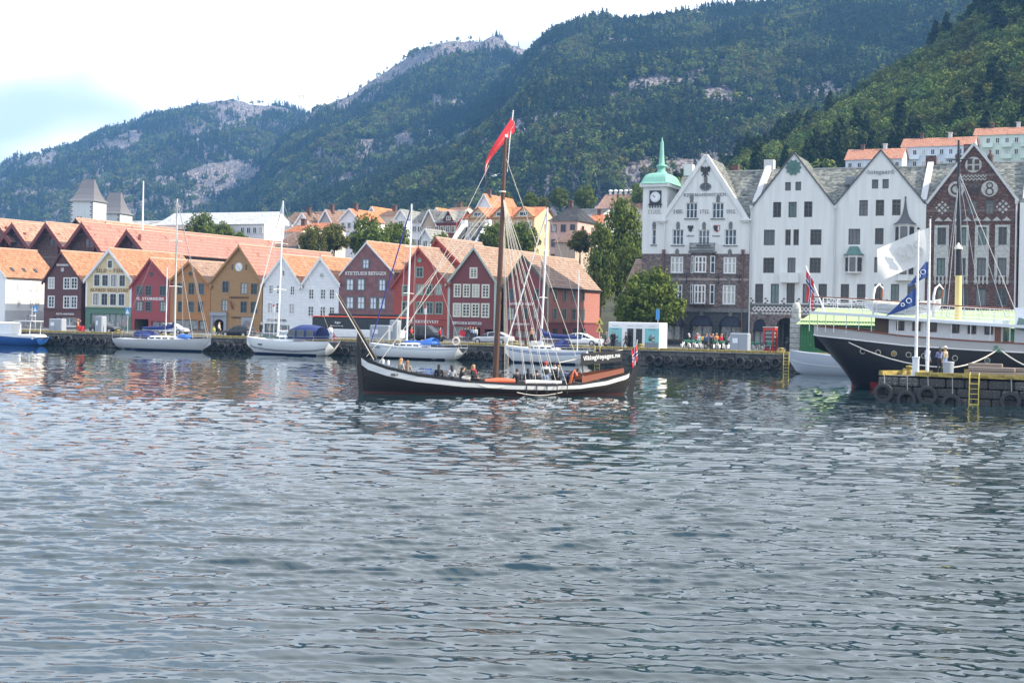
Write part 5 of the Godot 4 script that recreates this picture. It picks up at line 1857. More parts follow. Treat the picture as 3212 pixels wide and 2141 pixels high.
func hill_house(d: Dictionary, sd: int) -> void:
	var cols := {"metal": [Color(0.62, 0.64, 0.66), Color(0.66, 0.68, 0.70)], "brown": [Color(0.20, 0.12, 0.09), Color(0.28, 0.18, 0.14)], "grey": [Color(0.22, 0.22, 0.21), Color(0.32, 0.32, 0.30)],
		"orange": [Color(0.56, 0.19, 0.08), Color(0.68, 0.27, 0.13)], "old": [Color(0.36, 0.20, 0.15), Color(0.44, 0.28, 0.22)], "slate": [Color(0.08, 0.085, 0.095), Color(0.15, 0.155, 0.16)],
		"black": [Color(0.035, 0.037, 0.042), Color(0.06, 0.062, 0.07)], "terracotta": [Color(0.54, 0.24, 0.15), Color(0.62, 0.30, 0.20)]}
	var at := V(d.at[0], 0, d.at[1])
	var gy := minf(ground_y(at), d.eave - 4.0)
	at.y = gy
	var o := thing("hillside_house", d.label, "house", at, QUAY_TURN, "houses on the hillside")
	var w: float = d.w
	var eave: float = d.eave - gy
	var ridge: float = d.ridge - gy
	var dep: float = d.dep
	var h := w * 0.5
	var x0: float = -h - d.get("extend", 0.0)
	var c: Array = cols[d.roof]
	var s := Shape.new()
	s.span(V(x0, 0, -dep), V(h, eave, 0))
	var t := Shape.new()
	var tw := 0.5
	if d.axis == "x":
		var hip: float = d.get("hip", 0.0) * h
		for x in [x0, h]:
			if hip == 0: s.tri(V(x, eave, 0), V(x, ridge, -dep * 0.5), V(x, eave, -dep))
		var over := 0.35
		var a := V(x0 - over, eave - 0.15, over); var b := V(h + over, eave - 0.15, over)
		var e := V(h + over, eave - 0.15, -dep - over); var f := V(x0 - over, eave - 0.15, -dep - over)
		var p := V(x0 - over + hip, ridge, -dep * 0.5); var q := V(h + over - hip, ridge, -dep * 0.5)
		lay_tiles(t, a, b, q, p, tw, tw, c[0], c[1], sd, 0.04)
		lay_tiles(t, e, f, p, q, tw, tw, c[0], c[1], sd + 1, 0.04)
		if hip > 0:
			lay_tiles(t, b, e, q, q, tw, tw, c[0], c[1], sd + 2, 0.04)
			lay_tiles(t, f, a, p, p, tw, tw, c[0], c[1], sd + 3, 0.04)
	else:
		for z in [0.0, -dep]: s.tri(V(-h, eave, z), V(0, ridge - 0.1, z), V(h, eave, z))
		var over := 0.35
		var k := (ridge - eave) / h
		for sg in [-1, 1]:
			lay_tiles(t, V(sg * (h + over), eave - over * k, over), V(sg * (h + over), eave - over * k, -dep), V(0, ridge, -dep), V(0, ridge, over), tw, tw, c[0], c[1], sd + sg, 0.04)
		var v := Shape.new()
		for sg in [-1, 1]: v.bar(V(sg * (h + over), eave - over * k - 0.12, over + 0.02), V(0, ridge - 0.12, over + 0.02), 0.3, 0.06)
		obj("verge_board", v, M.paint_white, o)
	obj("wall", s, M[d.wall], o)
	tag(obj("roof", t, M.tiles, o), "", "", "", "stuff")
	var st: Dictionary = frames[d.win]
	var nx: int = d.nx
	for j in d.ny:
		for i in nx:
			var y: float = eave - 0.75 - j * 2.75
			if y - 1.3 < 0.3: continue
			var x := lerpf(-h, h, (i + 0.5) / nx)
			window(o, x - 0.5, y - 1.4, x + 0.5, y, 0.0, st)
			if d.get("balc", 0) > 0 and i % 2 == 1:
				var bl := Shape.new()
				bl.span(V(x - 1.1, y - 2.4, 0.02), V(x + 1.1, y - 1.35, 1.1))
				obj("balcony", bl, M[d.wall], o)
	for j in (3 if d.get("sx", 0) else 0):
		for i in d.sx:
			var y: float = eave - 0.9 - j * 2.75
			if y - 1.3 < 0.3: continue
			var g := window(o, 0, y - 1.4, 0.95, y, 0.0, st)
			g.position = V(h + 0.06, y - 0.7, -dep * (i + 0.5) / d.sx)
			g.rotation_degrees.y = 90
	for i in d.get("chim", 0):
		var ch := Shape.new()
		var x := lerpf(-h, h, (i + 0.35) / maxf(1.0, d.chim) * 0.8 + 0.1)
		var z := -dep * 0.5 if d.axis == "x" else -2.0
		if d.axis == "z": x = 0.3
		ch.span(V(x - 0.4, ridge - 0.9, z - 0.4), V(x + 0.4, ridge + 1.0, z + 0.4))
		ch.span(V(x - 0.5, ridge + 1.0, z - 0.5), V(x + 0.5, ridge + 1.2, z + 0.5))
		obj("chimney", ch, M["render_pale" if (i + sd) % 2 else "brick_red"], o)
	for i in d.get("vents", 0):
		var vs := Shape.new()
		vs.lathe(V(lerpf(-h + 1, h - 3, i / 6.0), ridge - 0.2, -dep * 0.5), [[0.35, 0.0], [0.35, 0.8], [0.55, 0.85], [0.5, 1.2], [0, 1.35]], 10)
		obj("roof_vent", vs, M.paint_white, o)
	for i in d.get("dormer", 0):
		var x := lerpf(-h, h, (i + 0.55) / d.dormer) - (0.0 if d.dormer > 1 else -0.6)
		var k := (ridge - eave) * 0.85
		var hw := minf(1.9, w * 0.2)
		var dm := Shape.new()
		dm.extrude(PackedVector2Array([W(x - hw, eave + 0.1), W(x - hw, eave + k * 0.25), W(x, eave + k), W(x + hw, eave + k * 0.25), W(x + hw, eave + 0.1)]), -dep * 0.45, 0.1)
		var dn := obj("dormer", dm, M[d.wall], o)
		var tt := Shape.new()
		for sg in [-1, 1]:
			lay_tiles(tt, V(x + sg * (hw + 0.3), eave + k * 0.25 - 0.3, 0.5), V(x + sg * (hw + 0.3), eave + k * 0.25 - 0.3, -dep * 0.45), V(x, eave + k + 0.08, -dep * 0.45), V(x, eave + k + 0.08, 0.5), tw, tw, c[0], c[1], sd + 40 + i * 2 + sg, 0.04)
		tag(obj("dormer_roof", tt, M.tiles, dn), "", "", "", "stuff")
		window(dn, x - hw * 0.5, eave + 0.35, x + hw * 0.5, eave + 0.35 + k * 0.4, 0.12, st)
	if d.get("parapet", 0):
		for x in [-h - 0.2, h + 0.2]:
			var pp := Shape.new()
			pp.bar(V(x, eave - 0.1, 0.4), V(x, ridge + 0.3, -dep * 0.5), 0.5, 0.7)
			pp.span(V(x - 0.4, ridge - 0.3, -dep * 0.5 - 0.6), V(x + 0.4, ridge + 1.1, -dep * 0.5 + 0.4))
			obj("parapet", pp, M.plaster_bright, o)
func make_town() -> void:
	hill_frames()
	var k := 0
	for d in HILL_HOUSES:
		hill_house(d, 900 + k * 50)
		k += 1
	k = 0
	for t in TOWN_TREES:
		var at := V(t[2], 0, t[3])
		at.y = minf(ground_y(at), t[4] - 5.0)
		tree(t[0], t[1], at, t[4] - at.y, t[5], 37.0 * k)
		k += 1
	tree("shade0", "dark leafy tree by the street behind the white kiosk", qp(6.4, 25.5), 9.6, 8.2, 20.0)
	tree("broad1", "low branches of street tree beside the salmon wall", qp(3.2, 27.0), 6.6, 5.0, 100.0)

# stations: [x, half beam at deck, deck height, keel height, fullness, shift of the deck edge along x]
func hull_rings(st: Array, n := 8, from := 0.0, to := 1.0, off := 0.0) -> Array:
	var rings := []
	for s in st:
		var r := PackedVector3Array()
		for k in range(-n, n + 1):
			var t := lerpf(from, to, absf(k) / float(n))
			var z: float = (s[1] + off) * pow(sin(t * PI * 0.5), s[4]) * signf(k)
			r.append(V(s[0] + s[5] * t, lerpf(s[3], s[2], pow(t, 1.25)), z))
		rings.append(r)
	return rings
func hull(o: Node3D, st: Array, m: String, called := "hull") -> Node3D:
	var s := Shape.new()
	s.loft(hull_rings(st), false, false)
	for e in [0, st.size() - 1]:
		var r: PackedVector3Array = hull_rings([st[e]])[0]
		var mid := V(r[0].x, (r[0].y + r[8].y) * 0.5, 0)
		for i in r.size() - 1: s.tri(mid, r[i], r[i + 1])
	return obj(called, s, M[m], o)
# a painted strake or stripe: a thin plank laid on both sides between two heights of the section
func strake(o: Node3D, st: Array, t0: float, t1: float, m: String, called: String, off := 0.02) -> void:
	for sg in [-1, 1]:
		var s := Shape.new()
		var rings := []
		for q in st:
			var r := PackedVector3Array()
			for t in [t0, lerpf(t0, t1, 0.33), lerpf(t0, t1, 0.67), t1]:
				r.append(V(q[0] + q[5] * t, lerpf(q[3], q[2], pow(t, 1.25)), ((q[1]) * pow(sin(t * PI * 0.5), q[4]) + off) * sg))
			rings.append(r)
		s.loft(rings, false, false)
		obj(called, s, M[m], o)
# paint between two heights above the water, following the skin of the hull
func water_band(o: Node3D, st: Array, y0: float, y1: float, m: String, called: String) -> void:
	for sg in [-1, 1]:
		var s := Shape.new()
		var rings := []
		for q in st:
			var r := PackedVector3Array()
			for k in 4:
				var y := clampf(lerpf(y0, y1, k / 3.0), q[3], q[2])
				r.append(hull_skin(q, y, sg, 0.012))
			rings.append(r)
		s.loft(rings, false, false)
		obj(called, s, M[m], o)
func hull_skin(q: Array, y: float, sg: float, off := 0.0) -> Vector3:
	var t := pow(clampf((y - q[3]) / (q[2] - q[3]), 0.0, 1.0), 0.8)
	return V(q[0] + q[5] * t, y, (q[1] * pow(sin(t * PI * 0.5), q[4]) + off) * sg)
func deck(o: Node3D, st: Array, drop: float, m: String, called := "deck") -> void:
	var s := Shape.new()
	for i in st.size() - 1:
		var a: Array = st[i]
		var b: Array = st[i + 1]
		s.quad(V(a[0] + a[5], a[2] - drop, a[1] * 0.97), V(b[0] + b[5], b[2] - drop, b[1] * 0.97), V(b[0] + b[5], b[2] - drop, -b[1] * 0.97), V(a[0] + a[5], a[2] - drop, -a[1] * 0.97))
	obj(called, s, M[m], o)
func rope(o: Node, a: Vector3, b: Vector3, r: float, m: String, sag := 0.0, called := "stay") -> void:
	var s := Shape.new()
	if sag > 0:
		var p := []
		for i in 7:
			var t := i / 6.0
			p.append(a.lerp(b, t) - V(0, sag * 4 * t * (1 - t), 0))
		s.tube(p, r, 5)
	else:
		s.tube([a, b], r, 5)
	obj(called, s, M[m], o)
func rails(o: Node, pts: Array, h: float, rows: int, m: String, called := "guard_rail", r := 0.018) -> void:
	var s := Shape.new()
	for p in pts: s.tube([p, p + V(0, h, 0)], r * 1.2, 5)
	for k in rows:
		var y := h * (k + 1) / rows
		for i in pts.size() - 1: s.tube([pts[i] + V(0, y, 0), pts[i + 1] + V(0, y, 0)], r, 5)
	tag(obj(called, s, M[m], o), "", "", "", "stuff")
func flag_sheet(o: Node, top: Vector3, along: Vector3, down: Vector3, m: String, called: String, wave: float, pattern := 0) -> void:
	# cloth hanging from a pole: a rippled sheet; pattern 1 lays a cross on it
	var nu := 14
	var nv := 8
	var side := along.cross(down).normalized()
	var at := func(u: float, v: float, off: float) -> Vector3:
		return top + along * u + down * v + side * (sin(u * 7.0 + v * 2.0) * wave * (0.25 + u) + off) - V(0, wave * u * u * 1.2, 0)
	var s := Shape.new()
	var rings := []
	for i in nu + 1:
		var r := PackedVector3Array()
		for j in nv + 1: r.append(at.call(float(i) / nu, float(j) / nv, 0.0))
		rings.append(r)
	s.loft(rings, false, false)
	var f := obj(called, s, M[m], o)
	if pattern == 1:
		for q in [["paint_white", 0.20, 0.016], ["flag_blue", 0.10, 0.03]]:
			for side2 in [-1, 1]:
				var c := Shape.new()
				for band in 2:
					var rr := []
					for i in nu + 1:
						var r := PackedVector3Array()
						if band == 0:
							for v in [0.5 - q[1] * 0.65, 0.5 + q[1] * 0.65]: r.append(at.call(float(i) / nu, v, q[2] * side2))
						else:
							for u in [0.36 - q[1] * 0.5, 0.36 + q[1] * 0.5]: r.append(at.call(u, float(i) / nu, q[2] * side2 * 1.1))
						rr.append(r)
					c.loft(rr, false, false)
				obj("flag_cross", c, M[q[0]], f)
func sailboat(d: Dictionary) -> Node3D:
	var o := thing("sailing_boat", d.label, "boat", qp(d.u, d.get("v", -2.6), 0.0), QUAY_TURN + (0.0 if d.bow > 0 else 180.0), "boats moored along the quay")
	var L: float = d.len
	var h := L * 0.5
	var fb: float = d.free
	var tr: float = d.get("transom", 0.55)
	var b: float = d.beam * 0.5
	var st := [[-h + tr, b * 0.62, fb * 1.0, 0.05, 0.55, -tr], [-h * 0.72, b * 0.86, fb * 0.96, -0.3, 0.55, 0.0], [-h * 0.3, b, fb * 0.94, -0.5, 0.55, 0.0], [h * 0.1, b * 0.97, fb * 0.97, -0.5, 0.6, 0.0], [h * 0.45, b * 0.74, fb * 1.05, -0.42, 0.7, 0.05], [h * 0.72, b * 0.44, fb * 1.13, -0.25, 0.85, 0.25], [h * 0.80, b * 0.16, fb * 1.19, -0.02, 1.0, h * 0.16], [h * 0.80, 0.03, fb * 1.22, 0.1, 1.0, h * 0.2]]
	hull(o, st, d.get("paint", "gelcoat"))
	water_band(o, st, -0.3, 0.16, d.get("boot", "boot_navy"), "boot_top")
	for q in d.get("stripes", []): strake(o, st, q[0], q[1], q[2], "stripe", 0.014)
	deck(o, st, 0.03, "gelcoat")
	var cb := Shape.new()
	var rings := []
	for q in [[-h * 0.22, 0.62, 0.42], [-h * 0.05, 0.68, 0.46], [h * 0.2, 0.62, 0.40], [h * 0.48, 0.36, 0.22], [h * 0.58, 0.12, 0.03]]:
		var r := PackedVector3Array()
		for a in [[-1.0, 0.0], [-0.92, 0.7], [-0.7, 1.0], [0.7, 1.0], [0.92, 0.7], [1.0, 0.0]]:
			r.append(V(q[0], fb * 0.95 + a[1] * q[2] * d.get("cabin", 1.0), a[0] * q[1] * b))
		rings.append(r)
	cb.loft(rings, false, false, false)
	cb.quad(rings[0][0], rings[0][1], rings[0][4], rings[0][5])
	cb.quad(rings[0][1], rings[0][2], rings[0][3], rings[0][4])
	var cabin := obj("cabin", cb, M.gelcoat, o)
	for sg in [-1, 1]:
		for x in [-0.12, 0.02, 0.16, 0.30]:
			var w := Shape.new()
			w.box(V(h * x, fb * 0.95 + 0.21 * d.get("cabin", 1.0), sg * b * (0.655 - 0.10 * maxf(0, x) * 2.0)), V(h * 0.10, 0.15, 0.05))
			obj("port_light", w, M.glass_dark, cabin)
	# rig
	var mx: float = d.mast
	var mh: float = d.mast_top
	var lean: float = d.get("lean", 0.0)
	var s := Shape.new()
	s.tube([V(mx, fb, 0), V(mx + lean * 0.5, mh * 0.5, 0), V(mx + lean, mh, 0)], [0.115, 0.11, 0.085], 10)
	var mast := obj("mast", s, M[d.get("spar", "aluminium")], o)
	for y in [0.42, 0.72]:
		s = Shape.new()
		s.tube([V(mx + lean * y, mh * y, -b * 0.62), V(mx + lean * y, mh * y + 0.05, 0), V(mx + lean * y, mh * y, b * 0.62)], 0.035, 5)
		obj("spreader", s, M.paint_white, mast)
	s = Shape.new()
	s.tube([V(mx + lean, mh, 0), V(mx + lean - 0.05, mh + 0.9, 0)], 0.012, 4)
	s.box(V(mx + lean, mh + 0.06, 0), V(0.35, 0.1, 0.12))
	obj("masthead", s, M.iron_dark, mast)
	var top := V(mx + lean, mh - 0.2, 0)
	var bow := V(h * 0.97, fb * 1.2, 0)
	var furl: String = d.get("furl", "")
	rope(o, bow, top, 0.07 if furl else 0.016, furl if furl else "wire", 0.0, "forestay")
	rope(o, V(-h * 0.97, fb, 0), top, 0.014, "wire", 0.0, "backstay")
	for sg in [-1, 1]:
		for y in [0.42, 0.72]:
			rope(o, V(mx - 0.1, fb, sg * b * 0.9), V(mx + lean * y, mh * y, sg * b * 0.62), 0.012, "wire", 0.0, "shroud")
		rope(o, V(mx + lean * 0.42, mh * 0.42, sg * b * 0.62), V(mx + lean * 0.72, mh * 0.72, sg * b * 0.62), 0.012, "wire", 0.0, "shroud")
		rope(o, V(mx + lean * 0.72, mh * 0.72, sg * b * 0.62), top, 0.012, "wire", 0.0, "shroud")
	# boom with its covered sail
	var bl: float = d.get("boom", 4.2)
	if bl > 0:
		s = Shape.new()
		s.tube([V(mx - 0.1, fb + 1.0, 0), V(mx - bl, fb + 1.05, 0)], 0.07, 8)
		var bm := obj("boom", s, M.aluminium, o)
		if d.has("cover"):
			s = Shape.new()
			s.tube([V(mx - 0.05, fb + 2.0, 0), V(mx - 0.35, fb + 1.5, 0), V(mx - bl * 0.35, fb + 1.27, 0), V(mx - bl * 0.7, fb + 1.25, 0), V(mx - bl, fb + 1.2, 0)], [0.12, 0.24, 0.24, 0.22, 0.14], 9)
			obj("sail_cover", s, M[d.cover], bm)
	if d.has("hood"):
		s = Shape.new()
		rings = []
		for q in [[-h * 0.18, 0.1], [-h * 0.24, 0.62], [-h * 0.34, 0.78], [-h * 0.42, 0.74]]:
			var r := PackedVector3Array()
			for k in 9:
				var a := PI * k / 8
				r.append(V(q[0], fb * 1.15 + sin(a) * q[1], cos(a) * b * 0.62))
			rings.append(r)
		s.loft(rings, false, false)
		obj("spray_hood", s, M[d.hood], o)
	var pts := []
	for q in st: pts.append(V(q[0] + q[5], q[2], q[1] * 0.95))
	for i in range(st.size() - 2, -1, -1): pts.append(V(st[i][0] + st[i][5], st[i][2], -st[i][1] * 0.95))
	rails(o, pts, 0.55, 2, "wire", "lifeline", 0.012)
	return o
func make_moored() -> void:
	var o := sailboat({"label": "silver grey ketch with navy sail cover moored before the crimson house", "u": -42.8, "bow": 1, "len": 13.2, "free": 1.25, "beam": 3.7, "mast": 1.5, "mast_top": 17.4, "paint": "gelcoat_grey", "cover": "canvas_navy", "hood": "canvas_navy", "boom": 4.6, "transom": 0.4, "spar": "alu_dull"})
	var s := Shape.new()
	s.tube([V(0.25, 1.2, 0), V(0.25, 9.5, 0)], [0.07, 0.05], 8)
	obj("mizzen_mast", s, M.aluminium, o)
	for k in 2:
		rope(o, V(6.1 - 2.0 * k, 1.5, 0), V(1.55, 17.0 - 4.0 * k, 0), 0.035, "rope_grey", 0.0, "furled_stay")
	s = Shape.new()
	s.round_box(V(-3.2, 1.75, 0), V(1.3, 0.7, 1.7), 0.2)
	obj("cockpit_tent", s, M.canvas_navy, o)
	s = Shape.new()
	s.round_box(V(3.0, 1.65, 0.2), V(1.6, 0.5, 1.1), 0.2)
	obj("covered_dinghy", s, M.canvas_blue, o)
	o = sailboat({"label": "white sloop with navy canopy and wide white stern turned to the sun", "u": -25.6, "bow": -1, "len": 11.4, "free": 1.55, "beam": 4.0, "mast": 1.6, "mast_top": 16.9, "lean": -0.35, "cabin": 1.5, "boot": "boot_navy", "stripes": [[0.50, 0.53, "boot_navy"], [0.56, 0.585, "boot_navy"]], "furl": "sail_white", "transom": 0.9, "boom": 4.8})
	s = Shape.new()
	var rings := []
	for q in [[0.1, 0.25, 0.8], [-0.5, 1.15, 1.25], [-1.6, 1.55, 1.5], [-3.0, 1.55, 1.5], [-4.2, 1.35, 1.4]]:
		var r := PackedVector3Array()
		for k in 11:
			var a := PI * k / 10
			r.append(V(q[0], 1.75 + pow(sin(a), 0.55) * q[1], cos(a) * q[2]))
		rings.append(r)
	s.loft(rings, false, false)
	var can := obj("canopy", s, M.canvas_navy, o)
	for sg in [-1, 1]:
		for x in [-1.2, -2.3, -3.5]:
			var w := Shape.new()
			w.round_box(V(x, 2.35, sg * 1.5), V(0.85, 0.75, 0.06), 0.02)
			obj("canopy_window", w, M.glass_grey, can)
		var p := Shape.new()
		p.extrude(PackedVector2Array([W(0.4, 1.85), W(1.4, 2.15), W(2.6, 2.1), W(3.2, 1.85), W(2.0, 1.7)]), sg * 1.22, sg * 1.26)
		obj("saloon_window", p, M.glass_teal, o)
		for x in [-1.4, 3.0]:
			var q := Shape.new()
			q.round_box(V(x, 1.05, sg * 1.86 if x < 0 else sg * 1.35), V(0.6, 0.15, 0.12), 0.03)
			obj("hull_port", q, M.glass_dark, o)
	flag_sheet(o, V(-4.9, 2.6, 1.0), V(-0.3, -0.5, 0.2), V(0.1, -0.6, 0.1), "flag_red", "ensign", 0.05, 1)
	o = sailboat({"label": "white yacht with bright blue hood and a blue furled headsail", "u": -9.9, "bow": -1, "len": 11.2, "free": 1.3, "beam": 3.6, "mast": 1.1, "mast_top": 16.3, "lean": -0.3, "boot": "boot_black", "stripes": [[0.90, 0.925, "boot_grey"]], "furl": "canvas_blue_dark", "hood": "canvas_blue", "boom": 0.0, "transom": 0.9})
	s = Shape.new()
	s.ring(V(-4.0, 1.95, 1.5), V(0.1, 0, 1), 0.36, 0.09, 20, 8)
	obj("lifebuoy", s, M.buoy_cream, o)
	s = Shape.new()
	s.round_box(V(-0.6, 1.75, 0), V(3.4, 0.3, 1.4), 0.1)
	obj("deck_cover", s, M.canvas_blue, o)
	flag_sheet(o, V(-5.1, 3.2, 0.4), V(-0.5, -0.2, 0.2), V(0.25, -0.55, 0.05), "flag_red", "ensign", 0.05, 0)
	letters(o, "CALLISTO", 3.7, 1.18, 1.15, 0.18, 1.10, "boot_navy", "Droid Serif", true, "boat_name")
	o.get_child(-1).rotation_degrees.y = 180
	o.get_child(-1).position = V(4.3, 1.12, -1.12)
	o = sailboat({"label": "white yacht with two blue stripes and a long navy boom cover", "u": 5.2, "bow": -1, "len": 9.4, "free": 1.45, "beam": 3.3, "mast": 0.75, "mast_top": 15.7, "lean": -0.45, "boot": "boot_navy", "stripes": [[0.80, 0.835, "stripe_blue"], [0.865, 0.895, "stripe_blue"]], "furl": "sail_white", "cover": "canvas_navy", "hood": "canvas_navy", "boom": 4.4, "transom": 0.7})
	s = Shape.new()
	s.tube([V(-3.6, 1.4, -0.9), V(-3.6, 9.3, -0.9)], 0.05, 8)
	obj("aerial_pole", s, M.paint_white, o)
	for x in [0.9, 1.6]:
		s = Shape.new()
		s.round_box(V(x, 1.95, 0.2), V(0.55, 0.55, 0.6), 0.1)
		obj("deck_bag", s, M.canvas_cream, o)
	# blue and white motor boat cut by the left picture edge
	o = thing("motor_boat", "blue and white cabin boat at the left edge of the quay", "boat", qp(-65.3, -2.4, 0.0), QUAY_TURN, "boats moored along the quay")
	var st := [[-4.2, 1.2, 1.5, -0.2, 0.5, 0.0], [-2.0, 1.35, 1.4, -0.4, 0.5, 0.0], [1.0, 1.35, 1.25, -0.4, 0.5, 0.0], [3.2, 1.2, 1.15, -0.2, 0.55, 0.2], [3.9, 1.0, 1.1, 0.1, 0.6, 0.35]]
	hull(o, st, "hull_blue")
	strake(o, st, 0.86, 1.0, "gelcoat", "white_strake", 0.03)
	deck(o, st, 0.05, "gelcoat")
	s = Shape.new()
	s.round_box(V(2.6, 1.0, 0), V(2.4, 0.7, 2.3), 0.15)
	obj("stern_bulwark", s, M.gelcoat, o)
	s = Shape.new()
	s.round_box(V(-1.4, 2.0, 0), V(2.6, 1.5, 1.9), 0.12)
	obj("wheelhouse", s, M.gelcoat, o)
	for x in [1.2, 2.9]:
		s = Shape.new()
		s.tube([V(x, 1.2, 0.9), V(x + 0.15, 2.9, 0.85), V(x + 0.15, 2.9, -0.85), V(x, 1.2, -0.9)], 0.04, 6)
		obj("arch", s, M.paint_white, o)
	s = Shape.new()
	s.span(V(0.2, 2.9, -0.9), V(3.4, 2.98, 0.9))
	obj("roof_frame", s, M.paint_white, o)
	s = Shape.new()
	s.tube([V(2.4, 2.9, 0), V(2.4, 4.6, 0)], 0.03, 6)
	s.box(V(2.55, 3.6, 0), V(0.7, 0.12, 0.2))
	obj("radar_mast", s, M.paint_white, o)
	# grey work boat behind the stern of the steamer
	o = thing("work_boat", "pale grey work boat half hidden behind the black stern", "boat", qp(33.5, -6.0, 0.0), QUAY_TURN)
	st = [[-2.2, 0.1, 2.1, 0.1, 0.9, -0.7], [-1.2, 1.0, 1.95, -0.3, 0.7, -0.4], [1.0, 1.6, 1.75, -0.5, 0.55, 0.0], [6.0, 1.6, 1.7, -0.5, 0.5, 0.0], [8.0, 1.4, 1.75, -0.2, 0.5, 0.0]]
	hull(o, st, "hull_palegrey")
	deck(o, st, 0.1, "gelcoat")
	strake(o, st, 0.62, 0.65, "paint_white", "rubbing_strake", 0.03)
	s = Shape.new()
	s.round_box(V(4.0, 2.6, 0), V(3.0, 1.8, 2.0), 0.15)
	obj("wheelhouse", s, M.gelcoat, o)
func make_long_boat() -> Node3D:
	var o := thing("wooden_longboat", "long black open wooden boat with white strake and one tall brown mast", "boat", V(-0.67, 0, -83.5), 14.5)
	var st := [[-8.05, 0.05, 2.25, -0.1, 1.0, -0.30], [-7.75, 0.36, 1.98, -0.35, 0.95, -0.25], [-6.8, 0.88, 1.60, -0.55, 0.85, -0.15], [-5.2, 1.36, 1.20, -0.6, 0.75, -0.05], [-2.6, 1.72, 0.88, -0.65, 0.65, 0.0], [0.3, 1.80, 0.72, -0.65, 0.62, 0.0], [2.6, 1.72, 0.66, -0.65, 0.65, 0.0], [4.6, 1.45, 0.74, -0.55, 0.72, 0.05], [6.3, 0.95, 0.98, -0.4, 0.82, 0.15], [7.6, 0.32, 1.32, -0.15, 0.95, 0.28], [7.85, 0.05, 1.42, 0.0, 1.0, 0.32]]
	hull(o, st, "tar_black")
	strake(o, st, 0.78, 0.93, "paint_white", "white_strake", 0.03)
	strake(o, st, 0.94, 1.0, "tar_black", "gunwale", 0.06)
	for t in [0.52, 0.62, 0.70]: strake(o, st, t, t + 0.012, "tar_brown", "plank_edge", 0.02)
	water_band(o, st, -0.4, 0.10, "antifoul_brown", "boot_top")
	deck(o, st, 0.5, "deck_dark", "bottom_boards")
	for x in [-6.2, -4.6, -2.9, -1.0, 1.2, 3.0, 4.8, 6.2]:
		var s := Shape.new()
		var hb: float = 1.6 - 0.024 * x * x
		s.span(V(x - 0.14, 0.42 + 0.010 * x * x, -hb), V(x + 0.14, 0.48 + 0.010 * x * x, hb))
		obj("thwart", s, M.tar_brown, o)
	# raised quarter boards aft
	var s := Shape.new()
	for sg in [-1, 1]:
		s.quad(V(4.7, 0.72, sg * 1.42), V(4.7, 1.12, sg * 1.40), V(7.7, 1.62, sg * 0.3), V(7.7, 1.32, sg * 0.32))
	obj("quarter_board", s, M.varnish_brown, o)
	s = Shape.new()
	s.bar(V(-8.25, -0.2, 0), V(-8.5, 2.5, 0), 0.30, 0.16)
	s.bar(V(-8.5, 2.4, 0), V(-8.42, 3.55, 0), 0.26, 0.14)
	obj("stem_post", s, M.tar_black, o)
	s = Shape.new()
	s.extrude(PackedVector2Array([W(7.9, -0.5), W(8.45, 1.75), W(8.75, 1.75), W(8.3, -0.5)]), -0.06, 0.06)
	s.box(V(8.0, 1.72, 0), V(1.7, 0.08, 0.08))
	obj("rudder", s, M.tar_black, o)
	# mast and rigging
	var top := V(0.08, 15.35, 0)
	s = Shape.new()
	s.tube([V(-0.28, -0.2, 0), V(-0.16, 5.0, 0), V(-0.02, 11.0, 0), top], [0.19, 0.17, 0.125, 0.10], 12)
	var mast := obj("mast", s, M.varnish_dark, o)
	s = Shape.new()
	s.lathe(top, [[0.13, -0.1], [0.15, 0.05], [0.0, 0.12]], 10)
	obj("mast_cap", s, M.paint_white, mast)
	s = Shape.new()
	s.ring(V(-0.05, 12.0, 0), Vector3.UP, 0.16, 0.06, 14, 6)
	obj("rope_collar", s, M.rope_white, mast)
	s = Shape.new()
	s.tube([V(0.22, 13.2, 0), V(0.34, 15.2, 0), V(0.52, 16.9, 0)], [0.02, 0.035, 0.04], 6)
	obj("flag_staff", s, M.paint_white, mast)
	for q in [[V(-8.0, 2.1, 0), V(-0.08, 11.9, 0), 0.020], [V(-7.3, 1.75, 0.2), V(-0.12, 11.7, 0), 0.020], [V(-7.9, 2.2, -0.1), V(-0.9, 11.2, 0), 0.014], [V(-6.2, 2.6, 0), V(-0.9, 13.55, 0), 0.018], [V(5.0, 0.9, 0.9), V(0.06, 14.2, 0), 0.016]]:
		rope(o, q[0], q[1], q[2], "rope_white", 0.0, "stay")
	for i in 5:
		rope(o, V(1.2 + 0.62 * i, 0.62, 1.74), V(-0.05, 11.8, 0.06), 0.017, "rope_white", 0.0, "shroud")
		rope(o, V(1.2 + 0.62 * i, 0.1, 1.79), V(1.2 + 0.62 * i, 0.66, 1.79), 0.03, "iron_dark", 0.0, "chain_plate")
		rope(o, V(1.4 + 0.62 * i, 0.62, -1.74), V(-0.05, 11.8, -0.06), 0.014, "rope_white", 0.0, "shroud")
	for i in 4: rope(o, V(0.25 + 0.14 * i, 0.7, 0.3 - 0.2 * i), V(0.0, 11.6, 0), 0.011, "rope_white", 0.0, "halyard")
	for q in [[V(0.75, 6.9, 0.55)], [V(1.1, 6.4, 0.7)], [V(1.25, 3.1, 1.2)]]:
		s = Shape.new()
		s.round_box(q[0], V(0.14, 0.3, 0.12), 0.03)
		obj("block", s, M.varnish_dark, o)
	# leaning dark spar at the bow with its pale tip
	s = Shape.new()
	s.tube([V(-7.5, 2.0, 0.35), V(-9.75, 5.6, 0.35)], [0.10, 0.085], 8)
	obj("sweep_oar", s, M.tar_black, o)
	s = Shape.new()
	s.tube([V(-7.65, 1.95, 0.5), V(-9.95, 5.75, 0.5)], [0.03, 0.03], 6)
	obj("spar_edge", s, M.rope_white, o)
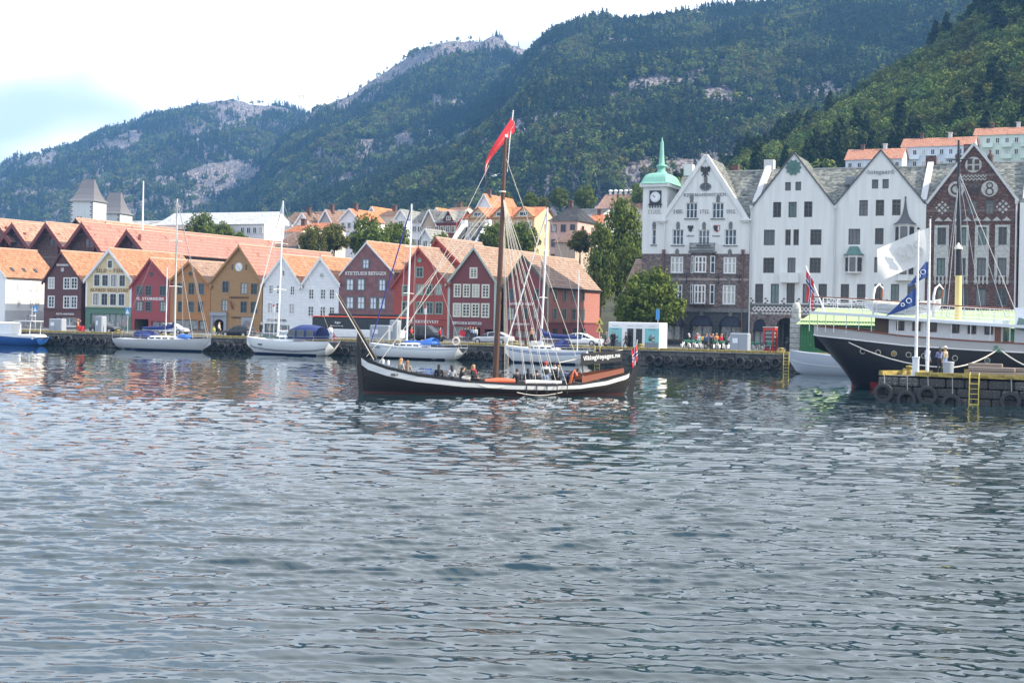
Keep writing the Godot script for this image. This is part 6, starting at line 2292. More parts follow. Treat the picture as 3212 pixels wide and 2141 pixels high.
	# banner on the aft rail
	for q in [[3.3, 1.0, 1.9], [4.85, 0.9, 2.55], [7.55, 1.5, 2.7]]:
		s = Shape.new()
		s.tube([V(q[0], q[1], 1.0 if q[0] < 6 else 0.3), V(q[0], q[2], 1.0 if q[0] < 6 else 0.3)], 0.025, 6)
		obj("banner_post", s, M.iron_dark, o)
	s = Shape.new()
	s.span(V(0, 0, 0), V(2.9, 0.68, 0.02))
	var ban := obj("banner", s, M.cloth_black, o)
	ban.position = V(4.75, 1.78, 1.02)
	ban.rotation = V(0, 0.24, 0.08)
	letters(ban, "VikingVoyages.no", 1.45, 0.36, 2.6, 0.36, 0.03, "paint_white", "Droid Sans", true)
	s = Shape.new()
	s.tube([V(3.4, 1.92, 1.05), V(7.6, 2.72, 0.3)], 0.03, 6)
	obj("hand_rail", s, M.rope_white, o)
	letters(o, "BRAGD", -6.35, 1.12, 0.75, 0.13, 1.04, "letter_dark", "Droid Serif", true, "boat_name")
	# gear: coil, rolled sail, life rafts, fenders on the gunwale
	for q in [[-7.1, 1.72, 0.5], [-6.8, 1.66, 0.6]]:
		s = Shape.new()
		s.lathe(V(q[0], q[1], q[2]), [[0.07, 0], [0.08, 0.22], [0.0, 0.28]], 8)
		obj("cleat", s, M.paint_white, o)
	s = Shape.new()
	s.tube([V(-1.2, 0.75, 1.3), V(-0.4, 0.82, 1.35), V(0.6, 0.8, 1.3)], [0.16, 0.2, 0.14], 8)
	obj("orange_float", s, M.buoy_orange, o)
	s = Shape.new()
	s.tube([V(1.2, 0.78, 1.55), V(3.4, 0.76, 1.5)], [0.13, 0.11], 8)
	obj("rolled_sail", s, M.sail_white, o)
	s = Shape.new()
	s.ring(V(-2.4, 0.98, 1.55), V(0.2, 1, 0.2), 0.22, 0.07, 16, 6)
	obj("rope_coil", s, M.rope_grey, o)
	rope(o, V(-2.3, 0.9, 1.72), V(-0.2, 0.5, 1.82), 0.02, "rope_white", 0.22, "slack_line")
	rope(o, V(0.6, 0.18, 1.86), V(3.4, 0.2, 1.74), 0.025, "rope_white", 0.18, "slack_line")
	s = Shape.new()
	s.tube([V(4.0, 0.6, 1.2), V(4.1, 1.2, 1.35), V(4.25, 1.45, 1.3), V(4.4, 1.15, 1.35)], 0.09, 8)
	obj("orange_hose", s, M.buoy_orange, o)
	# pennant at the masthead and a furled flag at the stern
	var f := Shape.new()
	var rings := []
	for i in 15:
		var u := i / 14.0
		var p := V(0.50, 16.6, 0).lerp(V(-1.15, 12.2, 0.2), pow(u, 0.8)) + V(-1.0 * sin(u * PI) * 0.55, 0, 0.25 * sin(u * 9.0) * u)
		var hgt := lerpf(0.95, 0.06, pow(u, 0.6))
		rings.append(PackedVector3Array([p, p - V(-0.08 * (1 - u), hgt * 0.5, -0.05), p - V(-0.16 * (1 - u), hgt, 0.04)]))
	f.loft(rings, false, false)
	var pen := thing("pennant", "long red and white pennant flying from the brown mast top", "flag", o.position, 14.5)
	obj("cloth", f, M.flag_red, pen)
	f = Shape.new()
	var rr := []
	for i in 13:
		var r: PackedVector3Array = rings[i]
		rr.append(PackedVector3Array([r[0].lerp(r[2], 0.36) + V(0.02, 0, 0.05), r[0].lerp(r[2], 0.60) + V(0.02, 0, 0.05)]))
	f.loft(rr, false, false)
	obj("white_stripe", f, M.paint_white, pen)
	var sf := thing("stern_flag", "red and white flag hanging at the stern of the wooden boat", "flag", o.position + o.basis * V(8.5, 1.75, 0), 14.5)
	s = Shape.new()
	s.tube([V(0, 0, 0), V(0.12, 1.6, 0)], 0.025, 6)
	obj("staff", s, M.paint_white, sf)
	flag_sheet(sf, V(0.12, 1.3, 0), V(-0.42, -0.35, 0.1), V(0.05, -1.0, 0.0), "flag_red", "cloth", 0.10, 1)
	return o
func make_steamer() -> void:
	var O := 38.0
	var o := thing("steamer", "old black hulled steamer with white deckhouse moored stern out behind the pier", "ship", qp(O, -29.2, 0.0), QUAY_TURN)
	# x runs forward from the stern; the near side is +z
	var st := [[2.3, 0.35, 3.72, 1.9, 0.5, -2.25], [2.5, 1.5, 3.66, 1.2, 0.55, -1.9], [2.8, 2.3, 3.6, 0.6, 0.62, -1.2], [3.2, 2.85, 3.52, -0.3, 0.75, -0.4], [4.6, 3.15, 3.36, -1.5, 0.8, 0.0], [7.0, 3.3, 3.15, -2.0, 0.6, 0.0], [11.0, 3.35, 2.98, -2.0, 0.5, 0.0], [17.0, 3.4, 2.82, -2.0, 0.45, 0.0], [26.0, 3.3, 2.9, -2.0, 0.5, 0.0], [33.0, 2.2, 3.4, -2.0, 0.7, 0.3], [36.5, 0.1, 4.2, -1.5, 1.0, 1.0]]
	hull(o, st, "steamer_black")
	# bulwark
	var s := Shape.new()
	var top := []
	for q in st: top.append([q[0] + q[5], q[1], q[2], q[2] + 0.72 - 0.008 * q[0]])
	for sg in [-1, 1]:
		var rings := []
		for q in top: rings.append(PackedVector3Array([V(q[0], q[2] - 0.02, (q[1] + 0.02) * sg), V(q[0], q[3], (q[1] + 0.05) * sg)]))
		s.loft(rings, false, false)
	s.quad(V(top[0][0], top[0][2], top[0][1]), V(top[0][0], top[0][3], top[0][1]), V(top[0][0], top[0][3], -top[0][1]), V(top[0][0], top[0][2], -top[0][1]))
	obj("bulwark", s, M.steamer_grey, o)
	for lv in [0, 1]:
		s = Shape.new()
		for sg in [-1, 1]:
			var p := []
			for q in top: p.append(V(q[0], q[2] if lv == 0 else q[3], (q[1] + 0.07) * sg))
			s.tube(p, 0.045 if lv == 0 else 0.05, 6)
		obj(["rubbing_strake", "cap_rail"][lv], s, M[["paint_white", "varnish_brown"][lv]], o)
	var p := []
	deck(o, st, 0.1, "deck_dark", "main_deck")
	s = Shape.new()
	s.box(V(3.05, 0.7, 0), V(0.5, 2.6, 0.22))
	obj("rudder_post", s, M.steamer_black, o)
	s = Shape.new()
	s.box(V(3.06, 0.18, 0), V(0.54, 0.8, 0.26))
	obj("rudder_foot", s, M.antifoul_red, o)
	water_band(o, st.slice(3, 9), -0.6, 0.5, "antifoul_red", "boot_top")
	for i in 3: letters(o, ["14", "13", "12"][i], 3.55, 1.36 - i * 0.34, 0.24, 0.16, [1.72, 1.45, 1.15][i], "paint_white", "Droid Sans", true, "draught_mark")
	for x in [4.1, 5.2, 6.3, 7.3, 8.35, 10.4, 12.5]:
		s = Shape.new()
		var y: float = 2.66 - 0.045 * (x - 4.1)
		var zz := 0.0
		for i in st.size() - 1:
			if x >= st[i][0] and x < st[i + 1][0]: zz = lerpf(hull_skin(st[i], y, 1.0).z, hull_skin(st[i + 1], y, 1.0).z, (x - st[i][0]) / (st[i + 1][0] - st[i][0]))
		s.ring(V(x, y, zz + 0.02), V(0, -0.15, 1), 0.17, 0.035, 16, 6)
		var pr := obj("porthole", s, M.brass_pale, o)
		s = Shape.new()
		s.lathe(Vector3.ZERO, [[0, 0], [0.16, 0], [0, 0.02]], 14, false)
		var g := obj("glass", s, M["brass_gold" if x == 6.3 else ("glass_teal" if x == 12.5 else "glass_dark")], pr)
		g.position = V(x, y, zz + 0.02)
		g.rotation_degrees.x = 90
	# deckhouse with windows and a varnished door
	s = Shape.new()
	s.span(V(5.75, 3.1, -2.3), V(13.35, 5.0, 2.35))
	var house := obj("deckhouse", s, M.gelcoat, o)
	for x in [6.55, 7.65, 8.75, 10.25, 11.35, 12.45]:
		s = Shape.new()
		s.box(V(x, 4.52 - 0.028 * (x - 6), 2.36), V(0.42, 0.52, 0.05))
		var w := obj("cabin_window", s, M.glass_dark, house)
		s = Shape.new()
		for a in [-1, 1]:
			s.box(V(x + a * 0.24, 4.52 - 0.028 * (x - 6), 2.39), V(0.07, 0.62, 0.06))
			s.box(V(x, 4.52 - 0.028 * (x - 6) + a * 0.29, 2.39), V(0.41, 0.07, 0.057))
		obj("window_frame", s, M.varnish_dark, w)
	s = Shape.new()
	s.span(V(12.85, 3.2, 2.34), V(13.25, 4.62, 2.42))
	obj("door", s, M.varnish_brown, house)
	s = Shape.new()
	s.span(V(4.72, 3.3, -1.6), V(5.7, 5.05, 2.0))
	obj("companionway", s, M.passage_dark, o)
	# boat deck: long white slab following the sheer, on thin stanchions
	s = Shape.new()
	var edge := [[0.1, 2.2, 5.43], [2.0, 2.9, 5.36], [4.7, 3.25, 5.25], [10.1, 3.3, 4.92], [13.9, 3.3, 4.74], [20.0, 3.3, 4.6]]
	var rings := []
	for q in edge: rings.append(PackedVector3Array([V(q[0], q[2] - 0.2, q[1]), V(q[0], q[2], q[1]), V(q[0], q[2], -q[1]), V(q[0], q[2] - 0.2, -q[1])]))
	s.loft(rings, true, true, false)
	var bd := obj("boat_deck", s, M.gelcoat_cool, o)
	for i in edge.size() - 1:
		for k in 3:
			var a := V(edge[i][0], edge[i][2], edge[i][1] - 0.12).lerp(V(edge[i + 1][0], edge[i + 1][2], edge[i + 1][1] - 0.12), k / 3.0)
			if a.x > 14: continue
			s = Shape.new()
			s.tube([V(a.x, 4.0 - 0.03 * a.x, a.z), a - V(0, 0.1, 0)], 0.03, 6)
			obj("stanchion", s, M.paint_white, o)
	p = []
	for i in 15:
		var x := 0.15 + i * 0.98
		var y := 0.0
		var zz := 3.2
		for k in edge.size() - 1:
			if x >= edge[k][0]:
				var tt: float = (x - edge[k][0]) / (edge[k + 1][0] - edge[k][0])
				y = lerpf(edge[k][2], edge[k + 1][2], tt); zz = lerpf(edge[k][1], edge[k + 1][1], tt)
		p.append(V(x, y, zz - 0.06))
	rails(bd, p, 1.02, 4, "paint_white", "deck_rail", 0.02)
	var pp := []
	for q in p: pp.append(q + V(0, 1.05, 0))
	s = Shape.new()
	s.tube(pp, 0.045, 6)
	obj("teak_rail", s, M.varnish_brown, bd)
	var pm := []
	for q in p: pm.append(V(q.x, q.y, -q.z))
	rails(bd, pm, 1.02, 3, "paint_white", "deck_rail", 0.02)
	# lifeboat under its cover between two davits
	var lb := thing("lifeboat", "cream covered lifeboat hung in davits on the steamer deck", "boat", o.position + o.basis * V(6.7, 5.35, 2.5), QUAY_TURN)
	var ls := [[-2.5, 0.1, 0.85, 0.35, 0.9, -0.1], [-1.9, 0.55, 0.72, 0.05, 0.7, 0.0], [-0.6, 0.8, 0.62, -0.1, 0.55, 0.0], [0.7, 0.8, 0.62, -0.1, 0.55, 0.0], [1.9, 0.55, 0.72, 0.05, 0.7, 0.0], [2.5, 0.1, 0.85, 0.35, 0.9, 0.1]]
	hull(lb, ls, "gelcoat")
	for t in [0.5, 0.66, 0.82]: strake(lb, ls, t, t + 0.03, "gelcoat_grey", "plank_edge", 0.012)
	s = Shape.new()
	rings = []
	for q in ls:
		var r := PackedVector3Array()
		for k in 7:
			var a := PI * k / 6
			r.append(V(q[0] + q[5], q[2] + sin(a) * 0.22, cos(a) * (q[1] + 0.05)))
		rings.append(r)
	s.loft(rings, false, false)
	obj("canvas_cover", s, M.canvas_cream, lb)
	for x in [4.75, 8.85]:
		s = Shape.new()
		s.tube([V(x, 5.1, 2.9), V(x, 6.6, 2.95), V(x + 0.08, 7.15, 2.7), V(x + 0.3, 7.4, 2.3), V(x + 0.5, 7.1, 2.0)], [0.09, 0.085, 0.08, 0.07, 0.05], 8)
		var dv := obj("davit", s, M.paint_white, o)
		s = Shape.new()
		s.round_box(V(x + 0.45, 6.75, 2.1), V(0.16, 0.6, 0.14), 0.04)
		obj("davit_block", s, M.carving_brown, dv)
	# mast: yellow foot, dark upper part, derrick cap, shrouds
	s = Shape.new()
	s.tube([V(10.2, 4.8, 0.6), V(10.18, 8.1, 0.6)], [0.24, 0.22], 12)
	var mast := obj("mast", s, M.mast_yellow, o)
	s = Shape.new()
	s.tube([V(10.18, 8.1, 0.6), V(10.12, 12.5, 0.6), V(10.0, 17.6, 0.6)], [0.21, 0.16, 0.07], 12)
	obj("upper_mast", s, M.steamer_black, mast)
	s = Shape.new()
	s.lathe(V(10.15, 9.95, 0.75), [[0.3, 0], [0.26, 0.15], [0.1, 0.32], [0.05, 0.45], [0, 0.46]], 12)
	obj("mast_lamp", s, M.canvas_cream, mast)
	s = Shape.new()
	s.tube([V(9.2, 16.2, 0.6), V(11.0, 16.25, 0.6)], 0.04, 6)
	obj("yard", s, M.steamer_black, mast)
	for x in [9.4, 9.75, 10.9, 12.1, 13.6, 14.4]:
		rope(mast, V(x, 5.2, 3.0), V(10.05, 15.4 if x > 10 else 14.6, 0.6), 0.022, "wire", 0.0, "shroud")
	s = Shape.new()
	s.tube([V(0.75, 5.4, 0), V(-0.75, 8.75, 0)], 0.06, 8)
	obj("flag_staff", s, M.paint_white, o)
	var en := thing("ensign", "red flag with blue and white cross at the steamer stern", "flag", o.position + o.basis * V(-0.68, 8.5, 0), QUAY_TURN)
	flag_sheet(en, V(0, 0, 0), V(0.05, -2.1, 0.1), V(0.62, -0.9, 0.2), "flag_red", "cloth", 0.10, 1)
	for q in [[2.1, 3.55, 2.2], [13.2, 2.95, 3.45]]:
		s = Shape.new()
		s.round_box(V(q[0], q[1], q[2]), V(0.6, 0.3, 0.35), 0.06)
		s.lathe(V(q[0] - 0.15, q[1] + 0.1, q[2]), [[0.1, 0], [0.1, 0.25], [0, 0.26]], 8)
		obj("fairlead", s, M.paint_green, o)
	# bridge front and wheelhouse windows forward of the deckhouse
	s = Shape.new()
	s.span(V(14.1, 3.0, -2.2), V(18.0, 5.9, 2.3))
	var br := obj("bridge", s, M.gelcoat_cool, o)
	for i in 4:
		s = Shape.new()
		s.box(V(14.6 + i * 0.95, 4.75, 2.32), V(0.7, 0.8, 0.05), Basis(V(0, 0, 1), -0.25))
		obj("bridge_window", s, M.glass_teal, br)
	# mooring lines to the pier
	for q in [[V(2.3, 3.6, 2.3), qp(48.6, -37.2, STREET + 0.35), 0.5], [V(13.2, 3.05, 3.5), qp(48.3, -36.4, STREET + 0.3), 0.3], [V(13.3, 3.05, 3.5), qp(54.5, -37.0, STREET + 0.3), 0.25]]:
		var l := Shape.new()
		var a: Vector3 = o.position + o.basis * q[0]
		var pts := []
		for i in 9:
			var tt := i / 8.0
			pts.append(a.lerp(q[1], tt) - V(0, q[2] * 4 * tt * (1 - tt), 0))
		l.tube(pts, 0.045, 6)
		tag(obj("mooring_line", l, M.rope_white), ["mooring line from the steamer stern to the yellow bollard", "mooring line running left from the green fairlead", "mooring line running right from the green fairlead"][0 if q[0].x < 5 else (1 if q[2] == 0.3 else 2)], "rope", "steamer mooring lines")

# joints of a standing figure facing +z; poses move some of them
func pose(kind: String) -> Dictionary:
	var j := {"hip": V(0, 0.94, 0), "waist": V(0, 1.10, 0.01), "chest": V(0, 1.32, 0), "neck": V(0, 1.48, -0.01), "head": V(0, 1.63, 0.02),
		"sl": V(0.18, 1.41, 0), "el": V(0.23, 1.13, -0.02), "wl": V(0.23, 0.88, 0.06), "sr": V(-0.18, 1.41, 0), "er": V(-0.23, 1.13, -0.02), "wr": V(-0.23, 0.88, 0.06),
		"hl": V(0.09, 0.90, 0), "kl": V(0.10, 0.49, 0.02), "al": V(0.10, 0.08, -0.02), "hr": V(-0.09, 0.90, 0), "kr": V(-0.10, 0.49, 0.02), "ar": V(-0.10, 0.08, -0.02)}
	if kind == "walk":
		j.kl = V(0.09, 0.50, 0.20); j.al = V(0.09, 0.09, 0.26); j.kr = V(-0.09, 0.50, -0.06); j.ar = V(-0.09, 0.16, -0.38)
		j.el = V(0.23, 1.15, -0.14); j.wl = V(0.22, 0.96, 0.06); j.er = V(-0.23, 1.15, 0.08); j.wr = V(-0.20, 0.98, 0.26)
	elif kind == "hold":
		j.el = V(0.25, 1.16, 0.04); j.wl = V(0.08, 1.12, 0.26); j.er = V(-0.25, 1.16, 0.04); j.wr = V(-0.08, 1.16, 0.26)
	elif kind == "raise":
		j.el = V(0.36, 1.52, 0.06); j.wl = V(0.14, 1.74, 0.05); j.er = V(-0.36, 1.52, 0.06); j.wr = V(-0.14, 1.74, 0.05)
	elif kind == "bend":
		for k in ["waist", "chest", "neck", "head", "sl", "sr", "el", "er", "wl", "wr"]:
			j[k] = j.hip + Basis(V(1, 0, 0), 1.0) * (j[k] - j.hip)
		j.el += V(0, -0.12, 0.12); j.er += V(0, -0.12, 0.12); j.wl += V(-0.05, -0.1, 0.3); j.wr += V(0.05, -0.1, 0.3)
	elif kind.begins_with("sit"):
		for k in j: j[k] -= V(0, 0.46, 0)
		j.kl = V(0.12, 0.46, 0.42); j.kr = V(-0.12, 0.46, 0.42); j.al = V(0.12, 0.06, 0.44); j.ar = V(-0.12, 0.06, 0.44)
		j.el = V(0.25, 0.72, 0.04); j.er = V(-0.25, 0.72, 0.04); j.wl = V(0.10, 0.58, 0.28); j.wr = V(-0.10, 0.58, 0.28)
		if kind == "sit_lean":
			for k in ["waist", "chest", "neck", "head", "sl", "sr"]: j[k] += V(0, -0.05, 0.14) * ((j[k].y - 0.4) / 1.0)
	return j
func seg(p: Vector3, a: Vector3, b: Vector3, ra: float, rb: float) -> float:
	var d := b - a
	var t := clampf((p - a).dot(d) / maxf(d.length_squared(), 1e-6), 0, 1)
	return (p - a - d * t).length() - lerpf(ra, rb, t)
var bodies := {}
# one continuous skin: smooth union of tapered limbs meshed as surface nets; each vertex remembers what covers it
func body(kind: String, hair_long: bool) -> Dictionary:
	var key := kind + str(hair_long)
	if bodies.has(key): return bodies[key]
	var j := pose(kind)
	var hd: Vector3 = j.head
	var up: Vector3 = (j.head - j.neck).normalized()
	var bones := [[j.hip, j.waist, 0.125, 0.115, 2], [j.waist, j.chest, 0.12, 0.14, 1], [j.chest, j.chest + up * 0.06, 0.14, 0.09, 1], [j.sl, j.sr, 0.075, 0.075, 1], [j.neck, hd, 0.05, 0.055, 0],
		[hd - up * 0.03, hd + up * 0.07, 0.082, 0.092, 0], [hd + V(0, -0.07, 0.05), hd + V(0, -0.02, 0.04), 0.042, 0.05, 0], [hd + V(0, 0.0, 0.09), hd + V(0, -0.03, 0.105), 0.012, 0.02, 0],
		[hd + up * 0.06 - V(0, 0, 0.03), hd + up * 0.10 - V(0, 0, 0.01), 0.098, 0.085, 4],
		[j.sl, j.el, 0.062, 0.046, 1], [j.el, j.wl, 0.046, 0.034, 1], [j.sr, j.er, 0.062, 0.046, 1], [j.er, j.wr, 0.046, 0.034, 1],
		[j.hl, j.kl, 0.095, 0.062, 2], [j.kl, j.al, 0.062, 0.045, 2], [j.hr, j.kr, 0.095, 0.062, 2], [j.kr, j.ar, 0.062, 0.045, 2],
		[j.al - V(0, 0.03, 0.02), j.al + V(0, -0.04, 0.15), 0.045, 0.035, 3], [j.ar - V(0, 0.03, 0.02), j.ar + V(0, -0.04, 0.15), 0.045, 0.035, 3]]
	for s in [["wl", "el", 1], ["wr", "er", -1]]:
		var d: Vector3 = (j[s[0]] - j[s[1]]).normalized()
		bones.append([j[s[0]], j[s[0]] + d * 0.07, 0.034, 0.036, 0])
	if hair_long: bones.append([hd + V(0, 0.05, -0.06), j.neck + V(0, -0.06, -0.09), 0.08, 0.07, 4])
	var cell := 0.036
	var lo := V(9, 9, 9)
	var hi := -lo
	for b in bones:
		for e in 2:
			lo = lo.min(b[e] - Vector3.ONE * (b[2 + e] + 0.06)); hi = hi.max(b[e] + Vector3.ONE * (b[2 + e] + 0.06))
	var n := Vector3i(((hi - lo) / cell).ceil()) + Vector3i.ONE
	var f := PackedFloat32Array()
	f.resize(n.x * n.y * n.z)
	f.fill(1.0)
	# visit only the cells near each bone
	for b in bones:
		var a := (b[0] as Vector3).min(b[1]) - Vector3.ONE * (maxf(b[2], b[3]) + 0.07)
		var c := (b[0] as Vector3).max(b[1]) + Vector3.ONE * (maxf(b[2], b[3]) + 0.07)
		var i0 := Vector3i(((a - lo) / cell).floor()).max(Vector3i.ZERO)
		var i1 := Vector3i(((c - lo) / cell).ceil()).min(n - Vector3i.ONE)
		for z in range(i0.z, i1.z + 1):
			for y in range(i0.y, i1.y + 1):
				for x in range(i0.x, i1.x + 1):
					var k := x + n.x * (y + n.y * z)
					var d := seg(lo + V(x, y, z) * cell, b[0], b[1], b[2], b[3])
					var h := clampf(0.5 + 0.5 * (f[k] - d) / 0.035, 0, 1)
					f[k] = lerpf(f[k], d, h) - 0.035 * h * (1 - h)
	var at := {}
	var vs := PackedVector3Array()
	var ix := PackedInt32Array()
	var st := [1, n.x, n.x * n.y]
	for z in n.z - 1:
		for y in n.y - 1:
			for x in n.x - 1:
				var k := x + n.x * (y + n.y * z)
				var m := 0
				for q in 8:
					if f[k + (q & 1) + n.x * ((q >> 1) & 1) + n.x * n.y * (q >> 2)] < 0: m |= 1 << q
				if m == 0 or m == 255: continue
				var p := Vector3.ZERO
				var c := 0
				for e in [[0, 1], [2, 3], [4, 5], [6, 7], [0, 2], [1, 3], [4, 6], [5, 7], [0, 4], [1, 5], [2, 6], [3, 7]]:
					if ((m >> e[0]) & 1) == ((m >> e[1]) & 1): continue
					var a := V(e[0] & 1, (e[0] >> 1) & 1, e[0] >> 2)
					var b := V(e[1] & 1, (e[1] >> 1) & 1, e[1] >> 2)
					var fa := f[k + int(a.x) + n.x * int(a.y) + n.x * n.y * int(a.z)]
					var fb := f[k + int(b.x) + n.x * int(b.y) + n.x * n.y * int(b.z)]
					p += a.lerp(b, fa / (fa - fb)); c += 1
				at[k] = vs.size()
				vs.append(lo + (V(x, y, z) + p / c) * cell)
	for k in at:
		for ax in 3:
			var u: int = st[(ax + 1) % 3]
			var w: int = st[(ax + 2) % 3]
			if not (at.has(k - u) and at.has(k - w) and at.has(k - u - w)): continue
			var s0 := f[k] < 0
			if s0 == (f[k + st[ax]] < 0): continue
			var q := [at[k], at[k - u], at[k - u - w], at[k - w]]
			ix.append_array([q[0], q[2], q[1], q[0], q[3], q[2]] if s0 else [q[0], q[1], q[2], q[0], q[2], q[3]])
	var region := PackedInt32Array()
	for p in vs:
		var best := 9.0
		var r := 0
		for b in bones:
			var d := seg(p, b[0], b[1], b[2], b[3])
			if d < best: best = d; r = b[4]
		region.append(r)
	# five fingers on each hand, rooted in the palm
	var hs := Shape.new()
	for s in [["wl", "el", 1.0], ["wr", "er", -1.0]]:
		var d: Vector3 = (j[s[0]] - j[s[1]]).normalized()
		var side := d.cross(V(0, 0.2, 1)).normalized()
		var front := side.cross(d).normalized()
		var palm: Vector3 = j[s[0]] + d * 0.07
		for q in [[-0.024, 0.072], [-0.008, 0.082], [0.008, 0.078], [0.024, 0.06]]:
			var a: Vector3 = palm + front * q[0]
			hs.tube([a, a + d * q[1] * 0.55, a + d * q[1] * 0.9 - side * s[2] * 0.02], [0.0095, 0.009, 0.006], 5)
		var t: Vector3 = j[s[0]] + d * 0.03 + front * 0.03
		hs.tube([t, t + front * 0.03 + d * 0.02, t + front * 0.035 + d * 0.05], [0.011, 0.010, 0.007], 5)
	bodies[key] = {"v": vs, "i": ix, "r": region, "hands": hs}
	return bodies[key]
func person(label: String, kind: String, at: Vector3, turn: float, top: Color, legs: Color, hair: Color, o := {}) -> Node3D:
	var b := body(kind, o.get("long", false))
	var skin: Color = o.get("skin", Color(0.50, 0.30, 0.21))
	var cols := [skin, top, legs, o.get("shoes", Color(0.05, 0.045, 0.045)), hair]
	var st := SurfaceTool.new()
	st.begin(Mesh.PRIMITIVE_TRIANGLES)
	st.set_smooth_group(0)
	for k in b.v.size():
		st.set_color(cols[b.r[k]])
		st.add_vertex(b.v[k])
	for i in b.i: st.add_index(i)
	st.generate_normals()
	var hs: Shape = b.hands
	var m := st.commit()
	var arr := []
	arr.resize(Mesh.ARRAY_MAX)
	arr[Mesh.ARRAY_VERTEX] = hs.v
	arr[Mesh.ARRAY_NORMAL] = hs.n
	var hc := PackedColorArray()
	hc.resize(hs.v.size())
	hc.fill(skin)
	arr[Mesh.ARRAY_COLOR] = hc
	m.add_surface_from_arrays(Mesh.PRIMITIVE_TRIANGLES, arr)
	var p := thing("person", label, "person", at, turn, o.get("group", ""))
	obj("body", m, M.cloth_tint, p)
	p.scale = Vector3.ONE * o.get("size", 1.0)
	var hd: Vector3 = pose(kind).head
	if o.has("vest"):
		var j := pose(kind)
		var v := Shape.new()
		var c: Vector3 = (j.waist + j.chest) * 0.5
		v.lathe(c, [[0.17, -0.14], [0.195, 0.0], [0.19, 0.13], [0.12, 0.17]], 12, false)
		v.xf = Transform3D()
		obj("life_vest", v, M[o.vest], p)
	if o.has("cap"):
		var c := Shape.new()
		c.lathe(hd + V(0, 0.07, -0.01), [[0.115, 0.0], [0.11, 0.06], [0.07, 0.11], [0.0, 0.12]], 12)
		c.box(hd + V(0, 0.075, 0.13), V(0.14, 0.015, 0.1))
		obj("cap", c, M[o.cap], p)
	if o.has("scarf"):
		var c := Shape.new()
		c.ring(hd - V(0, 0.15, 0.02), Vector3.UP, 0.10, 0.05, 14, 6)
		c.tube([hd + V(0.05, -0.16, 0.1), hd + V(0.06, -0.4, 0.17)], [0.05, 0.04], 6)
		obj("scarf", c, M[o.scarf], p)
	if o.has("bag"):
		var c := Shape.new()
		c.round_box(pose(kind).chest + V(0, -0.12, -0.2), V(0.28, 0.4, 0.16), 0.05)
		obj("backpack", c, M[o.bag], p)
	return p
func crew(boat: Node3D) -> void:
	var black := Color(0.02, 0.02, 0.024)
	var jean := Color(0.10, 0.17, 0.30)
	var white := Color(0.66, 0.66, 0.66)
	var brown := Color(0.06, 0.035, 0.02)
	var blond := Color(0.36, 0.22, 0.10)
	var list := [
		["brown haired passenger looking over the bow gunwale", "sit", -6.05, 0.72, 0.45, 120, Color(0.35, 0.33, 0.32), black, blond, {"long": true}],
		["second brown haired passenger behind the bow gunwale", "sit", -5.65, 0.60, 0.45, 150, Color(0.30, 0.25, 0.22), black, Color(0.2, 0.11, 0.06), {"long": true}],
		["passenger in black with long dark hair seated forward", "sit", -3.85, 0.40, 0.75, 160, black, black, black, {"long": true}],
		["dark haired passenger in a grey striped jacket", "sit_lean", -2.95, 0.38, 0.35, 190, Color(0.32, 0.33, 0.38), black, black, {"long": true}],
		["passenger in black leaning over beside the striped jacket", "sit_lean", -2.55, 0.30, 0.85, 100, black, black, black, {"long": true}],
		["fair haired passenger with a red and white scarf", "sit", -1.75, 0.40, 0.55, 60, black, black, blond, {"long": true, "scarf": "buoy_red"}],
		["short haired passenger in a black jacket seen from behind", "sit", 0.85, 0.20, 0.9, 190, black, black, brown, {}],
		["passenger in black with a raised dark hood", "sit", 1.55, 0.22, 0.75, 170, black, black, black, {"long": true}],
		["small passenger in dark clothes hunched by the shrouds", "sit_lean", 2.15, 0.18, 0.8, 200, black, black, Color(0.05, 0.02, 0.02), {}],
		["crew member in white shirt and jeans with a red cap", "hold", 2.75, 0.15, 0.35, 150, white, Color(0.22, 0.32, 0.46), Color(0.3, 0.05, 0.05), {"cap": "buoy_red", "vest": "canvas_dark"}],
		["crew member in pale shirt and dark life vest", "stand", 3.35, 0.15, 0.15, 160, white, black, brown, {"vest": "canvas_dark"}],
		["passenger in dark jacket with grey hair near the banner", "stand", 3.75, 0.12, -0.35, 200, Color(0.06, 0.06, 0.07), black, Color(0.35, 0.22, 0.14), {"size": 0.9}],
		["person in black bending over the orange hose", "bend", 4.15, 0.14, 0.45, 110, black, black, black, {}]]
	for q in list:
		person(q[0], q[1], boat.position + boat.basis * V(q[2], q[3], q[4]), 14.5 + q[5], q[6], q[7], q[8], q[9].merged({"group": "people on the wooden boat"}))
